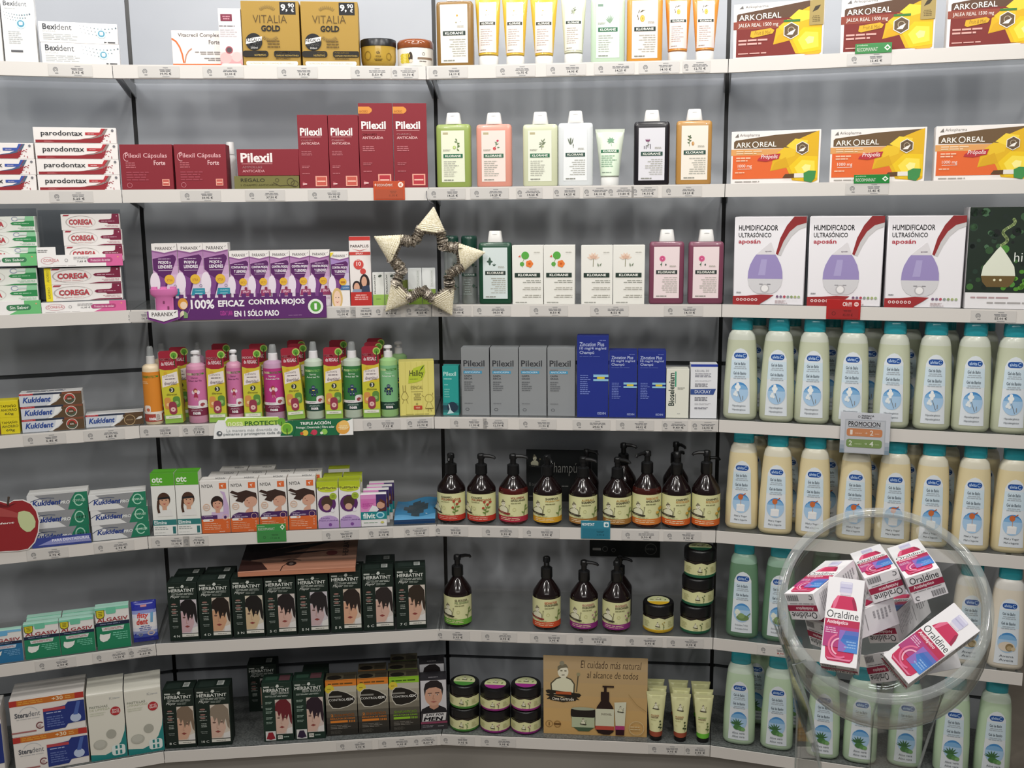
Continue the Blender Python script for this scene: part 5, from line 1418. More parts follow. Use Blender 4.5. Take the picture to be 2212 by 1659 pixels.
def mochila_mesh(w, h):
    mb = MB(); hd = h * .24; dp = .035
    mb.box(-w / 2, w / 2, 0, dp, 0, h - hd, '#c9c24a', bev=.0004)
    # tall header card with rounded corners and a printed tree sticking out at the right
    pts = [(-w / 2, h - hd)] + [(w / 2, h - hd), (w / 2, h - .004), (w / 2 - .004, h), (-w / 2 + .006, h), (-w / 2 + .001, h - .004)]
    v0 = [mb.bm.verts.new((x, 0, z)) for x, z in pts]; v1 = [mb.bm.verts.new((x, .0015, z)) for x, z in pts]
    for q in [v0, v1[::-1]] + [[v0[i], v1[i], v1[(i + 1) % 6], v0[(i + 1) % 6]] for i in range(6)]:
        mb.bm.faces.new(q).material_index = mb.mi('#a02438')
    tr = mb.mi('#b5cc6a'); cx, cz, R = w * .38, h - hd * .28, w * .22
    for y0, y1 in ((-.0012, .0003),):
        a = [mb.bm.verts.new((cx + R * math.cos(t * math.pi / 8), y0, cz + R * math.sin(t * math.pi / 8))) for t in range(16)]; b = [mb.bm.verts.new((v.co.x, y1, v.co.z)) for v in a]
        for q in [a, b[::-1]] + [[a[i], b[i], b[(i + 1) % 16], a[(i + 1) % 16]] for i in range(16)]: mb.bm.faces.new(q).material_index = tr
    A = Art(mb, w, h, y=-.0012)
    A.ell(.88, 1 - .24 * .28, .155, '#5c9a30'); A.stroke([(.88, .78), (.88, .93)], .05, '#3f4a24')
    A.y = 0; A.k = 0
    A.poly([(0, .76), (.3, .735), (.7, .735), (1, .76), (1, .8), (0, .8)], '#a02438'); A.text('MOCHILA', .06, .865, .68, .9, '#ecd6d8', .025); A.text('de REGALO', .12, .80, .9, .85, '#ecd6d8', .025)
    A.rect(0, .5, 1, .735, '#d5bd36'); A.ell(.3, .69, .1, '#d0a834'); A.rect(0, .12, 1, .5, '#c6c238'); A.vgrad(0, 0, 1, .12, ['#8fb84e', '#9cc25a'])
    A.poly([(.06, .5), (.1, .66), (.96, .71), (.98, .55)], '#eae0da'); A.text('¡LLÉVATE', .16, .635, .76, .675, '#5a4a50', 0); A.lines(.2, .6, .86, .625, 1, '#6d5f64', 'c'); A.text('divertidas!', .18, .53, .88, .58, '#6a5560', .012)
    A.ell(.56, .46, .15, '#2f3128'); A.text('3', .5, .435, .62, .487, '#e9e6da', .02); A.text('diferentes', .24, .385, .82, .415, '#77702a', .012)
    A.rrect(.08, .2, .44, .36, '#cf8f4a', .4); A.rrect(.56, .22, .96, .37, '#5d8a3c', .4); A.ell(.27, .26, .1, '#e6c08a'); A.ell(.76, .28, .11, '#8fb86a'); A.rrect(.3, .12, .74, .3, '#93384a', .45); A.ell(.52, .19, .14, '#e0b9b0'); A.ell(.52, .19, .035, '#6a3340')
    A.rect(.06, .065, .92, .105, '#e6e4d4'); A.lines(.2, .075, .8, .095, 1, '#a9a79a', 'c')
    return mb.mesh('backpack_carton')
MG = 'backpack gift cartons'
MME = None
def mochila(xl, xr, ytop, label, d, roll=0, yb=None):
    global MME
    ul, ur = UZ(1, d, xl, ZS[3]), UZ(1, d, xr, ZS[3])
    if MME is None: MME = mochila_mesh(.0455, V(1, d, (xl + xr) / 2, ytop)[1] - ZS[3])
    o = bpy.data.objects.new('backpack_carton', MME); link(o)
    o.location = W3(1, (ul + ur) / 2, d, ZS[3] + abs(math.sin(math.radians(roll))) * .0225)
    o.rotation_euler = (0, math.radians(roll), BAYS[1].a); tag(o, label, 'box', MG)
mochila(358.5, 396, 758, 'yellow backpack gift carton with red header, between orange spray and pink pump bottle', .022, -2.5)
mochila(453, 490, 756, 'yellow backpack gift carton with red header, between the two pink pump bottles', .024)
mochila(530.5, 565.5, 758, 'yellow backpack gift carton with red header, left of the magenta spray bottle', .024)
mochila(622, 659, 757, 'tilted yellow backpack gift carton with red header, right of the magenta spray bottle', .024, -3.5)
mochila(703, 741.5, 758, 'yellow backpack gift carton with red header, between the two green robot sprays', .024)
mochila(785.5, 822, 756, 'yellow backpack gift carton with red header, left of the light green pump', .024)
for i, (xl, d, tx) in enumerate([(375, .10, 'behind the pink pump at left'), (465, .15, 'behind the second front carton'), (545, .13, 'behind the third front carton'), (626, .19, 'behind the tilted carton, farthest back'),
                                 (629, .11, 'just behind the tilted carton'), (716, .17, 'between the green robot sprays'), (796, .19, 'farthest back by the light green pump'), (791, .11, 'middle of three by the light green pump')]):
    mochila(xl, xl + 36, 0, 'shaded backpack gift carton in the rear row, ' + tx, d)
def art_halley(A):
    for i in range(6): A.rect(.02 + i * .16, 0, .03 + i * .16, 1, '#d6cb6a')
    A.poly([(.26, .6), (.28, .76), (.42, .88), (.72, .94), (.75, .8), (.66, .66), (.5, .62)], '#b9c93a'); A.text('Halley', .3, .70, .70, .84, '#3a3a22', .012); A.poly([(.56, .8), (.66, .9), (.74, .94), (.66, .86)], '#3f5a2a'); A.lines(.3, .67, .56, .69, 1, '#5a6a2a')
    A.text('ESENCIAL', .33, .49, .67, .555, '#7d7440', -.005); A.rect(.33, .445, .67, .45, '#9a9052'); A.lines(.4, .28, .62, .42, 4, '#9a9052', 'c'); A.text('+', .46, .2, .52, .235, '#6a6a3a', .02)
    A.rrect(.4, .11, .64, .185, '#c04a34', .2); A.lines(.44, .13, .6, .165, 2, '#eed0b0', 'c')
    ln = '#8a7a3a'
    A.ring(.15, .36, .1, ln, t=.1, a0=180, a1=360); A.stroke([(.05, .36), (.12, .45), (.18, .45), (.25, .36)], .012, ln); A.stroke([(.11, .45), (.1, .57)], .012, ln); A.stroke([(.17, .45), (.17, .57)], .012, ln); A.stroke([(.12, .3), (.08, .23)], .01, ln); A.stroke([(.2, .3), (.24, .23)], .01, ln)
    A.ring(.84, .32, .12, ln, t=.08); A.stroke([(.7, .35), (.64, .38)], .012, ln); A.stroke([(.94, .38), (.95, .42)], .012, ln); A.poly([(.8, .24), (.88, .24), (.96, .13), (.73, .13)], '#dcd27a'); A.stroke([(.8, .24), (.73, .13), (.96, .13), (.88, .24)], .01, ln); A.stroke([(.81, .13), (.8, .07)], .01, ln); A.stroke([(.88, .13), (.9, .07)], .01, ln)
    A.lines(.1, .02, .9, .035, 1, '#8a8240', 'c')
cartons('repellent_carton', 1, 3, [(864, 940, 781)], '#e0d578', art_halley, 'pale yellow carton with a green leaf logo and line drawn children, fourth shelf', 'box', d=.028, dp=.05)
# ---- white and green sign over the rail
def nosa_sign():
    d = -.006
    f = lambda x, y: V(1, d, x, y)
    r = empty('shelf_sign'); u0, z0 = f(461, 948); place(r, 1, u0, d, z0); tag(r, 'long white and green protection sign hanging over the fourth shelf rail', 'sign')
    L = lambda x, y: (f(x, y)[0] - u0, f(x, y)[1] - z0)
    def slab(mb, pts, y0, y1, c):
        v0 = [mb.bm.verts.new((p[0], y0, p[1])) for p in pts]; v1 = [mb.bm.verts.new((p[0], y1, p[1])) for p in pts]; n = len(pts)
        for q in [v0, v1] + [[v0[i], v0[(i + 1) % n], v1[(i + 1) % n], v1[i]] for i in range(n)]: mb.bm.faces.new(q).material_index = mb.mi(c)
    mb = MB(); slab(mb, [L(461, 948), L(632, 942.5), L(632, 922), L(612, 913), L(600, 900), L(488, 901), L(485, 908), L(471, 908), L(464, 918)], 0, .0015, '#f0f0ee')
    slab(mb, [L(490, 920), L(598, 917), L(606, 909), L(602, 901), L(492, 904), L(487, 911)], -.0012, 0, '#b5d85a')
    W_, H_ = L(632, 901)[0], L(545, 901)[1]
    A = Art(mb, W_, H_, x0=0, z0=L(545, 948)[1], y=-.0012)
    A.text('nosa', .19, .64, .38, .86, '#e3efb0', .03); A.text('PROTECT', .4, .66, .82, .87, '#33662c', .02); A.ell(.86, .8, .05, '#6aa83a'); A.stroke([(.86, .55), (.86, .8)], .008, '#3f4a24')
    A.text('La manera más divertida de', .17, .38, .81, .52, '#9aa0a0', 0); A.text('peinarse y protegerse cada día', .13, .18, .86, .34, '#7f8688', .015); A.ell(.08, .32, .035, '#5f6468', ry=.12); A.ell(.085, .33, .015, '#e6e6e4', ry=.05)
    mb.build('white_panel', r)
    mb = MB(); slab(mb, [L(632, 942.5), L(762, 938.5), L(762, 904), L(632, 908)], .0001, .0016, '#1f6a44'); slab(mb, [L(606, 941), L(634, 940), L(640, 918), L(630, 908), L(612, 912)], -.0014, 0, '#1f6a44')
    A = Art(mb, L(762, 904)[0] - L(632, 904)[0], L(700, 905)[1] - L(700, 941)[1], x0=L(632, 904)[0], z0=L(700, 941)[1], y=.0001)
    A.text('TRIPLE ACCIÓN', .12, .68, .63, .9, '#f0f0ea', .03); A.text('Protege | Desenreda | Filtro solar', .05, .42, .69, .6, '#e6eee4', .015)
    A.ell(.2, .2, .05, '#e3bf4a'); A.ell(.14, .17, .028, '#c8573a'); A.ell(.35, .22, .05, '#c8405a'); A.ell(.305, .17, .02, '#b83a4a'); A.ell(.52, .24, .05, '#8fc85a'); A.ell(.47, .17, .025, '#e3e6d0'); A.poly([(.76, 0), (1, 0), (1, .98), (.88, .8)], '#efeeea'); A.ell(.83, .45, .115, '#e6a64a'); A.ell(.85, .6, .085, '#efc06a'); A.lines(.75, .32, .93, .6, 3, '#f4e0b0', 'c')
    A.y = -.0014; A.k = 0
    A.ell(-.1, .5, .1, '#a8d050'); A.ell(-.1, .52, .075, '#6fae36'); A.stroke([(-.1, .1), (-.1, .5)], .015, '#3f4a24')
    mb.build('green_panel', r)
nosa_sign()

# ---- centre bay, fourth shelf
def art_teal(A):
    A.text('Pilexil', .06, .8, .86, .885, '#bfe6e0', .02); A.lines(.08, .72, .6, .76, 1, '#a3d9d3'); A.lines(.1, .6, .4, .64, 1, '#8fd0c8'); A.lines(.1, .35, .5, .55, 4, '#6fc0b5')
    A.vgrad(0, 0, 1, .25, ['#3f9a94', '#2f6f70', '#2a5560', '#2a4f5a', '#2f7f80']); A.ell(.6, .16, .34, '#26384a'); A.poly([(.25, .02), (.42, .12), (.34, .22), (.4, .22), (.5, .1), (.7, .04)], '#c9dfe0')
cartons('spray_carton', 2, 3, [(957.5, 991.5, 791)], '#2a9d96', art_teal, 'small turquoise carton at the left end of the centre bay fourth shelf', 'box', d=.03, dp=.035)
def art_pgrey(gr):
    def f(A):
        A.text('Pilexil', .08, .725, .84, .815, '#3a3c40', .015); A.rect(.1, .705, .82, .71, '#5a9ab8'); A.lines(.1, .66, .45, .69, 1, '#7a7c80'); A.rect(.08, .62, .74, .66, '#4a9ac0'); A.text('ANTICASPA', .12, .628, .68, .652, '#cfe3ee', .01)
        A.text('CASPA', .1, .575, .38, .6, '#4a4c50', .01); A.text('GRASA' if gr else 'SECA', .1, .535, .4, .56, '#4a4c50', .01); A.lines(.1, .36, .5, .51, 5, '#6a6d70'); A.lines(.1, .17, .45, .19, 1, '#77797c'); A.ring(.2, .09, .07, '#5a5c60', ry=.02, t=.2)
    return f
PGY = 'grey shampoo cartons'
cartons('shampoo_carton', 2, 3, [(998, 1058, 751), (1060, 1120, 751)], '#8f9294', art_pgrey(0), 'tall grey shampoo carton for dry dandruff, {}', 'box', PGY, d=.03, dp=.05, top=lambda T: None)
cartons('shampoo_carton', 2, 3, [(1121.5, 1181, 751), (1182, 1243, 751)], '#8f9294', art_pgrey(1), 'tall grey shampoo carton for oily dandruff, {}', 'box', PGY, d=.03, dp=.05)
def art_zinc(A):
    A.lines(.6, .94, .92, .955, 1, '#7a86c4', 'r'); A.text('Zincation Plus', .08, .875, .86, .925, '#b9c4e6', .012); A.text('10 mg/4 mg/ml', .08, .825, .92, .868, '#b9c4e6', .012); A.text('Champú', .08, .77, .54, .818, '#b9c4e6', .012); A.lines(.08, .745, .75, .758, 1, '#5f6fb5')
    A.lines(.1, .28, .45, .53, 10, '#6a7ac0', 'l', .5); A.rect(.52, .5, 1, .53, '#8fc0dc'); A.rect(.52, .45, 1, .475, '#8fc0dc'); A.rect(.64, .475, .88, .505, '#d5c23a'); A.text('ISDIN', .66, .035, .92, .065, '#a9b5de', .015)
ZG = 'blue shampoo cartons'
cartons('shampoo_carton', 2, 3, [(1246, 1314, 726)], '#1f2f86', art_zinc, 'biggest royal blue shampoo carton, taller than the two beside it', 'box', ZG, d=.02, dp=.05)
cartons('shampoo_carton', 2, 3, [(1315, 1375, 758), (1376.5, 1437, 760)], '#1f2f86', art_zinc, 'shorter royal blue shampoo carton right of the biggest one, {}', 'box', ZG, d=.02, dp=.05)
def art_bio(A):
    A.text('Bioselenium', .1, .25, .36, .92, '#2c3a35', .02, rot=90); A.rect(.38, .64, .44, .95, '#3f9a7a'); A.lines(.4, .2, .44, .6, 1, '#7a807c'); A.lines(.5, .58, .9, .63, 2, '#9a9a90'); A.lines(.5, .08, .7, .1, 1, '#aaaaaa')
cartons('shampoo_carton', 2, 3, [(1438, 1487, 797)], '#e3e2d4', art_bio, 'small cream carton with large sideways dark lettering, beside the blue cartons', 'box', d=.022, dp=.04)
def art_duc(A):
    A.rect(0, .955, 1, 1, '#2a3fa0'); A.text('KELUAL DS', .16, .86, .68, .9, '#8f9096', .005); A.lines(.16, .76, .84, .84, 3, '#8a8a94'); A.lines(.16, .68, .9, .71, 2, '#c9c9cc'); A.lines(.16, .58, .7, .65, 3, '#6a6a74')
    A.poly([(0, .44), (0, .54), (.95, .55), (.86, .44)], '#37508f'); A.text('DUCRAY', .16, .465, .76, .525, '#dfe4ee', .005); A.lines(.16, .32, .7, .4, 3, '#77777f'); A.lines(.16, .25, .9, .29, 2, '#c9c9cc'); A.lines(.16, .17, .78, .21, 2, '#77777f')
cartons('shampoo_carton', 2, 3, [(1490, 1548, 787)], '#e4e5e8', art_duc, 'small white carton with blue top and blue banner, right end of the centre bay', 'box', d=.022, dp=.045)
# =================================================================== lower shelves, left half
# ---- far left bay, fifth shelf: apple sign and adhesive cartons
def art_kpro(A):
    A.poly([(0, 0), (0, 1), (.3, 1), (.5, .35), (.62, 0)], '#d9d9d8'); A.poly([(.12, 1), (1, 1), (1, 0), (.62, 0), (.5, .32), (.3, .55)], '#8f9092'); A.poly([(.66, 0), (.72, .6), (.8, 1), (1, 1), (1, 0)], '#23795a')
    A.stroke([(0, .5), (.08, .68), (.2, .78), (.34, .8), (.45, .75)], .012, '#3a4664'); A.text('Kukident', .08, .36, .56, .68, '#2a3f84', .035, .2); A.text('PRO', .54, .36, .70, .56, '#e6e8e6', .02, .2)
    A.ring(.85, .52, .085, '#a9d6bd', ry=.36, t=.2, a0=-20, a1=320); A.text('COMPLETE', .75, .44, .96, .58, '#c9e6d4', .02)
KP = 'silver and green denture cartons'
stack('denture_cream_carton', 0, 4, [(63, 195, 1139, 1165), (61, 193, 1107, 1130), (59, 191, 1076, 1095)], '#d6d5d2', art_kpro, ['silver and green denture carton behind the apple sign, %s of three' % q for q in T3], KP, .06, d=.02)
stack('denture_cream_carton', 0, 4, [(200, 325, 1130.5, 1160), (196, 321, 1097.5, 1120), (193, 315, 1065, 1090)], '#d6d5d2', art_kpro, ['silver and green denture carton beside the kids hair cartons, %s of three' % q for q in T3], KP, .06, d=.014)
def apple_sign():
    d = -.005
    f = lambda x, y: V(0, d, x, y)
    r = empty('shelf_sign'); u0, z0 = f(10, 1194); place(r, 0, u0, d, z0); tag(r, 'red apple shaped cardboard sign with a bite mark, at the left edge', 'sign')
    def slab(mb, pts, y0, y1, c):
        v0 = [mb.bm.verts.new((p[0], y0, p[1])) for p in pts]; v1 = [mb.bm.verts.new((p[0], y1, p[1])) for p in pts]; n = len(pts)
        for q in [v0, v1[::-1]] + [[v0[i], v1[i], v1[(i + 1) % n], v0[(i + 1) % n]] for i in range(n)]: mb.bm.faces.new(q).material_index = mb.mi(c)
    o = [(18, 1087), (30, 1080), (50, 1079), (68, 1087), (80, 1103), (86, 1125), (84, 1150), (76, 1172), (62, 1187), (40, 1191), (15, 1192), (-10, 1194), (-40, 1187), (-62, 1168), (-70, 1140), (-66, 1112), (-50, 1092), (-28, 1082), (0, 1082)]
    L = lambda p: (f(*p)[0] - u0, f(*p)[1] - z0)
    cx, cz = L((8, 1137))
    pts = [L(p) for p in o]; ins = [(cx + (x - cx) * .965, cz + (z - cz) * .965) for x, z in pts]
    mb = MB(); slab(mb, pts, 0, .0015, '#e0dcd8'); slab(mb, ins, -.0004, 0, '#93282c')
    A = Art(mb, 1, 1, x0=0, z0=0, y=-.0004)
    hl = [L(p) for p in [(-20, 1100), (-2, 1096), (26, 1104), (44, 1110), (36, 1118), (0, 1116), (-20, 1112)]]; A.poly(hl, '#a84a48'); A.poly([L(p) for p in [(-10, 1085), (14, 1092), (36, 1086), (18, 1096), (0, 1096)]], '#6a1c22')
    bt = [L(p) for p in [(40, 1106), (52, 1103), (64, 1106), (72, 1114), (77, 1126), (76, 1138), (66, 1148), (58, 1149), (50, 1144), (44, 1138), (40, 1128), (38, 1118)]]; A.poly(bt, '#c3cc9a')
    t0 = L((-40, 1137)); t1 = L((31, 1126)); A.text('Kukident', t0[0], t0[1], t1[0], t1[1], '#efe2dc', .025, .2)
    mb.build('apple_card', r)
    mb = MB(); a = L((17, 1090)); b = L((19, 1073)); mb.tube([(a[0], -.001, a[1]), (b[0], -.001, b[1])], [.0022, .0028], mat('#4c3f34')); mb.build('apple_stem', r)
apple_sign()
def lip_sign():
    d = -.0035
    f = lambda x, y: V(0, d, x, y)
    r = empty('shelf_sign'); a = f(70, 1186); b = f(198, 1173); place(r, 0, a[0], d, a[1]); tag(r, 'low blue sign strip in front of the cartons beside the apple sign', 'sign')
    w = b[0] - a[0]; h = f(197, 1152)[1] - b[1]
    mb = MB(); mb.box(0, w, 0, .002, 0.0012, h, '#3a478f')
    A = Art(mb, w, h, x0=0); A.poly([(.1, .25), (.36, .8), (.95, .85), (1, .25)], '#8f93c6'); A.text('PARA DENTADURAS', .34, .52, .97, .8, '#e6e6f4', .02); A.text('COMPLETAS Y PARCIALES', .34, .3, .97, .46, '#dcdcf0', .01)
    mb.build('blue_strip', r)
lip_sign()
# ---- fifth shelf, second bay
def head(A, cx, cy, s, hair='#3d2a22', skin='#d9a585', shirt='#e3dee0', style=0):
    k = A.asp(); E = lambda dx, dy, r, c, ry=None: A.ell(cx + dx * s, cy + dy * s * k, r * s, c, ry=(ry or r) * s * k)
    A.poly([(cx - .5 * s, cy - 1.15 * s * k), (cx - .42 * s, cy - .62 * s * k), (cx + .42 * s, cy - .62 * s * k), (cx + .55 * s, cy - 1.15 * s * k)], shirt)
    A.poly([(cx - .14 * s, cy - .7 * s * k), (cx - .14 * s, cy - .3 * s * k), (cx + .16 * s, cy - .3 * s * k), (cx + .16 * s, cy - .7 * s * k)], skin)
    E(0, .08, .44, hair, .5); E(.02, -.06, .34, skin, .42)
    E(-.12, .02, .04, '#3a2a26'); E(.15, .02, .04, '#3a2a26'); A.poly([(cx - .12 * s, cy - .22 * s * k), (cx + .16 * s, cy - .22 * s * k), (cx + .02 * s, cy - .31 * s * k)], '#b55a55')
    A.poly([(cx - .36 * s, cy + .1 * s * k), (cx - .3 * s, cy + .45 * s * k), (cx + .1 * s, cy + .55 * s * k), (cx + .36 * s, cy + .3 * s * k), (cx + .36 * s, cy + .08 * s * k), (cx + .1 * s, cy + .24 * s * k)], hair)
    if style == 1:
        A.poly([(cx - .4 * s, cy + .22 * s * k), (cx + .4 * s, cy + .28 * s * k), (cx + .4 * s, cy + .14 * s * k), (cx - .4 * s, cy + .08 * s * k)], '#1f2022'); A.stroke([(cx - .38 * s, cy), (cx - .44 * s, cy - .5 * s * k), (cx - .38 * s, cy - .9 * s * k)], .16 * s, hair)
def art_otc(A):
    A.rect(0, .80, 1, 1, '#58a82c'); A.text('otc', .06, .85, .5, .94, '#eef3e8', .025); A.lines(.06, .82, .5, .835, 1, '#cfe6bd')
    head(A, .52, .56, .62, '#4a3124', '#cf9f82', '#e3e2de', 1)
    A.rect(0, .16, 1, .25, '#2f7a78'); A.text('Elimina', .05, .175, .58, .235, '#e6efee', .015); A.rect(0, 0, 1, .16, '#e6e5e0'); A.lines(.05, .08, .62, .14, 2, '#9aa09c'); A.lines(.05, .03, .6, .05, 1, '#c0c0bc'); A.text('1', .82, .02, .95, .135, '#2f6f70', .02)
cartons('lice_treatment_carton', 1, 4, [(333, 384, 1022, None), (385, 436, 1020, None)], '#e6e6e0', art_otc, 'white carton with green top and girl in headband, {}', 'box', 'green topped cartons', d=.012, dp=.045, top=lambda T: T.rect(0, 0, 1, 1, '#58a82c'))
def art_nyda(first):
    def f(A):
        A.text('NYDA', .07, .87, .46, .93, '#4a4a4a', .01); A.rect(.68, .84, .93, .95, '#dc6a35'); A.poly([(.74, .91), (.86, .92), (.8, .9), (.82, .86), (.77, .88)], '#f0d9cc')
        if first:
            head(A, .58, .56, .5, '#2c1e1c', '#cf9c84', '#c9b2cf'); A.poly([(.78, .3), (.8, .72), (.7, .8), (.86, .78), (.98, .5), (.98, .3)], '#c3a9cc')
            A.rect(0, .27, .56, .34, '#4f2a62'); A.text('1 Aplicación', .05, .305, .4, .33, '#d9c9de')
        else:
            A.poly([(.02, .76), (.1, .8), (.3, .76), (.6, .8), (.95, .74), (.98, .6), (.8, .52), (.55, .56), (.4, .66), (.12, .68), (.3, .7)], '#3b2822'); A.poly([(.05, .72), (.3, .66), (.2, .6), (.45, .56), (.6, .66)], '#3b2822')
            A.ell(.74, .57, .24, '#cf9f88', ry=.10, rot=25); A.poly([(.58, .42), (.52, .36), (.8, .36), (.8, .5)], '#cf9f88'); A.ell(.68, .555, .03, '#a9685c', ry=.008); A.ell(.62, .6, .02, '#4a322c', ry=.006)
            A.poly([(.0, .26), (.1, .34), (.3, .38), (.55, .37), (.9, .38), (1, .36), (1, .26)], '#46265a'); A.text('1 Aplicación', .05, .315, .4, .34, '#d9c9de'); A.text('doble acción', .14, .28, .62, .31, '#d9c9de', .015)
        A.ring(.2, .5, .13, '#d9b9a3', t=.25); A.lines(.12, .47, .28, .53, 2, '#d9b9a3')
        A.rect(0, 0, 1, .265, '#d4652f'); A.rrect(.05, .225, .42, .27, '#ece4de', .4); A.rect(.28, .235, .38, .26, '#d4652f'); A.ring(.84, .3, .11, '#ecc3b0', t=.12); A.ell(.84, .3, .05, '#46265a')
        for i in range(3): A.ring(.9, .2 - i * .05, .03, '#edc9b5', t=.3)
        A.lines(.08, .06, .72, .2, 4, '#eab898', 'l', .3); A.lines(.5, .015, .8, .04, 1, '#edc9b5', 'r')
    return f
NG = 'orange based hair cartons'
nt = lambda T: T.text('NYDA', .5, .3, .85, .65, '#77777a', .02, rot=180)
cartons('lice_treatment_carton', 1, 4, [(437.5, 499, 1038)], '#e6e2dd', art_nyda(1), 'white and orange hair carton showing a boy scratching his head, front row', 'box', NG, d=.012, dp=.045, top=nt)
cartons('lice_treatment_carton', 1, 4, [(500, 561, 1036), (562, 623.5, 1033.5), (624.5, 686, 1031)], '#e6e2dd', art_nyda(0), 'front-row white and orange carton with flying brown hair, {}', 'box', NG, d=.012, dp=.045, top=nt)
rear = []
me_ny = bpy.data.objects['lice_treatment_carton.014'].data if 'lice_treatment_carton.014' in bpy.data.objects else None
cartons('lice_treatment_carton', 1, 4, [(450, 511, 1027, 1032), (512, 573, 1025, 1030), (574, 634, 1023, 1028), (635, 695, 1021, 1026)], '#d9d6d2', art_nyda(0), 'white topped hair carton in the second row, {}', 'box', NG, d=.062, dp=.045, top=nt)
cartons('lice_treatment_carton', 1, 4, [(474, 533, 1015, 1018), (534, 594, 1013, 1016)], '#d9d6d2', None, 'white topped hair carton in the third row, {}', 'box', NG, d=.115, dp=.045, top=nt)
def art_full(A):
    A.rect(0, .86, 1, 1, '#b5c42a'); A.ell(.5, .84, .46, '#c3d03a', ry=.07); A.text('FullMarks', .05, .835, .9, .885, '#5a4a3a', .02); A.lines(.4, .805, .8, .82, 1, '#8a9030')
    A.ell(.46, .52, .42, '#5a2a66'); A.ell(.46, .55, .27, '#4a372c', ry=.13); A.ell(.44, .45, .17, '#cfa58f', ry=.07); A.poly([(.62, .36), (.7, .44), (.82, .36), (.7, .33)], '#e3dfe6')
    A.ell(.76, .68, .17, '#9fb53a'); A.lines(.66, .65, .86, .71, 2, '#6a7a2a', 'c')
    A.ell(.5, .14, .49, '#b79aca', ry=.13); A.rect(.02, 0, .98, .14, '#b79aca'); A.text('Loción', .16, .195, .55, .235, '#6a4a86', .012); A.text('Piojos y Liendres', .06, .14, .95, .18, '#6a4a86', .012); A.ell(.58, .07, .08, '#7a4a92')
gt = lambda T: T.rect(0, 0, 1, 1, '#a3b02c')
FG = 'yellow-green topped lotion cartons'
cartons('lotion_carton', 1, 4, [(687.5, 733.5, 1040), (734.5, 781, 1038)], '#e6e3e4', art_full, 'white lotion carton with yellow-green top and lilac base, {}', 'box', FG, d=.014, dp=.04, top=gt)
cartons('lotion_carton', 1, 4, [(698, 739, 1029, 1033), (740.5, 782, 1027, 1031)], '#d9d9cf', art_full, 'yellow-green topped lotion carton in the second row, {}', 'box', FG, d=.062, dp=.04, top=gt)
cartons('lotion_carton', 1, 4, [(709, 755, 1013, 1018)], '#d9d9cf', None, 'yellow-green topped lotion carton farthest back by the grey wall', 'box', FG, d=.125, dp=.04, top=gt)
def art_fil(A):
    A.vgrad(0, .46, .6, 1, ['#d98fc0', '#d780b8', '#d072b2', '#d98fc4']); A.rect(.6, .46, 1, 1, '#3b2a60'); A.ell(.18, .68, .17, '#cf6ab0'); A.lines(.08, .62, .5, .74, 2, '#b04a92')
    A.ell(.78, .66, .16, '#c99a80', ry=.11); A.poly([(.7, .8), (.78, .86), (.95, .76), (.98, .5), (.7, .46), (.72, .52), (.92, .56), (.93, .7)], '#5a3024'); A.poly([(.3, .47), (.45, .66), (.62, .62), (.7, .52), (.62, .46)], '#e6e2e6')
    A.rect(0, .22, 1, .46, '#1f8488'); A.text('filvit', .08, .25, .55, .42, '#eef4f2', .025); A.ell(.75, .35, .16, '#a3d6e0', ry=.1); A.ell(.75, .35, .11, '#2f8aa5', ry=.06); A.lines(.1, .1, .75, .14, 1, '#8aa58f'); A.ell(.82, .12, .07, '#c9c46a', ry=.035)
FV = 'small pink and teal spray cartons'
for i, (d, xl, xr, yt, ym) in enumerate([(.012, 780.5, 836.5, 1068, None), (.04, 784, 840, 1058.5, 1062), (.066, 792, 847, 1051, 1055), (.095, 797, 851, 1043, 1047)]):
    cartons('spray_carton', 1, 4, [(xl, xr, yt, ym)], '#e6e4e2', art_fil, ['small pink, navy and teal carton, front of the file of four', 'small pink and navy carton, second in the file of four', 'small pink and navy carton, third in the file of four', 'small pink and navy carton, hindmost in the file of four'][i], 'box', FV, d=d, dp=.024)
# folded blue plastic sleeve
def sleeve():
    r = empty('plastic_sleeve'); d0 = .02
    u0 = UZ(1, d0, 851, ZS[4]); u1 = UZ(1, d0, 940, ZS[4]); place(r, 1, (u0 + u1) / 2, d0, ZS[4]); tag(r, 'empty flattened blue plastic sleeve lying beside the small spray cartons', 'packaging')
    w = u1 - u0; mb = MB(); n = 10; sh = .03
    rows = []
    for j in range(n + 1):
        t = j / n; y = t * .13; z = .004 + .028 * t + .006 * math.sin(t * 5); row = []
        for i in range(n + 1):
            s = i / n; x = -w / 2 + w * s + sh * t * .35; row.append((x, y, z + .004 * math.sin(s * 7 + t * 3) + .010 * s * t))
        rows.append(row)
    for lift, back in ((0, 0), (-.0012, 1)):
        vs = [[mb.bm.verts.new((p[0], p[1], p[2] + lift)) for p in row] for row in rows]
        for j in range(n):
            for i in range(n):
                s, t = (i + .5) / n, (j + .5) / n
                dark = ((s - .5) / .3) ** 2 + ((t - .55) / .32) ** 2 < 1
                f = mb.bm.faces.new((vs[j][i], vs[j][i + 1], vs[j + 1][i + 1], vs[j + 1][i])); f.smooth = True
                f.material_index = mb.mi(mat('#3c4a52', 'gloss') if dark else mat('#5f9cc4' if t < .25 else '#3f7fa8', 'gloss'))
    mb.box(-w / 2, w / 2, -.001, .001, 0, .012, mat('#1f3f66', 'gloss'))
    A = Art(mb, .025, .012, x0=w * .28, z0=.0, fn=lambda x, z, l: (x, .03 + z, .0175 + z * .2 + l)); A.rect(0, 0, 1, 1, '#cfe0ea'); A.rect(.15, .15, .85, .85, '#3a5a74')
    mb.build('folded_sheet', r)
sleeve()

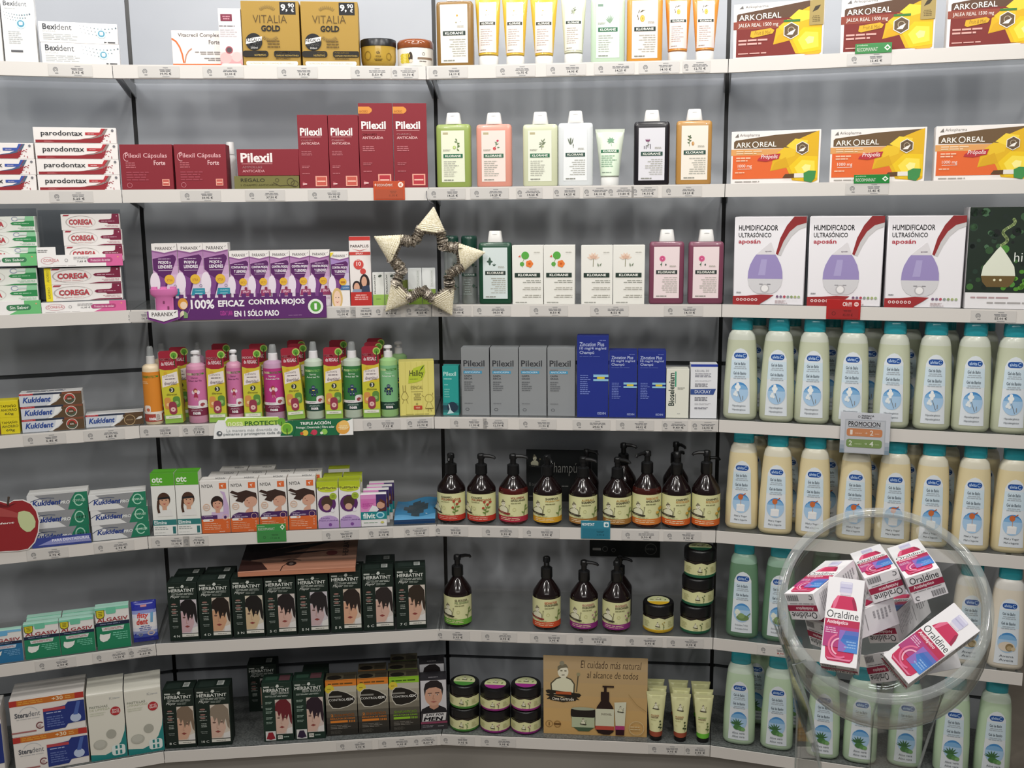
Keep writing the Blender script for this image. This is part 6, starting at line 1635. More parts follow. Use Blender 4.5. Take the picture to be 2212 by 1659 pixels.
# ---- sixth shelf, far left bay
def art_alg(col):
    def f(A):
        A.rect(0, 0, 1, .64, col); A.rect(0, .56, 1, .65, '#1d2740'); A.lines(.12, .585, .8, .625, 1, '#77839a')
        A.rect(0, .93, 1, 1, '#7fcfae' if col != '#2a6f9c' else '#7ab8dc'); A.rrect(.32, .84, .62, 1, '#6fc0a0' if col != '#2a6f9c' else '#6aaed6', .25)
        A.poly([(.02, .82), (.05, .76), (.15, .73), (.25, .76), (.28, .82), (.28, .95), (.02, .95)], '#5a5a2c'); A.poly([(.04, .82), (.06, .78), (.15, .75), (.24, .78), (.26, .82), (.26, .94), (.04, .94)], '#d0c22c'); A.lines(.08, .8, .23, .92, 3, '#6a6420', 'c')
        A.text('ALGASIV', .04, .66, .96, .755, '#9c2f38', .018)
        A.poly([(.18, .44), (.16, .53), (.84, .54), (.8, .44)], '#cfd6d2' if col != '#2a6f9c' else '#c3d3e0'); A.lines(.2, .46, .8, .52, 2, '#b06a70', 'c')
        A.poly([(.08, .28), (.1, .38), (.2, .36), (.36, .36), (.42, .38), (.38, .26), (.3, .2), (.18, .18), (.1, .22)], '#e6e6e0'); A.lines(.46, .2, .92, .4, 4, '#6fc09f' if col != '#2a6f9c' else '#6aa0c8', 'r')
    return f
AG = 'denture pad cartons'
at = lambda T: (T.rect(0, 0, 1, 1, '#a9d6c4'))
cartons('denture_pad_carton', 0, 5, [(-26, 52, 1362)], '#e3e0dc', art_alg('#2a6f9c'), 'blue and white denture pad carton at the left edge of the sixth shelf', 'box', AG, d=.012, dp=.02, top=at)
cartons('denture_pad_carton', 0, 5, [(56, 132, 1345), (133.5, 207, 1334)], '#e3e0dc', art_alg('#23805a'), 'green and white denture pad carton at the front, {}', 'box', AG, d=.012, dp=.02, top=at)
cartons('denture_pad_carton', 0, 5, [(211.5, 284, 1310)], '#e3e0dc', art_alg('#23805a'), 'green and white denture pad carton standing tallest, beside the blue bag', 'box', AG, d=.012, dp=.03, top=at)
for j, d in ((0, .034), (1, .056)):
    cartons('denture_pad_carton', 0, 5, [(56 + j * 2, 132 + j * 2, 1338 - j * 8, 1345), (134 + j * 2, 207 + j * 2, 1327 - j * 8, 1334)], '#dfe0dc', art_alg('#23805a'), 'green and white denture pad carton in the %s row, {}' % ('second', 'third')[j], 'box', AG, d=d, dp=.02, top=at)
def fitty():
    d = .016
    u0 = UZ(0, d, 288.5, ZS[5]); u1 = UZ(0, d, 343, ZS[5]); zt = V(0, d, 310, 1302)[1] - ZS[5]; w = u1 - u0
    r = empty('denture_pad_pouch'); place(r, 0, (u0 + u1) / 2, d, ZS[5]); tag(r, 'blue and white plastic pouch with orange-red lettering, sixth shelf', 'pouch')
    mb = MB(); prof = []
    for t in (0, .03, .1, .3, .6, .85, .95, 1): prof.append((zt * t, w / 2 * (1 - .03 * math.sin(t * 3.1)), .003 + .012 * math.sin(math.pi * min(1, max(0, t))) ** .6, 3.5))
    mb.loft(prof, mat('#27309a', 'gloss'), seg=28, cy=.016)
    mb.build('pouch_film', r)
    def dr(A):
        A.rect(0, 0, 1, 1, '#27309a'); A.vgrad(0, .12, 1, .82, ['#4a5ab0', '#9aa4d0', '#d6d6e0', '#e3e0e0', '#e3e0e0', '#e0dede', '#d0d2e0', '#8a94c8'])
        A.text('fitty', .2, .60, .68, .76, '#c8433c', .04, .15); A.text('dent', .16, .46, .64, .62, '#c8433c', .04, .15); A.poly([(.74, .5), (.76, .74), (.88, .76), (.84, .5)], '#6a9cc0')
        A.lines(.22, .3, .8, .44, 3, '#5a62a0', 'c'); A.ring(.3, .2, .09, '#8a8f9c', t=.5); A.ring(.74, .22, .16, '#d6c3bd', ry=.07, t=.4); A.rect(.36, .9, .62, .95, '#c88a90')
    curved_label(Surf(prof, cy=.016), w * .93, zt * .96, zt * .02, dr, 'print', r, nx=8, nz=7)
fitty()

# ---- hair colour cartons, sixth and bottom shelves
def art_herb(code, hair='#1f1a1c', skin='#c9a08c', fash=None, photo='#cfc9c4'):
    def f(A):
        w_ = '#cfd3cc'
        A.rect(.06, .915, .25, .94, '#b9bdb6'); A.lines(.3, .918, .44, .935, 1, '#8a9088'); A.poly([(.46, .93), (.5, .965), (.56, .965), (.58, .93), (.52, .91)], w_); A.lines(.62, .918, .75, .935, 1, '#8a9088')
        A.text('HERBATINT', .06, .845, .92, .90, '#dfe2db', .015)
        if fash:
            A.text('flash fashion', .3, .80, .9, .855, '#cfd3cc', -.005, .3); A.lines(.1, .755, .95, .785, 2, '#aab5ac')
        else:
            A.lines(.1, .79, .93, .83, 2, '#aab0a8', 'c'); A.text('Mayor', .1, .735, .42, .79, '#dfe2db', 0, .35); A.lines(.45, .74, .92, .78, 2, '#8a928a')
        x0, x1, y0, y1 = .42, .965, .13 if not fash else .12, .71
        A.vgrad(x0, y0, x1, y1, [photo, photo]); A.T = None
        fx = lambda u: x0 + u * (x1 - x0); fy = lambda v: y0 + v * (y1 - y0)
        A.poly([(fx(.0), fy(.02)), (fx(0), fy(.62)), (fx(.3), fy(.7)), (fx(.72), fy(.6)), (fx(.8), fy(.3)), (fx(.62), fy(.1)), (fx(.5), fy(.02))], skin)
        A.poly([(fx(.62), fy(.0)), (fx(.66), fy(.14)), (fx(1), fy(.2)), (fx(1), fy(0))], '#d9d6d2')
        A.ell(fx(.18), fy(.47), .05, '#6a5048', ry=.012); A.ell(fx(.58), fy(.48), .055, '#5a443e', ry=.012); A.poly([(fx(.2), fy(.2)), (fx(.35), fy(.235)), (fx(.52), fy(.2)), (fx(.36), fy(.165))], '#8a3f3a'); A.stroke([(fx(.34), fy(.44)), (fx(.3), fy(.3)), (fx(.4), fy(.29))], .01, '#b58a76')
        A.poly([(fx(-.02), fy(.68)), (fx(.02), fy(.9)), (fx(.3), fy(1.0)), (fx(.7), fy(1.0)), (fx(.95), fy(.86)), (fx(1.0), fy(.5)), (fx(.98), fy(.26)), (fx(.88), fy(.34)), (fx(.8), fy(.58)), (fx(.66), fy(.4)), (fx(.6), fy(.56)), (fx(.5), fy(.46)), (fx(.42), fy(.36)), (fx(.34), fy(.62)), (fx(.2), fy(.5)), (fx(.12), fy(.66))], hair)
        if not fash:
            for yy in (.62, .53, .47): A.ell(.2, yy + .02, .08, '#8f6a62', ry=.014); A.lines(.06, yy - .03, .36, yy, 1, '#8a928a', 'c')
            A.lines(.1, .33, .34, .41, 3, '#9aa29a', 'c'); A.lines(.1, .22, .34, .27, 2, '#77807a', 'c')
            A.text(code, .12, .065, .34, .105, '#cfd3cc', .012); A.rect(.42, .07, .965, .12, '#d6d4ca'); A.lines(.48, .08, .9, .105, 1, '#8f8d84', 'c')
        else:
            for yy in (.64, .54, .48, .38, .3): A.lines(.1, yy, .36, yy + .045, 2, '#8fa396', 'l')
            A.rect(.06, .02, .4, .18, '#cfcdca'); A.poly([(.16, .16), (.3, .16), (.38, .05), (.23, .03), (.08, .05)], fash); A.rect(.46, .035, .62, .1, '#dcdad0'); A.text(code, .48, .05, .6, .085, '#3a3a36'); A.lines(.66, .05, .9, .09, 1, '#8fa396')
    return f
DG = '#17251e'
HG = 'dark green hair colour cartons'
ht = lambda T: (T.rect(.1, .1, .55, .8, '#23302a'), T.rect(.62, .25, .82, .75, '#b5b9b4'), T.lines(.64, .3, .8, .7, 4, '#3a443e'))
W6 = [(368, 432, 1259, '4 N', '#1c1719', '#c4a3a8', '#c9c0c6'), (433, 503, 1254, '4 D', '#241a16', '#c99a78', '#cfc0b0'), (505, 574, 1249.5, '3 N', '#1b1816', '#c9b08c', '#cfc6b4'), (575.5, 643, 1246, '5 C', '#221b1c', '#cba699', '#cdc3be'),
      (644.5, 713, 1241, '5 N', '#231e20', '#bfa6a8', '#c6c0c6'), (716, 784, 1234, '5 R', '#2a201c', '#d0a083', '#d0bfae'), (785.5, 853, 1230, '6 C', '#2b2322', '#cda898', '#cfc6c0'), (857, 922.5, 1225, '7 C', '#33281f', '#cda38c', '#cfc4ba')]
for i, (a, b, t, code, hair, skin, ph) in enumerate(W6):
    cartons('hair_colour_carton', 1, 5, [(a, b, t)], DG, art_herb(code, hair, skin, None, ph), 'dark green hair colour carton coded %s, front row of the sixth shelf' % code, 'box', HG, d=.014, dp=.055, top=ht)
for i, (a, b, t, y, d, tx) in enumerate([(376, 437, 1242, 1250, .073, 'behind the leftmost front one'), (441, 506, 1238, 1246, .073, 'behind the second front one'), (726, 784, 1228, 1236, .073, 'behind the sixth front one'), (789, 853, 1212, 1220, .10, 'behind the seventh front one')]):
    cartons('hair_colour_carton', 1, 5, [(a, b, t, y)], DG, art_herb('', '#1c1719'), 'dark green hair colour carton in the second row, ' + tx, 'box', HG, d=d, dp=.055, top=ht)
# wide picture box lying across the carton tops
def picture_box():
    d0 = .004; z = max(V(1, .014, 610, 1246.5)[1], V(1, .014, 680, 1241)[1], V(1, .014, 540, 1249.5)[1], V(1, .014, 750, 1234)[1]) + .002
    u0 = UZ(1, d0, 514, z); u1 = UZ(1, d0, 768, z); w = u1 - u0
    r = empty('picture_box'); place(r, 1, u0, d0, z); tag(r, 'flat box printed with a face, lying across the dark green hair colour cartons', 'box')
    M = Matrix.Rotation(math.radians(7), 4, 'X'); D = .25; th = .012
    mb = MB(); mb.box(0, w, 0, D, 0, th, '#7a5a4c', M)
    mb.face([M @ Vector(p) for p in ((0, -.0003, 0), (w, -.0003, 0), (w, -.0003, th), (0, -.0003, th))], '#c9876a')
    A = Art(mb, w, D, x0=0, fn=lambda x, y, l: M @ Vector((x, y, th + l)))
    A.rect(0, 0, 1, 1, '#6f5448'); A.rect(0, 0, 1, .2, '#b58068'); A.poly([(.45, .2), (1, .2), (1, .7), (.6, .6)], '#93705f')
    A.poly([(0, .1), (0, 1), (.9, 1), (.75, .8), (.2, .5), (.9, .75), (.5, .5), (.1, .3)], '#1c1416'); A.poly([(0, .25), (.3, .35), (.9, .48), (.3, .42)], '#1c1416'); A.poly([(.0, .02), (.0, .3), (.18, .22), (.25, .04)], '#3a221e')
    A.ell(.44, .16, .045, '#2a1c1a', ry=.05); A.ell(.44, .16, .02, '#6a5a54', ry=.03); A.stroke([(.36, .24), (.44, .27), (.52, .23)], .012, '#2a1c1a'); A.ell(.78, .38, .05, '#6a3434', ry=.06); A.stroke([(.36, 0), (.37, .1), (.40, .16)], .008, '#3a221e')
    A.text('HERBATINT', .875, .3, .925, .9, '#3a2c2a', .01, rot=90)
    mb.build('printed_box', r)
picture_box()

# ---- bottom shelf, far left
def art_ster(A):
    A.rect(0, .84, 1, 1, '#b5362f'); A.rect(.1, .84, .88, 1, '#c8702a'); A.lines(.12, .87, .48, .97, 2, '#e0a040'); A.text('+30', .57, .87, .72, .975, '#ecd9b8', .02); A.lines(.75, .87, .86, .97, 2, '#e8b060')
    A.text('Stera', .06, .52, .24, .66, '#5a5c62', .03); A.text('dent', .24, .53, .40, .67, '#77797e', 0); A.lines(.08, .46, .4, .49, 1, '#b9b9b9'); A.ring(.25, .6, .13, '#c3c6c8', ry=.2, t=.06, a0=20, a1=160)
    A.rect(.0, .1, .33, .14, '#a86a68'); A.ring(.385, .25, .055, '#7d4a4c', t=.3, a0=40, a1=330); A.lines(.36, .2, .42, .28, 2, '#b58a8a')
    A.poly([(.44, .06), (.44, .66), (.74, .7), (.78, .78), (1, .78), (1, .2), (.76, .18), (.72, .08)], '#25357c'); A.rect(.44, .60, .74, .68, '#b5454c'); A.lines(.48, .52, .78, .57, 1, '#a9b3d6'); A.lines(.48, .15, .74, .46, 5, '#5f6fa8'); A.ell(.87, .32, .075, '#b9c6de', ry=.12); A.poly([(.84, .4), (.9, .76), (.95, .76), (.9, .4)], '#4a64a8')
SG = 'denture tablet cartons'
stack('denture_tablet_carton', 0, 6, [(31, 194, 1582, 1640), (21, 187, 1507, 1560)], '#e6e0da', art_ster, ['white and blue denture tablet carton with orange band, %s of two' % q for q in ('lower', 'upper')], SG, .11, d=.012)
cartons('denture_tablet_carton', 0, 6, [(-155, 14, 1540)], '#e0dcd8', art_ster, 'denture tablet carton mostly cut off by the left photo edge, bottom shelf', 'box', SG, d=.014, dp=.08)
def art_past(pt):
    def f(A):
        A.poly([(1, .52), (.97, .4), (.85, .24), (.65, .12), (.4, .07), (0, .1), (0, 0), (1, 0)], '#23807e')
        A.text('Kin', .62, .90, .78, .94, '#a9aba8', 0); A.lines(.78, .9, .96, .93, 1, '#b9bbb8'); A.text('PASTILHAS' if pt else 'PASTILLAS', .06, .80, .56, .835, '#8f9384', .012); A.text('DE LIMPEZA' if pt else 'LIMPIADORAS', .06, .76, .62, .79, '#b9bda0', 0); A.lines(.06, .68, .5, .74, 2, '#cfd0bc')
        A.ell(.76, .72, .14, '#b02f34'); A.text('24+12', .67, .725, .86, .755, '#f0dcd8', .02); A.text('GRATIS', .66, .69, .87, .72, '#f0dcd8', .02)
        A.ell(.6, .38, .14, '#a9a89c', ry=.07, rot=10); A.ell(.28, .24, .19, '#b3b2a6', ry=.075); A.ell(.27, .25, .15, '#bcbbb0', ry=.055)
        A.rrect(.58, .04, .95, .2, '#d9e3df', .25); A.rect(.68, .055, .74, .19, '#23807e'); A.rect(.8, .055, .86, .19, '#23807e'); A.rect(.68, .115, .86, .14, '#d9e3df')
    return f
def past(xl, xr, yt, pt, label):
    d = .012
    ul, ur = UZ(0, d, xl, ZS[6]), UZ(0, d, xr, ZS[6]); h = V(0, d, (xl + xr) / 2 - 6, yt)[1] - ZS[6]; w = (ur - ul) * .99; dp = .07
    mb = MB(); k = 6; pts = [(0, 0), (0, h - .012)] + [(.012 - .012 * math.cos(t * math.pi / 2 / k), h - .012 + .012 * math.sin(t * math.pi / 2 / k)) for t in range(1, k + 1)] + [(dp, h + .012), (dp, 0)]
    L = [mb.bm.verts.new((-w / 2, y, z)) for y, z in pts]; R = [mb.bm.verts.new((w / 2, y, z)) for y, z in pts]; n = len(pts); m = mb.mi(mat('#dcd9cc', 'gloss'))
    for i in range(n):
        f = mb.bm.faces.new((L[i], R[i], R[(i + 1) % n], L[(i + 1) % n])); f.material_index = m; f.smooth = 1 < i < 8
    mb.bm.faces.new(L).material_index = m; mb.bm.faces.new(R[::-1]).material_index = m
    art_past(pt)(Art(mb, w, h - .008))
    o = mb.build('denture_tablet_carton'); place(o, 0, (ul + ur) / 2, d, ZS[6]); tag(o, label, 'box', 'cream and teal tablet cartons')
past(197.5, 276.5, 1492, True, 'cream tablet carton with rounded top and teal corner, left of the pair')
past(278, 356.5, 1483, False, 'cream tablet carton with rounded top and teal corner, right of the pair')
# ---- bottom shelf, second bay
for (a, b, t, code, hair, skin, tx) in [(359, 426, 1489, '8 C', '#7d6a58', '#cfa58c', 'ash blond hair, bottom shelf'), (427.5, 502, 1485, '10 C', '#8a7c6c', '#cfae9c', 'light blond hair, bottom shelf')]:
    cartons('hair_colour_carton', 1, 6, [(a, b, t)], DG, art_herb(code, hair, skin, None, '#cfc4b6'), 'dark green hair colour carton coded %s with %s' % (code, tx), 'box', HG, d=.016, dp=.055, top=ht)
for (a, b, t, code, hair, fc, tx) in [(571, 636, 1474, 'FF3', '#6a1f28', '#8f1f2c', 'deep red hair'), (637.5, 704, 1469, 'FF4', '#2a1a26', '#2f1f3a', 'dark violet hair')]:
    cartons('hair_colour_carton', 1, 6, [(a, b, t)], '#1b3026', art_herb(code, hair, '#cfae9e', fc, '#cbbcb4'), 'green hair colour carton with a square swatch and %s' % tx, 'box', HG, d=.02, dp=.055, top=lambda T: (T.rect(.1, .3, .5, .7, '#2f4a3c'), T.rect(.56, .2, .92, .8, '#5a3a3f')))
cartons('hair_colour_carton', 1, 6, [(533, 597, 1436, 1440)], DG, art_herb('', '#1c1719'), 'dark hair colour carton alone in the shade at the back of the bottom shelf', 'box', HG, d=.2, dp=.055, top=ht)
cartons('hair_colour_carton', 1, 6, [(652, 708, 1452, 1456)], DG, None, 'dark hair colour carton behind the violet-haired one', 'box', HG, d=.085, dp=.055)
def art_gx(col, solo):
    def f(A):
        A.vgrad(0, 0, 1, .9, ['#2e2b26', '#36322c', '#47423a', '#5c574c', '#7a7466', '#96907f', '#a9a392', '#b9b4a4'])
        A.rect(0, .9, 1, 1, col); A.lines(.08, .92, .9, .97, 1, '#6a4a1c' if col != '#8fc02f' else '#3f5a12', 'c'); A.ell(.13, .855, .15, '#d9c23c'); A.lines(.05, .84, .2, .87, 1, '#8a7a20', 'c')
        A.poly([(.06, .68), (.1, .78), (.2, .83), (.4, .83), (.7, .78), (.92, .70), (.96, .65), (.9, .58), (.7, .52), (.4, .485), (.2, .5), (.1, .58)], '#cfcabc'); A.poly([(.08, .68), (.12, .77), (.22, .82), (.4, .82), (.68, .77), (.9, .69), (.94, .65), (.88, .59), (.68, .53), (.4, .5), (.22, .515), (.12, .59)], '#1f1b16')
        A.rect(.1, .70, .52, .73, '#8a8780'); A.text('CONTROL', .1, .635, .64, .675, '#e6e4de', .005); A.text('GX', .65, .635, .9, .68, '#e6e4de', .035)
        A.text('SHAMPOO', .14 if solo else .26, .345, .9, .395, col, .01); A.text('REDUCTOR DE CANAS', .12, .295, .92, .325, col, .015); A.rect(.12, .235, .68, .275, col)
        if not solo: A.text('2', .14, .345, .22, .395, col, .03)
        for i in range(4): A.rect(.72 + i * .055, .235, .75 + i * .055, .275, col)
        A.lines(.12, .12, .8, .2, 3, '#77726a'); A.lines(.12, .03, .5, .1, 3, '#5a564e')
    return f
def gxt(c): return lambda T: (T.rect(0, 0, 1, 1, '#57503f'), T.ell(.28, .4, .24, '#1f1b16', ry=.26), T.rect(.58, .2, .96, .7, '#3c362a'), T.rect(0, 0, 1, .1, c))
CG = 'grooming shampoo cartons'
cartons('shampoo_carton', 1, 6, [(707, 774, 1470), (776, 841, 1466.5)], '#3a352c', art_gx('#d97f2c', False), 'dark grooming shampoo carton with an orange top band, {}', 'box', CG, d=.03, dp=.05, top=gxt('#d97f2c'))
cartons('shampoo_carton', 1, 6, [(843.5, 908, 1463)], '#3a352c', art_gx('#8fc02f', True), 'dark grooming shampoo carton with a lime green top band, front row', 'box', CG, d=.03, dp=.05, top=gxt('#8fc02f'))
cartons('shampoo_carton', 1, 6, [(773, 834, 1449, 1452)], '#3a352c', None, 'dark shampoo carton behind the right orange banded one', 'box', CG, d=.085, dp=.05, top=gxt('#8a5a2c'))
cartons('shampoo_carton', 1, 6, [(838, 902, 1447, 1451)], '#3a352c', None, 'dark shampoo carton just behind the lime banded one', 'box', CG, d=.085, dp=.05, top=gxt('#6a8a2c'))
cartons('shampoo_carton', 1, 6, [(843, 902, 1428, 1433)], '#3a352c', None, 'dark shampoo carton farthest back behind the lime banded one', 'box', CG, d=.14, dp=.05, top=gxt('#4a5a2c'))
def art_jfm(A):
    A.rect(0, 0, 1, 1, '#3a3538'); A.rect(.02, .36, .98, .99, '#cfcdd0')
    A.poly([(0, .34), (.05, .42), (.3, .48), (.72, .48), (.95, .42), (1, .34)], '#1f1c20'); A.poly([(.34, .45), (.34, .56), (.68, .56), (.68, .45), (.5, .4)], '#c09078')
    A.ell(.5, .68, .33, '#cf9f86', ry=.2); A.poly([(.17, .68), (.14, .82), (.2, .93), (.4, .985), (.65, .985), (.82, .92), (.87, .8), (.83, .68), (.79, .8), (.6, .85), (.35, .84), (.22, .8)], '#231d1e')
    A.stroke([(.28, .735), (.44, .735)], .03, '#3a2a26'); A.stroke([(.56, .735), (.72, .735)], .03, '#3a2a26'); A.ell(.36, .70, .045, '#e0d3cc', ry=.012); A.ell(.36, .70, .022, '#4a3a34'); A.ell(.64, .70, .045, '#e0d3cc', ry=.012); A.ell(.64, .70, .022, '#4a3a34'); A.stroke([(.5, .7), (.47, .62), (.54, .615)], .015, '#a87560'); A.poly([(.38, .565), (.5, .58), (.63, .565), (.5, .545)], '#a8645a')
    A.poly([(.05, .17), (.1, .33), (.97, .34), (.93, .18)], '#d6d3d2'); A.text('JUST FOR', .16, .265, .88, .325, '#26242a', .035, .15); A.text('MEN', .1, .18, .84, .258, '#26242a', .04, .15); A.rect(0, .125, 1, .165, '#8a3f5a'); A.lines(.06, .05, .5, .1, 2, '#8a868a'); A.lines(.64, .05, .94, .09, 1, '#8a868a')
jt = lambda T: (T.rect(0, 0, 1, 1, '#2c2a2e'), T.lines(.3, .2, .7, .4, 1, '#8a868a', 'c'))
cartons('hair_colour_carton', 1, 6, [(909.5, 967, 1468)], '#3a3538', art_jfm, 'grey carton with a dark haired man, right end of the left-of-centre bay', 'box', "grey men's hair colour cartons", d=.03, dp=.05, top=jt)
cartons('hair_colour_carton', 1, 6, [(905, 960, 1433, 1440)], '#3a3538', art_jfm, "grey carton behind, only the man's dark hair showing above the front one", 'box', "grey men's hair colour cartons", d=.09, dp=.05, top=jt)
# =================================================================== lower shelves, right half
CREAM = '#dcdba6'
def bust(A, x, y, s, ribbon='#3a3428'):
    """generic line-drawn elderly woman with a ribbon underneath"""
    k = A.asp(); q = lambda pts: [(x + a * s, y + b * s * k) for a, b in pts]; ln = '#5a5440'
    A.poly(q([(-.42, .05), (-.45, .4), (-.25, .6), (-.1, .66), (.12, .66), (.3, .58), (.42, .4), (.4, .05)]), '#e4e2c4'); A.stroke(q([(-.42, .05), (-.45, .4), (-.25, .6), (-.08, .66)]), .05 * s, ln); A.stroke(q([(.12, .66), (.3, .58), (.42, .4), (.4, .05)]), .05 * s, ln)
    A.ell(x, y + .88 * s * k, .2 * s, '#e9e4cc', ry=.25 * s * k); A.poly(q([(-.2, .9), (-.2, 1.08), (-.05, 1.2), (.12, 1.18), (.2, 1.04), (.1, 1.05), (-.08, 1.02)]), '#77705a'); A.ell(x - .04 * s, y + 1.22 * s * k, .09 * s, '#8f8a74')
    A.stroke(q([(-.1, .92), (-.02, .92)]), .04 * s, ln); A.stroke(q([(.05, .92), (.13, .92)]), .04 * s, ln); A.stroke(q([(-.05, .75), (.06, .76)]), .03 * s, ln)
    A.stroke(q([(.5, .1), (.56, .75)]), .04 * s, ln); A.ell(x + .57 * s, y + .8 * s * k, .07 * s, '#9a9270')
    A.poly(q([(-.65, .12), (-.6, .02), (.6, -.12), (.68, -.02), (.6, .04), (-.55, .16)]), ribbon); A.poly(q([(-.5, .12), (-.5, -.04), (.5, -.16), (.5, 0)]), ribbon); A.lines(*q([(-.35, -.03)])[0], *q([(.4, .04)])[0], 1, '#a89f86')
def oma_label(style, band, l1, l2, c1, c2):
    def f(A):
        A.rect(0, .2, 1, 1, CREAM); A.rect(0, 0, 1, .2, band); A.lines(.1, .05, .85, .17, 2, '#e9d3b0' if band != '#c23a2c' else '#e6b0a0', 'l', .35)
        if style == 'A':
            bust(A, .05, .3, .28); A.text(l1, .2, .84, .58, .92, c1, .025); A.text(l2, .2, .75, .88, .83, c2, .02); A.lines(.2, .68, .55, .72, 1, '#8a8a60'); A.ring(.3, .48, .06, '#c9c78f', t=.25)
            A.stroke([(.68, .22), (.72, .5), (.84, .7)], .02, '#6a7a3c'); A.stroke([(.72, .45), (.66, .7)], .015, '#6a7a3c')
            for dx, dy in ((.66, .72), (.84, .7), (.62, .5), (.76, .62)): A.ell(dx, dy, .045, '#b04a34')
            for dx, dy, a in ((.7, .35, 20), (.74, .5, 10), (.7, .3, 150), (.72, .42, 160)): leaf(A, dx, dy, .12, .06, a, '#6f8a3f')
        else:
            bust(A, .2, .32, .36, '#8a2f2c' if style == 'R' else '#3a3428'); A.text(l1, .46, .84, .88, .92, c1, .02); A.text(l2, .46, .755, .92, .83, c2, .025); A.lines(.46, .66, .85, .72, 1, '#8a8a60'); A.ring(.58, .47, .06, '#c9c78f', t=.25)
            A.stroke([(.88, .22), (.92, .5)], .02, '#6a7a3c')
            for dx, dy, a in ((.9, .4, 40), (.9, .3, 140), (.92, .5, 80)): leaf(A, dx, dy, .12, .05, a, '#7a8f4c')
            if style == 'F': A.ell(.93, .52, .06, '#c99a3a'); A.ell(.85, .4, .05, '#d0a54a')
            if style == 'P':
                for dx, dy in ((.82, .5), (.9, .58), (.86, .4)): A.ell(dx, dy, .025, '#b06a8f')
        A.lines(.2, .225, .6, .26, 1, '#a3a070')
    return f
def oma(bay, s, xl, xr, ytop, lab, label, front=.012, noz=90, liquid='#1b1010', group='dark pump bottles', hb=None):
    u, dc, r0 = round_fit(bay, s, xl, xr, front)
    H = V(bay, dc, (xl + xr) / 2, ytop)[1] - ZS[s]
    r = empty('pump_bottle'); place(r, bay, u, dc, ZS[s]); tag(r, label, 'bottle', group)
    mb = MB(); prof = [(0, r0 * .88, r0 * .88), (.004, r0 * .97, r0 * .97), (.010, r0, r0), (H * .475, r0, r0), (H * .50, r0 * .985, r0 * .985), (H * .53, r0 * .92, r0 * .92), (H * .60, r0 * .68, r0 * .68), (H * .655, r0 * .48, r0 * .48), (H * .68, r0 * .38, r0 * .38), (H * .70, r0 * .36, r0 * .36)]
    mb.loft(prof, mat(liquid, 'gloss'), seg=32, mz=[(-1, mat(liquid, 'gloss'))] if liquid == '#1b1010' else [(-1, mat(liquid, 'gloss')), (H * .52, mat('#1b1010', 'gloss'))]); mb.build('bottle_body', r)
    mb = MB(); blk = mat('#141415', 'plastic')
    mb.loft([(H * .702, r0 * .39, r0 * .39), (H * .71, r0 * .42, r0 * .42), (H * .84, r0 * .41, r0 * .41), (H * .855, r0 * .3, r0 * .3), (H * .86, r0 * .2, r0 * .2), (H * .93, r0 * .2, r0 * .2)], blk, seg=20)
    mb.loft([(H * .93, r0 * .26, r0 * .26), (H * .985, r0 * .26, r0 * .26), (H, r0 * .2, r0 * .2)], blk, seg=16)
    a = math.radians(noz); dx, dy = math.sin(a), -math.cos(a)
    L = r0 * 1.02
    mb.tube([(0, 0, H * .972), (dx * L * .6, dy * L * .6, H * .972), (dx * L * .92, dy * L * .92, H * .958), (dx * L, dy * L, H * .935)], [r0 * .15, r0 * .13, r0 * .11, r0 * .09], blk, seg=8)
    mb.build('pump', r)
    if lab: curved_label(Surf(prof), r0 * 1.965, H * .405, H * .045, lab, 'label', r, nx=14, nz=1)
    return r
RB, OC, OR = '#c23a2c', '#a8783c', '#d9803a'
BK = '#4a3f2c'
oma(2, 4, 946, 1006.5, 979, oma_label('A', RB, 'CHAMPÚ', 'VOLUMINIZADOR', BK, '#b55a34'), 'dark pump bottle with red flowers and red band, leftmost on the fifth shelf', noz=0)
oma(2, 4, 1010, 1072, 980, oma_label('A', RB, 'CHAMPÚ', 'VOLUMINIZADOR', BK, '#b55a34'), 'dark pump bottle with red flowers and red band, second from left, nozzle right', noz=80)
oma(2, 4, 1078, 1141, 980.5, oma_label('R', '#b02f44', 'VOLUMEN', 'SPÜLUNG', '#a8443a', BK), 'reddish dark pump bottle with crimson label band, left of the chalkboard sign', noz=85, liquid='#4a1714')
oma(2, 4, 1152, 1214, 983, oma_label('L', '#dba42c', 'SHAMPOO', 'FÜR JEDEN TAG', BK, '#c9a04a'), 'dark pump bottle with yellow label band, in front of the chalkboard sign', noz=20)
oma(2, 4, 1229, 1290, 987, oma_label('L', OC, 'AUFBAU', 'SHAMPOO', '#b08a44', BK), 'dark pump bottle with ochre band, behind the turquoise rail card', noz=70, front=.01)
oma(2, 4, 1302, 1364, 988, oma_label('L', OC, 'AUFBAU', 'SHAMPOO', '#b08a44', BK), 'dark pump bottle with ochre band, right of the turquoise rail card', noz=60, front=.01)
oma(2, 4, 1365, 1428, 973, oma_label('F', OR, 'FARBSCHUTZ', 'SPÜLUNG', '#c98a4a', BK), 'dark pump bottle with reddish shoulder and orange label band', noz=-50, front=.01, liquid='#3f1812')
oma(2, 4, 1429, 1491, 976, oma_label('F', '#d9692c', 'CHAMPÚ', 'PROTECTOR COLOR', BK, '#c9924a'), 'dark pump bottle with orange band, second from right on the fifth shelf', noz=150, front=.01)
oma(2, 4, 1493, 1554, 972.5, oma_label('F', '#d9692c', 'CHAMPÚ', 'PROTECTOR COLOR', BK, '#c9924a'), 'dark pump bottle with orange band, rightmost on the fifth shelf, nozzle left', noz=-85, front=.01)
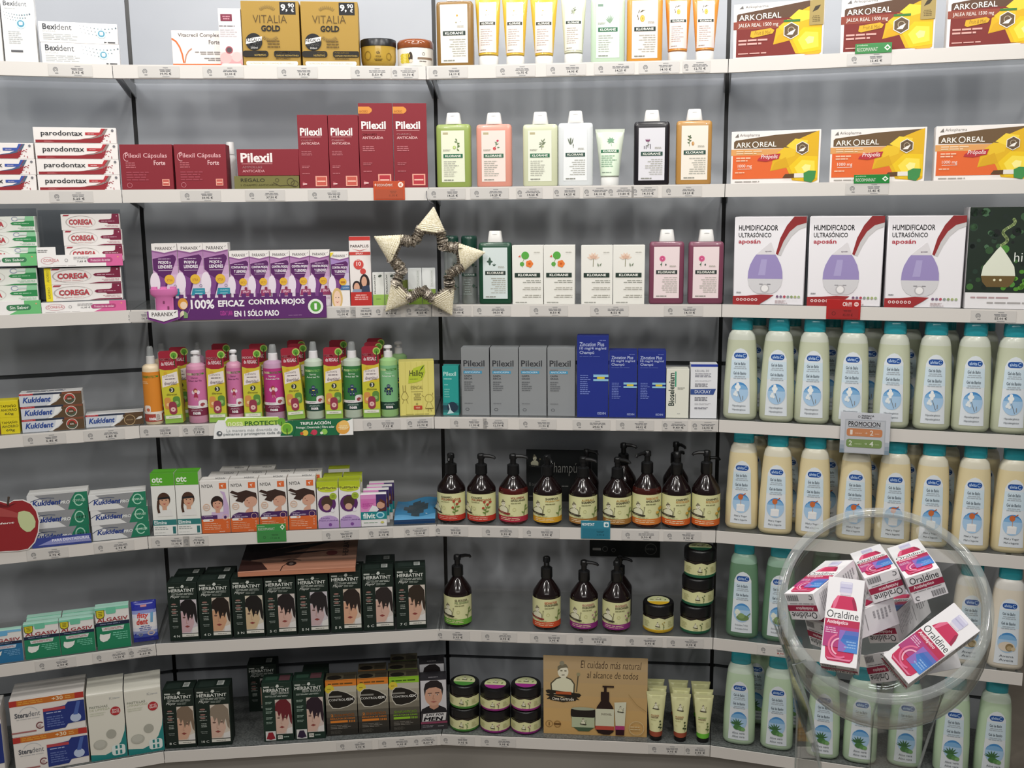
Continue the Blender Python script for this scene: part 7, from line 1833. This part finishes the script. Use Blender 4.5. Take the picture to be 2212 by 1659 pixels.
for xl, xr, yt, nz, tx in [(1240, 1294, 970, 60, 'behind the ochre banded bottle by the chalkboard'), (1318, 1374, 956.5, 75, 'whose pump rises above the ochre banded bottle'), (1430, 1486, 954, 40, 'whose pump rises above the orange banded bottles'), (1500, 1552, 985, 90, 'behind the rightmost orange banded bottle')]:
    oma(2, 4, xl, xr, yt, None, 'shaded dark pump bottle in the rear row, ' + tx, front=.11, noz=nz)
def board(name, d, x0, x1, y0, y1, draw, label, z0=None, hang=False):
    u0, zt = V(2, d, x0, (y0 + y1) / 2); u1 = V(2, d, x1, (y0 + y1) / 2)[0]; zt = V(2, d, (x0 + x1) / 2, y0)[1]; zb = z0 if z0 is not None else V(2, d, (x0 + x1) / 2, y1)[1]
    w, h = u1 - u0, zt - zb
    mb = MB(); mb.box(-w / 2, w / 2, 0, .004, 0, h, '#1d2021', bev=.0008); draw(Art(mb, w, h)); o = mb.build(name); place(o, 2, (u0 + u1) / 2, d, zb); tag(o, label, 'sign'); return o
def bd1(A):
    ch = '#c9c7c2'
    A.T = lambda x, y: (x, y); bust(A, .12, .68, .13, '#3a3c3c'); A.text('Champús', .30, .5, .76, .76, ch, -.012, .1); A.text('El cuidado', .04, .3, .2, .36, '#8a8a88', -.01); A.lines(.5, .28, .64, .32, 1, '#8a8a88'); A.lines(.04, .08, .12, .11, 1, '#8a8a88')
board('chalkboard_sign', .245, 1137, 1291, 972, 1076, bd1, 'black chalkboard style sign with white lettering behind the dark pump bottles', z0=ZS[4] + .0002)
def bd2(A):
    A.text('El cuidado más natural al alcance de todos', .04, .56, .96, .66, '#a9a7a2', -.01, .1); A.rrect(.04, .2, .16, .28, '#8a8a88', .2); A.ring(.22, .25, .04, '#6a6a68', t=.2); A.ring(.34, .22, .03, '#8a8a88', t=.2); A.ring(.87, .28, .085, '#5f605e', t=.12); A.lines(.8, .24, .94, .32, 2, '#5f605e')
board('chalkboard_sign', DEPTH - .006, 1274, 1426, 1138, 1203, bd2, 'black chalkboard style sign hanging below the fifth shelf of the centre bay')

PG2 = 'shower gel pump bottles'
oma(2, 5, 960.5, 1020, 1198, oma_label('L', '#6aa83a', 'GEL DE DUCHA', 'PIEL SENSIBLE', BK, '#8a9a6a'), 'dark pump bottle with green label band, alone at left on the sixth shelf', noz=120, group=PG2)
oma(2, 5, 1151, 1211.5, 1202, oma_label('R', '#d0502c', 'REICHHALTIGES', 'DUSCHGEL', '#c25a3c', BK), 'dark pump bottle with orange-red band on the sixth shelf', noz=5, group=PG2)
oma(2, 5, 1231, 1291.5, 1210, oma_label('P', '#8f2f7d', 'FEUCHTIGKEITS-', 'DUSCHGEL', '#b06a6a', BK), 'dark pump bottle with purple band, left of the two purple ones', noz=80, group=PG2)
oma(2, 5, 1301, 1361.5, 1211, oma_label('P', '#8f2f7d', 'FEUCHTIGKEITS-', 'DUSCHGEL', '#b06a6a', BK), 'dark pump bottle with purple band, right of the two purple ones', noz=180, group=PG2)
oma(2, 5, 1311, 1365, 1201.5, None, 'shaded dark pump bottle behind the right purple banded one', front=.10, noz=70, group=PG2)
def ojar_label(band, flower):
    def f(A):
        A.poly([(0, .18), (0, .9), (.15, .94), (.3, .88), (.5, 1.0), (.7, .88), (.85, .94), (1, .9), (1, .18)], CREAM); A.rect(0, 0, 1, .2, band); bust(A, .46, .42, .13); A.lines(.38, .25, .55, .33, 2, '#a9a67a', 'c'); A.lines(.06, .35, .2, .75, 4, '#c3c18c'); A.lines(.8, .35, .94, .75, 4, '#c3c18c')
        for dx, dy in ((.62, .62), (.68, .7), (.66, .5)): A.ell(dx, dy, .022, flower)
        A.stroke([(.65, .2), (.65, .6)], .012, '#6a7a44'); leaf(A, .65, .35, .05, .025, 40, '#6f8a4a')
    return f
def ojar_top(band):
    def f(A):
        A.ell(.5, .5, .40, '#cfd3a0', ry=.40, n=32); A.ell(.5, .5, .40, band, ry=.40, a0=195, a1=345, n=20); bust(A, .5, .55, .16); A.lines(.2, .5, .34, .6, 2, '#a9a67a'); leaf(A, .72, .5, .12, .06, 60, '#6f8a4a')
    return f
JS = [(0, .84), (.05, .93), (.12, .98), (.2, 1), (1, 1)]
def ojar(bay, s, xl, xr, ytop, band, flower, label, front, zb=None, h=None, group='round cosmetic jars', low='#1d1512'):
    return jar(bay, s, xl, xr, ytop, low, '#131213', .38, label, group, front, draw=ojar_label(band, flower), topdraw=ojar_top(band), zb=zb, h=h, shape=JS, lidshape=[(0, .97), (.05, 1.0), (.8, 1.0), (.93, .97), (1.0, .9)])
ojar(2, 5, 1388, 1455, 1309, '#d9b02c', '#b5a25a', 'dark cosmetic jar with yellow label band, left of the green stack', .012)
z = ZS[5]; h = None
for i, (a, b, t) in enumerate([(1468, 1535.5, 1313), (1472, 1541, 0), (1477, 1546, 0)]):
    _, h = ojar(2, 5, a, b, t, '#2a6a4c', '#5a6a44', 'dark cosmetic jar with deep green band, %s of the three stacked' % T3[i], .012 + i * .001, zb=z, h=h)
    z += h + .0004

# ---- bottom shelf of the centre bay
for nm, (a, b, yt), band, fl, tx in [('g', (972, 1036, 1534), '#4f8f3c', '#7a9a5a', 'green'), ('p', (1038, 1103, 1539), '#a0308a', '#a05a7a', 'magenta'), ('q', (1104, 1169, 1539), '#a0308a', '#a05a7a', 'magenta')]:
    _, h = ojar(2, 6, a, b, yt, band, fl, 'dark cosmetic jar with %s band, lower jar of the %s stack' % (tx, {'g': 'leftmost', 'p': 'middle', 'q': 'right'}[nm]), .012)
    ojar(2, 6, a, b, yt, band, fl, 'dark cosmetic jar with %s band, upper jar of the %s stack' % (tx, {'g': 'leftmost', 'p': 'middle', 'q': 'right'}[nm]), .0125, zb=ZS[6] + h + .0004, h=h)
def art_card(A):
    A.vgrad(0, 0, 1, 1, ['#cfa668', '#cda86e', '#c9a671', '#c4a574', '#bfa276', '#bda27a']); br = '#3b2a1c'
    A.text('El cuidado más natural', .36, .86, .94, .955, br, -.005, .15); A.text('al alcance de todos', .42, .735, .91, .82, br, -.005, .15)
    bust(A, .19, .52, .26, '#2a241c'); A.rect(.12, .515, .27, .55, '#b5562c'); A.poly([(.02, .51), (.06, .48), (.03, .45), (.1, .455), (.1, .52)], '#2a241c'); A.poly([(.36, .51), (.32, .48), (.35, .45), (.28, .455), (.28, .52)], '#2a241c'); A.poly([(.06, .5), (.19, .475), (.32, .5), (.315, .44), (.19, .415), (.065, .44)], '#2a241c'); A.text('Oma Gertrude', .085, .438, .295, .478, '#e6dfd0', .015)
    A.ring(.055, .13, .035, '#8a6a3a', t=.12); A.stroke([(.055, .11), (.055, .15)], .012, '#8a6a3a'); A.ring(.135, .13, .035, '#a07a44', t=.2); A.rect(.1, .12, .17, .142, '#6a4a24')
    A.poly([(.27, .32), (.27, .24), (.29, .1), (.34, .05), (.44, .05), (.49, .1), (.5, .24), (.5, .32)], '#4a5f44'); A.rect(.275, .1, .495, .24, '#b9c2a0'); A.rrect(.265, .23, .505, .34, '#221c18', .25); A.ell(.385, .34, .115, '#a9ae94', ry=.02); bust(A, .385, .14, .05)
    A.poly([(.50, .3), (.50, .1), (.53, .04), (.58, .02), (.64, .02), (.68, .06), (.685, .3), (.67, .38), (.63, .46), (.56, .46), (.52, .38)], '#2a1714'); A.rect(.503, .13, .683, .35, '#d6d6bc'); A.rect(.503, .08, .683, .13, '#c0503f'); A.text('DUSCHGEL', .56, .27, .66, .295, '#5a4a3a'); A.rect(.555, .46, .635, .57, '#2a1714'); A.rect(.585, .57, .61, .65, '#2a1714'); A.poly([(.57, .65), (.68, .65), (.68, .63), (.57, .63)], '#2a1714')
    A.poly([(.685, .44), (.80, .45), (.785, .12), (.70, .12)], '#dcdcc4'); A.rect(.695, .08, .785, .14, '#b03a72'); A.rect(.70, .02, .782, .09, '#33121c'); bust(A, .745, .32, .05)
    A.stroke([(.82, .55), (.9, .42), (.99, .34)], .004, '#a0844f'); A.ring(.9, .12, .075, '#d3b98a', t=.1); A.lines(.84, .09, .97, .15, 2, '#d9c090')
dcard = max(.02, depth_on_shelf(2, 6, 1285, 1588))
cartons('display_card', 2, 6, [(1173.5, 1398, 1420)], '#c4a574', art_card, 'tan cardboard sign with a jar, pump bottle and tube pictured, bottom shelf', 'sign', d=dcard, dp=.004)
def omatube(band, fl):
    def f(A):
        A.rect(0, .11, 1, 1, CREAM); A.rect(0, 0, 1, .12, band); bust(A, .46, .68, .42); A.text('PFLEGENDE', .1, .5, .72, .54, '#a9653c' if band != '#6cb83a' else '#7a9a4a', .01); A.text('HANDCREME', .1, .455, .66, .495, '#7a4a34', .015); A.lines(.1, .4, .6, .43, 1, '#b5b27a'); A.ring(.18, .3, .06, '#c3c18c', t=.3)
        for dx, dy in ((.82, .3), (.72, .24), (.85, .22), (.8, .38)): A.ell(dx, dy, .07, fl)
        A.stroke([(.8, .15), (.8, .35)], .02, '#55603a')
    return f
ROWS = [[(1403.5, 1429.5, 1397, 1440, 1494), (1456, 1482, 1447.5, 1491.5, 1499), (1505, 1531, 1496.5, 1539.5, 1501)], [(1405, 1431, 1399, 1441, 1481), (1457, 1482, 1449, 1489, 1485.5), (1505, 1530, 1497, 1540, 1489)], [(1402, 1426, 1397, 1437, 1467), (1451, 1476, 1444, 1487, 1469), (1499, 1524, 1492, 1534, 1472)]]
for j, row in enumerate(ROWS):
    for i, (a, b, c, d_, yt) in enumerate(row):
        bd, fl = [('#9a4a34', '#3f4a2c'), ('#9a4a34', '#3f4a2c'), ('#6cb83a', '#6a7a3f')][i]
        d0 = [.012, .052, .092][j]
        tube_thing(2, 6, a, b, c, d_, yt, [1586, 1588, 1590][i] - j * 22, CREAM, omatube(bd, fl), 'cream hand tube with black cap, %s column, %s row' % (['left brown-banded', 'middle brown-banded', 'right green-banded'][i], ['front', 'second', 'third'][j]), 'hand cream tubes', d=d0, cap='#151314', lab=(.1, .02, .92, .93))

# ---- right bay: bath gel bottles
def alv_label(kind, t1, t2):
    def f(A):
        A.poly([(.0, 0), (.10, .86), (.2, .94), (.35, .985), (.5, 1.0), (.65, .985), (.8, .94), (.90, .86), (1.0, 0)], '#dde3e8')
        A.poly([(.06, .55), (.10, .82), (.9, .82), (.94, .55)], '#cfe0ea')
        A.rrect(.2, .845, .8, .93, '#1f4f9a', .5); A.text('alvita', .27, .865, .58, .912, '#b9d0ec', .02); A.ring(.68, .888, .075, '#b9d0ec', ry=.028, t=.3, a0=40, a1=320)
        A.text('Gel de Baño', .22, .745, .74, .79, '#55606a', .015); A.lines(.2, .68, .8, .735, 2, '#a9b3bb', 'c'); A.text('Gel de Banho', .2, .6, .78, .645, '#55606a', .015); A.lines(.2, .53, .8, .585, 2, '#a9b3bb', 'c')
        A.ell(.5, .33, .40, '#a9c9e6', ry=.155, n=28); A.ell(.5, .33, .40, '#4a8cc6', ry=.155, a0=20, a1=160, n=16); A.ell(.5, .36, .38, '#7fb0da', ry=.09, a0=10, a1=170, n=14)
        if kind == 'cotton':
            for dx, dy in ((-.14, .06), (-.02, .06), (-.08, .1), (-.08, .02)): A.ell(.5 + dx, .35 + dy, .07, '#eff1f0', ry=.028)
            for dx, dy in ((-.22, -.03), (-.12, -.04), (-.17, .0)): A.ell(.5 + dx, .33 + dy, .06, '#e6ecee', ry=.025)
            A.stroke([(.45, .34), (.6, .2)], .02, '#6a6a66'); A.stroke([(.66, .28), (.66, .22)], .03, '#8a8a8a')
        elif kind == 'honey':
            A.poly([(.28, .2), (.3, .3), (.68, .31), (.66, .2)], '#e9e9ea'); A.ell(.48, .30, .2, '#f0f0ee', ry=.02); A.ell(.47, .43, .12, '#c86a3a', ry=.045); A.stroke([(.49, .40), (.49, .31)], .02, '#c98a4a'); A.stroke([(.55, .45), (.7, .49)], .04, '#b5552c')
        elif kind == 'tea':
            for dx, dy in ((-.2, -.02), (-.26, .03), (-.15, .04), (-.22, .06)): A.ell(.5 + dx, .3 + dy, .08, '#e3e8da', ry=.03)
            A.ell(.54, .25, .3, '#6f8a54', ry=.05); A.ell(.48, .28, .16, '#86a068', ry=.045); A.stroke([(.72, .27), (.9, .33)], .05, '#6f8a54')
        elif kind == 'oil':
            A.ell(.48, .27, .34, '#d9cbb8', ry=.075); A.ell(.6, .26, .17, '#8f7a54', ry=.06); A.ell(.6, .25, .11, '#b5a07a', ry=.035); A.ell(.76, .24, .09, '#cbb894', ry=.03)
        else:
            for a in (20, 50, 75, 100, 125, 150, 165): leaf(A, .42, .26, .36, .08, a, '#3f6a3f')
            A.ell(.45, .22, .2, '#4a7a44', ry=.045); A.ell(.62, .2, .16, '#5f8f54', ry=.035); A.ell(.72, .19, .1, '#7aa868', ry=.03)
        A.text(t1, .2, .105, .8, .14, '#6a7076', .005); A.text(t2, .2, .045, .8, .08, '#6a7076', .005)
    return f
ALV = {'cotton': ('#c8cdb2', '#d2d6c8', 'Hipoalergénico', 'Hipoalergénico'), 'honey': ('#e4d5aa', '#dfdac6', 'Miel y Yogur', 'Mel e Iogurte'), 'tea': ('#688e70', '#94b5a0', 'Flor de Azahar y Té Verde', 'Flor de Laranjeira e Chá Verde'), 'oil': ('#e2d9c8', '#dfdcd5', 'Avena', 'Aveia'), 'aloe': ('#c0d7b7', '#cddccb', 'Aloe vera', 'Aloe vera')}
ALVP = {}
def alvita(s, xl, xr, by, kind, label, group, d=None, yaw=0):
    liquid, air, t1, t2 = ALV[kind]
    if kind not in ALVP:
        H = .265; a = .0434; b = .029
        hb = H * .885
        mb = MB()
        prof = [(0, a * .8, b * .72), (.004, a * .93, b * .9), (.012, a, b), (hb * .35, a * .985, b * .985), (hb * .6, a * .92, b * .95), (hb * .82, a * .85, b * .92), (hb * .893, a * .805, b * .905), (hb * .9, a * .80, b * .9), (hb * .95, a * .74, b * .86), (hb * .985, a * .62, b * .78), (hb, a * .55, b * .7)]
        mb.loft(prof, mat(liquid, 'gel'), seg=36, n=2.6, mz=[(-1, mat(liquid, 'gel')), (hb * .895, mat(air, 'gel'))])
        r = empty('shower_gel_bottle'); mb.build('bottle_body', r)
        mb = MB(); c = a * .62
        mb.loft([(hb + .0004, c * .99, c * .72), (hb + .003, c, c * .74), (H - .004, c * .97, c * .72), (H, c * .9, c * .66)], mat('#2c98a4', 'gloss'), seg=28, n=2.6); mb.build('flip_cap', r)
        curved_label(Surf(prof, n=2.6), a * 1.26, hb * .73, hb * .075, alv_label(kind, t1, t2), 'label', r, nx=10, nz=8)
        ALVP[kind] = r
    else:
        r = copy_tree(ALVP[kind])
    if d is None: d = max(.006, depth_on_shelf(3, s, (xl + xr) / 2, by))
    dc = d + .029
    u = (UZ(3, dc, xl, ZS[s] + .02) + UZ(3, dc, xr, ZS[s] + .02)) / 2
    place(r, 3, u, dc, ZS[s], yaw); tag(r, label, 'bottle', group)
    return r
def nth(i, n): return place_word(i, n)
for s, kind, rows, col, grp in [
    (3, 'cotton', [(1561, 1636, 908), (1638, 1716, 913), (1713.5, 1792, 918), (1796, 1875, 923), (1882, 1965, 929), (1969, 2053, 932), (2053, 2136, 936), (2137, 2222, 939)], 'pale yellowish', 'cotton flower bath gel bottles'),
    (4, 'honey', [(1567, 1637, 1145), (1638, 1711, 1158), (1715, 1794, 1167), (1804, 1882, 1174), (1886, 1965, 1181), (1968, 2045, 1188), (2053, 2136, 1193), (2138, 2220, 1197)], 'cream yellow', 'honey bath gel bottles'),
    (5, 'tea', [(1568, 1638, 1380), (1643, 1719, 1389)], 'green', 'green tea bath gel bottles'),
    (5, 'oil', [(2050, 2126, 1440), (2129, 2209, 1449)], 'beige', 'beige bath gel bottles'),
    (6, 'aloe', [(1563, 1629, 1611), (1641.5, 1713, 1623), (1741, 1812, 1641), (1819, 1894, 1652), (1914, 1992, 1660), (2013, 2092, 1676), (2100, 2181, 1684)], 'pale mint', 'aloe bath gel bottles')]:
    for i, (a, b, by) in enumerate(rows):
        rr = random.Random(i * 13 + s)
        alvita(s, a, b, by, kind, '%s bath gel bottle, %s shelf front row, %s' % (col, SHW[s], nth(i, len(rows))), grp, yaw=rr.uniform(-2, 2))
alvita(5, 1748, 1812, 0, 'tea', 'green bath gel bottle in the rear, seen through the clear bowl', 'green tea bath gel bottles', d=.14)
for s, kind, xs, grp in [(3, 'cotton', [1594, 1668, 1752, 1838, 1917, 1996, 2078], 'cotton flower bath gel bottles'), (4, 'honey', [1590, 1668, 1752, 1836, 1918, 1998, 2082], 'honey bath gel bottles'), (6, 'aloe', [1598, 1672], 'aloe bath gel bottles')]:
    for i, x in enumerate(xs):
        alvita(s, x, x + 68, 0, kind, '%s gel bottle, rear row of the %s shelf, %s' % ({'cotton': 'pale yellowish', 'honey': 'cream yellow', 'aloe': 'pale mint'}[kind], SHW[s], nth(i, len(xs))), grp, d=.12 if s != 6 else .15)
# promotion sign in a clear sleeve
def promo():
    d = -.012
    u0, z0 = V(3, d, 1811, 981); u1, z1 = V(3, d, 1927, 889); zb = V(3, d, 1869, 982)[1]; zt = V(3, d, 1869, 890)[1]; w = u1 - u0; h = zt - zb
    r = empty('promotion_sign'); place(r, 3, (u0 + u1) / 2, d, zb); tag(r, 'white promotion sign with an orange and a green bar, clipped to the right bay rail', 'sign')
    mb = MB(); mb.box(-w / 2 + .002, w / 2 - .002, .0005, .0015, .002, h - .002, '#e0e3e6')
    A = Art(mb, w - .004, h - .004, z0=.002, y=.0005)
    A.vgrad(0, 0, 1, .3, ['#8fa3b0', '#a9b6c0', '#c0c8cf']); A.rect(.09, .0, .91, .83, '#c3c8cc'); A.rect(.11, .02, .89, .8, '#d3d6d8')
    A.ring(.37, .9, .025, '#6a6d70', t=.3); A.text('FARMACIA', .42, .905, .67, .945, '#4a4c50', .02); A.text('RAMBLA', .42, .855, .62, .892, '#4a4c50', .02)
    A.text('PROMOCION', .16, .67, .80, .78, '#3a3c40', .012); A.rect(.16, .645, .8, .655, '#3a3c40')
    A.rrect(.13, .42, .85, .61, '#d08a5c', .3); A.text('1', .2, .455, .25, .575, '#f0e2d4', .01); A.lines(.3, .47, .46, .52, 1, '#e0b292'); A.text('→', .5, .48, .55, .53, '#f0e2d4'); A.text('2', .6, .455, .67, .575, '#f0e2d4', .01); A.lines(.7, .47, .8, .52, 1, '#e0b292')
    A.rrect(.13, .15, .85, .35, '#7f9a5c', .3); A.text('2', .18, .19, .25, .31, '#e6ecd9', .01); A.lines(.3, .21, .46, .26, 1, '#a9bd8c'); A.text('→', .5, .22, .55, .27, '#e6ecd9'); A.text('4', .6, .19, .68, .31, '#e6ecd9', .01); A.lines(.71, .21, .8, .26, 1, '#a9bd8c')
    mb.build('printed_sheet', r)
    mb = MB(); mb.box(-w / 2, w / 2, -.0012, .0, 0, h, clear_mat('sleeve_clear', (.97, .97, .98), 1.4, .05)); mb.build('clear_sleeve', r)
promo()
# =================================================================== clear bowl of mouthwash cartons in front of the right bay
def bowl():
    rc = Vector((.592, 1.535, -.63 + CAMZ)); el = math.radians(41)
    az = Vector((-rc.x, -rc.y, 0)).normalized(); n = az * math.cos(el) + Vector((0, 0, 1)) * math.sin(el)
    e1 = n.cross(Vector((0, 0, 1))).normalized(); e2 = n.cross(e1).normalized()
    M = Matrix(((e1.x, e2.x, n.x, 0), (e1.y, e2.y, n.y, 0), (e1.z, e2.z, n.z, 0), (0, 0, 0, 1)))
    Rr, a, b = .1535, .169, .235
    t0 = b * math.sqrt(1 - (Rr / a) ** 2)
    r = empty('display_bowl', rc); tag(r, 'clear acrylic fishbowl with tilted opening on a clear stand, holding white and pink cartons', 'bowl')
    clear = clear_mat('bowl_acrylic', (.975, .985, .98), 1.38, .03, .012)
    rimm = clear_mat('bowl_rim_acrylic', (.86, .88, .87), 1.5, .05, .20)
    mb = MB(); prof = []
    for i in range(25):
        th = math.acos(min(1, t0 / b)) + (math.pi - math.acos(min(1, t0 / b))) * i / 24
        prof.append((-t0 + b * math.cos(th), max(.004, a * math.sin(th)), max(.004, a * math.sin(th))))
    mb.loft(prof, clear, seg=64, caps=(0, 1), M=M)
    mb.loft([(z + .003 * (1 if z > -t0 else 1), max(.003, x - .0035), max(.003, y - .0035)) for z, x, y in prof], clear, seg=64, caps=(0, 1), M=M)
    mb.build('bowl_shell', r)
    mb = MB(); ring = []
    pr = [(math.cos(t * math.pi / 5) * .0085, math.sin(t * math.pi / 5) * .0065) for t in range(10)]
    N = 96; rings = []
    for i in range(N):
        q = 2 * math.pi * i / N
        rings.append([mb.bm.verts.new(M @ Vector(((Rr + .002 + dx) * math.cos(q), (Rr + .002 + dx) * math.sin(q), dz))) for dx, dz in pr])
    k = mb.mi(rimm)
    for i in range(N):
        for j in range(10):
            f = mb.bm.faces.new((rings[i][j], rings[(i + 1) % N][j], rings[(i + 1) % N][(j + 1) % 10], rings[i][(j + 1) % 10])); f.material_index = k; f.smooth = True
    mb.build('thick_rim', r)
    # stand: two tapered side plates that run down to a foot plate on the floor
    def at(px, py, y):
        v = ray(px, py); t = y / v.y; return Vector((v.x * t, y, CAMZ + v.z * t))
    edge = clear_mat('stand_acrylic_edge', (.80, .83, .82), 1.5, .08, .22)
    sheet = clear_mat('stand_acrylic', (.95, .965, .96), 1.3, .04, .01)
    fr = [[at(1742, 1427, 1.47), at(1714, 1436, 1.47), at(1748, 1534, 1.47), at(1771, 1659, 1.47)], [at(2012, 1487, 1.47), at(2038, 1496, 1.47), at(2010, 1580, 1.47), at(1984, 1659, 1.47)]]
    for s in (0, 1):
        f = fr[s]; bot = Vector((f[3].x, 1.47, .012)); f = f + [bot]
        mb = MB(); ex = .002 * (1 if s == 0 else -1)
        back = [Vector((q.x + (.012 if s == 0 else -.012), 1.47 + .17, q.z)) for q in f]
        for i in range(1, 4):
            A, B, Cc, D = f[i], f[i + 1], back[i + 1], back[i]
            vs = [mb.bm.verts.new(p - rc) for p in (A, B, Cc, D)] + [mb.bm.verts.new(p - rc + Vector((ex * 2, 0, 0))) for p in (A, B, Cc, D)]
            for q in ((0, 1, 2, 3), (7, 6, 5, 4), (3, 2, 6, 7)):
                mb.bm.faces.new([vs[j] for j in q]).material_index = mb.mi(sheet)
        mb.build('side_plate', r)
        mb = MB(); mb.tube([p - rc for p in f], .0022, edge, seg=6); mb.tube([p - rc for p in back[1:]], .0016, edge, seg=6)
        mb.build('plate_edge', r)
    mb = MB(); x0 = fr[0][3].x - .03; x1 = fr[1][3].x + .03
    mb.box(x0 - rc.x, x1 - rc.x, 1.44 - rc.y, 1.68 - rc.y, .001 - rc.z, .012 - rc.z, edge); mb.build('foot_plate', r)
bowl()
WR = '#b5274f'
def oral_front(A):
    A.poly([(.13, .08), (.1, .2), (.1, .5), (.13, .62), (.2, .72), (.3, .79), (.72, .79), (.82, .72), (.88, .62), (.9, .5), (.9, .2), (.87, .08), (.8, .045), (.2, .045)], '#c62a58')
    A.poly([(.2, .72), (.3, .79), (.36, .79), (.28, .66), (.2, .6)], '#e06a8c'); A.poly([(.74, .79), (.82, .72), (.87, .62), (.78, .64), (.7, .75)], '#9c1f46')
    A.rrect(.34, .83, .68, .955, '#c9c6de', .12); A.rect(.36, .93, .66, .95, '#dcdaea'); A.rect(.36, .88, .66, .893, '#b3b0cf'); A.rect(.37, .8, .66, .83, '#dcd4e0')
    A.rect(.03, .515, .97, .635, '#eceaea'); A.text('Oraldine', .06, .53, .92, .615, '#2b2b30', .0, 0, 0, 3)
    A.rect(.03, .435, .97, .515, WR); A.text('Antiséptico', .08, .45, .66, .505, '#f0d9e0', .025)
    A.rect(.03, .2, .97, .435, '#b03a78'); A.vgrad(.45, .16, .97, .40, ['#4a86cf', '#4580ca', '#3f76c0', '#3a6ab8', '#5a6cb8']); A.poly([(.45, .16), (.45, .40), (.62, .40), (.5, .28), (.7, .22), (.6, .16)], '#8f6ab8')
    A.lines(.07, .35, .5, .42, 3, '#e0b3cc'); A.lines(.6, .2, .92, .29, 3, '#8ab0e0', 'r')
    A.ring(.5, .22, .33, '#e06a92', ry=.14, t=.16, a0=110, a1=300); A.ring(.5, .21, .24, '#efb0c6', ry=.1, t=.18, a0=100, a1=250); A.poly([(.15, .09), (.2, .06), (.8, .06), (.85, .09), (.8, .08), (.2, .08)], '#e27a9c')
def oral_end(flip):
    def f(A):
        if flip: A.T = lambda x, y: (1 - x, 1 - y)
        A.text('Oraldine', .08, .70, .92, .94, '#2b2b30', 0, 0, 0, 3); A.rect(.0, .44, 1, .66, '#a02a48'); A.text('Antiséptico', .12, .48, .72, .63, '#ecd6da', .025); A.lines(.08, .36, .92, .41, 1, '#8a8688')
        for i in range(16): A.rect(.56 + i * .024, .06, .56 + i * .024 + (.008 if i % 3 else .016), .28, '#55545a'); A.k -= 1
        A.k += 1; A.ring(.14, .15, .07, '#3f3f44', t=.3, a0=30, a1=300)
    return f
def oral_side(A):
    A.T = lambda x, y: (x, y)
    A.lines(.2, .66, .6, .94, 5, '#a5a2a6'); A.lines(.15, .1, .85, .5, 10, '#bdbabd', 'l', .35); A.rect(.2, .56, .8, .57, '#a5a2a6')
def oral_mesh(flip):
    w, dp, h = .055, .046, .14
    mb = MB(); mb.box(-w / 2, w / 2, 0, dp, 0, h, '#ebe8ea', bev=.0005)
    oral_front(Art(mb, w, h))
    E_ = oral_end(flip)
    T = Art(mb, w, dp, fn=lambda x, z, l: (x, dp - z, -l)); E_(T)
    for sg in (-1, 1): oral_side(Art(mb, dp, h, x0=0, fn=lambda x, z, l, sg=sg: (sg * (w / 2 + l), x if sg > 0 else dp - x, z)))
    B = Art(mb, w, h, fn=lambda x, z, l: (-x, dp + l, z)); oral_side(B)
    return mb.mesh('mouthwash_carton')
OM = [oral_mesh(False), oral_mesh(True)]
LAB = {'A': 'white mouthwash carton standing upright at the front left of the clear bowl', 'B': 'white mouthwash carton leaning diagonally at the right front of the bowl', 'C': 'white mouthwash carton highest at right in the bowl, end lettering upright',
       'D': 'white mouthwash carton highest at the middle of the bowl, end lettering upside down', 'E': 'white mouthwash carton lying at the left rim of the bowl', 'F': 'white mouthwash carton in the middle, under the two highest ones',
       'G': 'mouthwash carton lowest at the bottom, half under the diagonal one', 'H': 'mouthwash carton mostly hidden under the front left upright one'}
POSES = {"A": [[[0.90525, 0.34996, 0.24093], [-0.42452, 0.72175, 0.54668], [0.01742, -0.59716, 0.80193]], [0.4983, 1.4537, -0.7014]], "B": [[[0.51089, 0.24212, 0.82484], [-0.62173, 0.76671, 0.16003], [-0.59366, -0.59459, 0.54224]], [0.5907, 1.4606, -0.7113]], "C": [[[0.9139, 0.37733, 0.14968], [-0.14482, -0.04139, 0.98859], [0.37922, -0.92515, 0.01682]], [0.6569, 1.5424, -0.5862]], "D": [[[0.91807, 0.36369, 0.15772], [-0.12981, -0.10012, 0.98647], [0.37456, -0.92612, -0.04471]], [0.6058, 1.5834, -0.6011]], "E": [[[0.6539, 0.29439, 0.69695], [-0.70584, -0.09429, 0.70207], [0.2724, -0.95102, 0.14613]], [0.463, 1.5563, -0.6245]], "F": [[[0.67794, 0.28316, 0.6784], [-0.66119, -0.16847, 0.73106], [0.32129, -0.94416, 0.07301]], [0.6243, 1.6377, -0.7018]], "G": [[[0.28969, 0.16025, 0.94361], [-0.82023, -0.46651, 0.33104], [0.49325, -0.86988, -0.00371]], [0.5849, 1.5405, -0.7226]], "H": [[[0.29891, 0.23938, 0.92377], [-0.93554, -0.1174, 0.33314], [0.1882, -0.9638, 0.18885]], [0.4965, 1.5746, -0.6805]]}
for k, (Rm, T) in POSES.items():
    o = bpy.data.objects.new('mouthwash_carton', OM[0 if k == 'C' else 1]); link(o)
    o.matrix_world = Matrix(((*Rm[0], T[0]), (*Rm[1], T[1]), (*Rm[2], T[2] + CAMZ), (0, 0, 0, 1)))
    tag(o, LAB[k], 'box', 'cartons in the clear bowl')
# ------------------------------------------------------------------ tidy up
bpy.data.objects.remove(_fo); bpy.data.curves.remove(_fc)
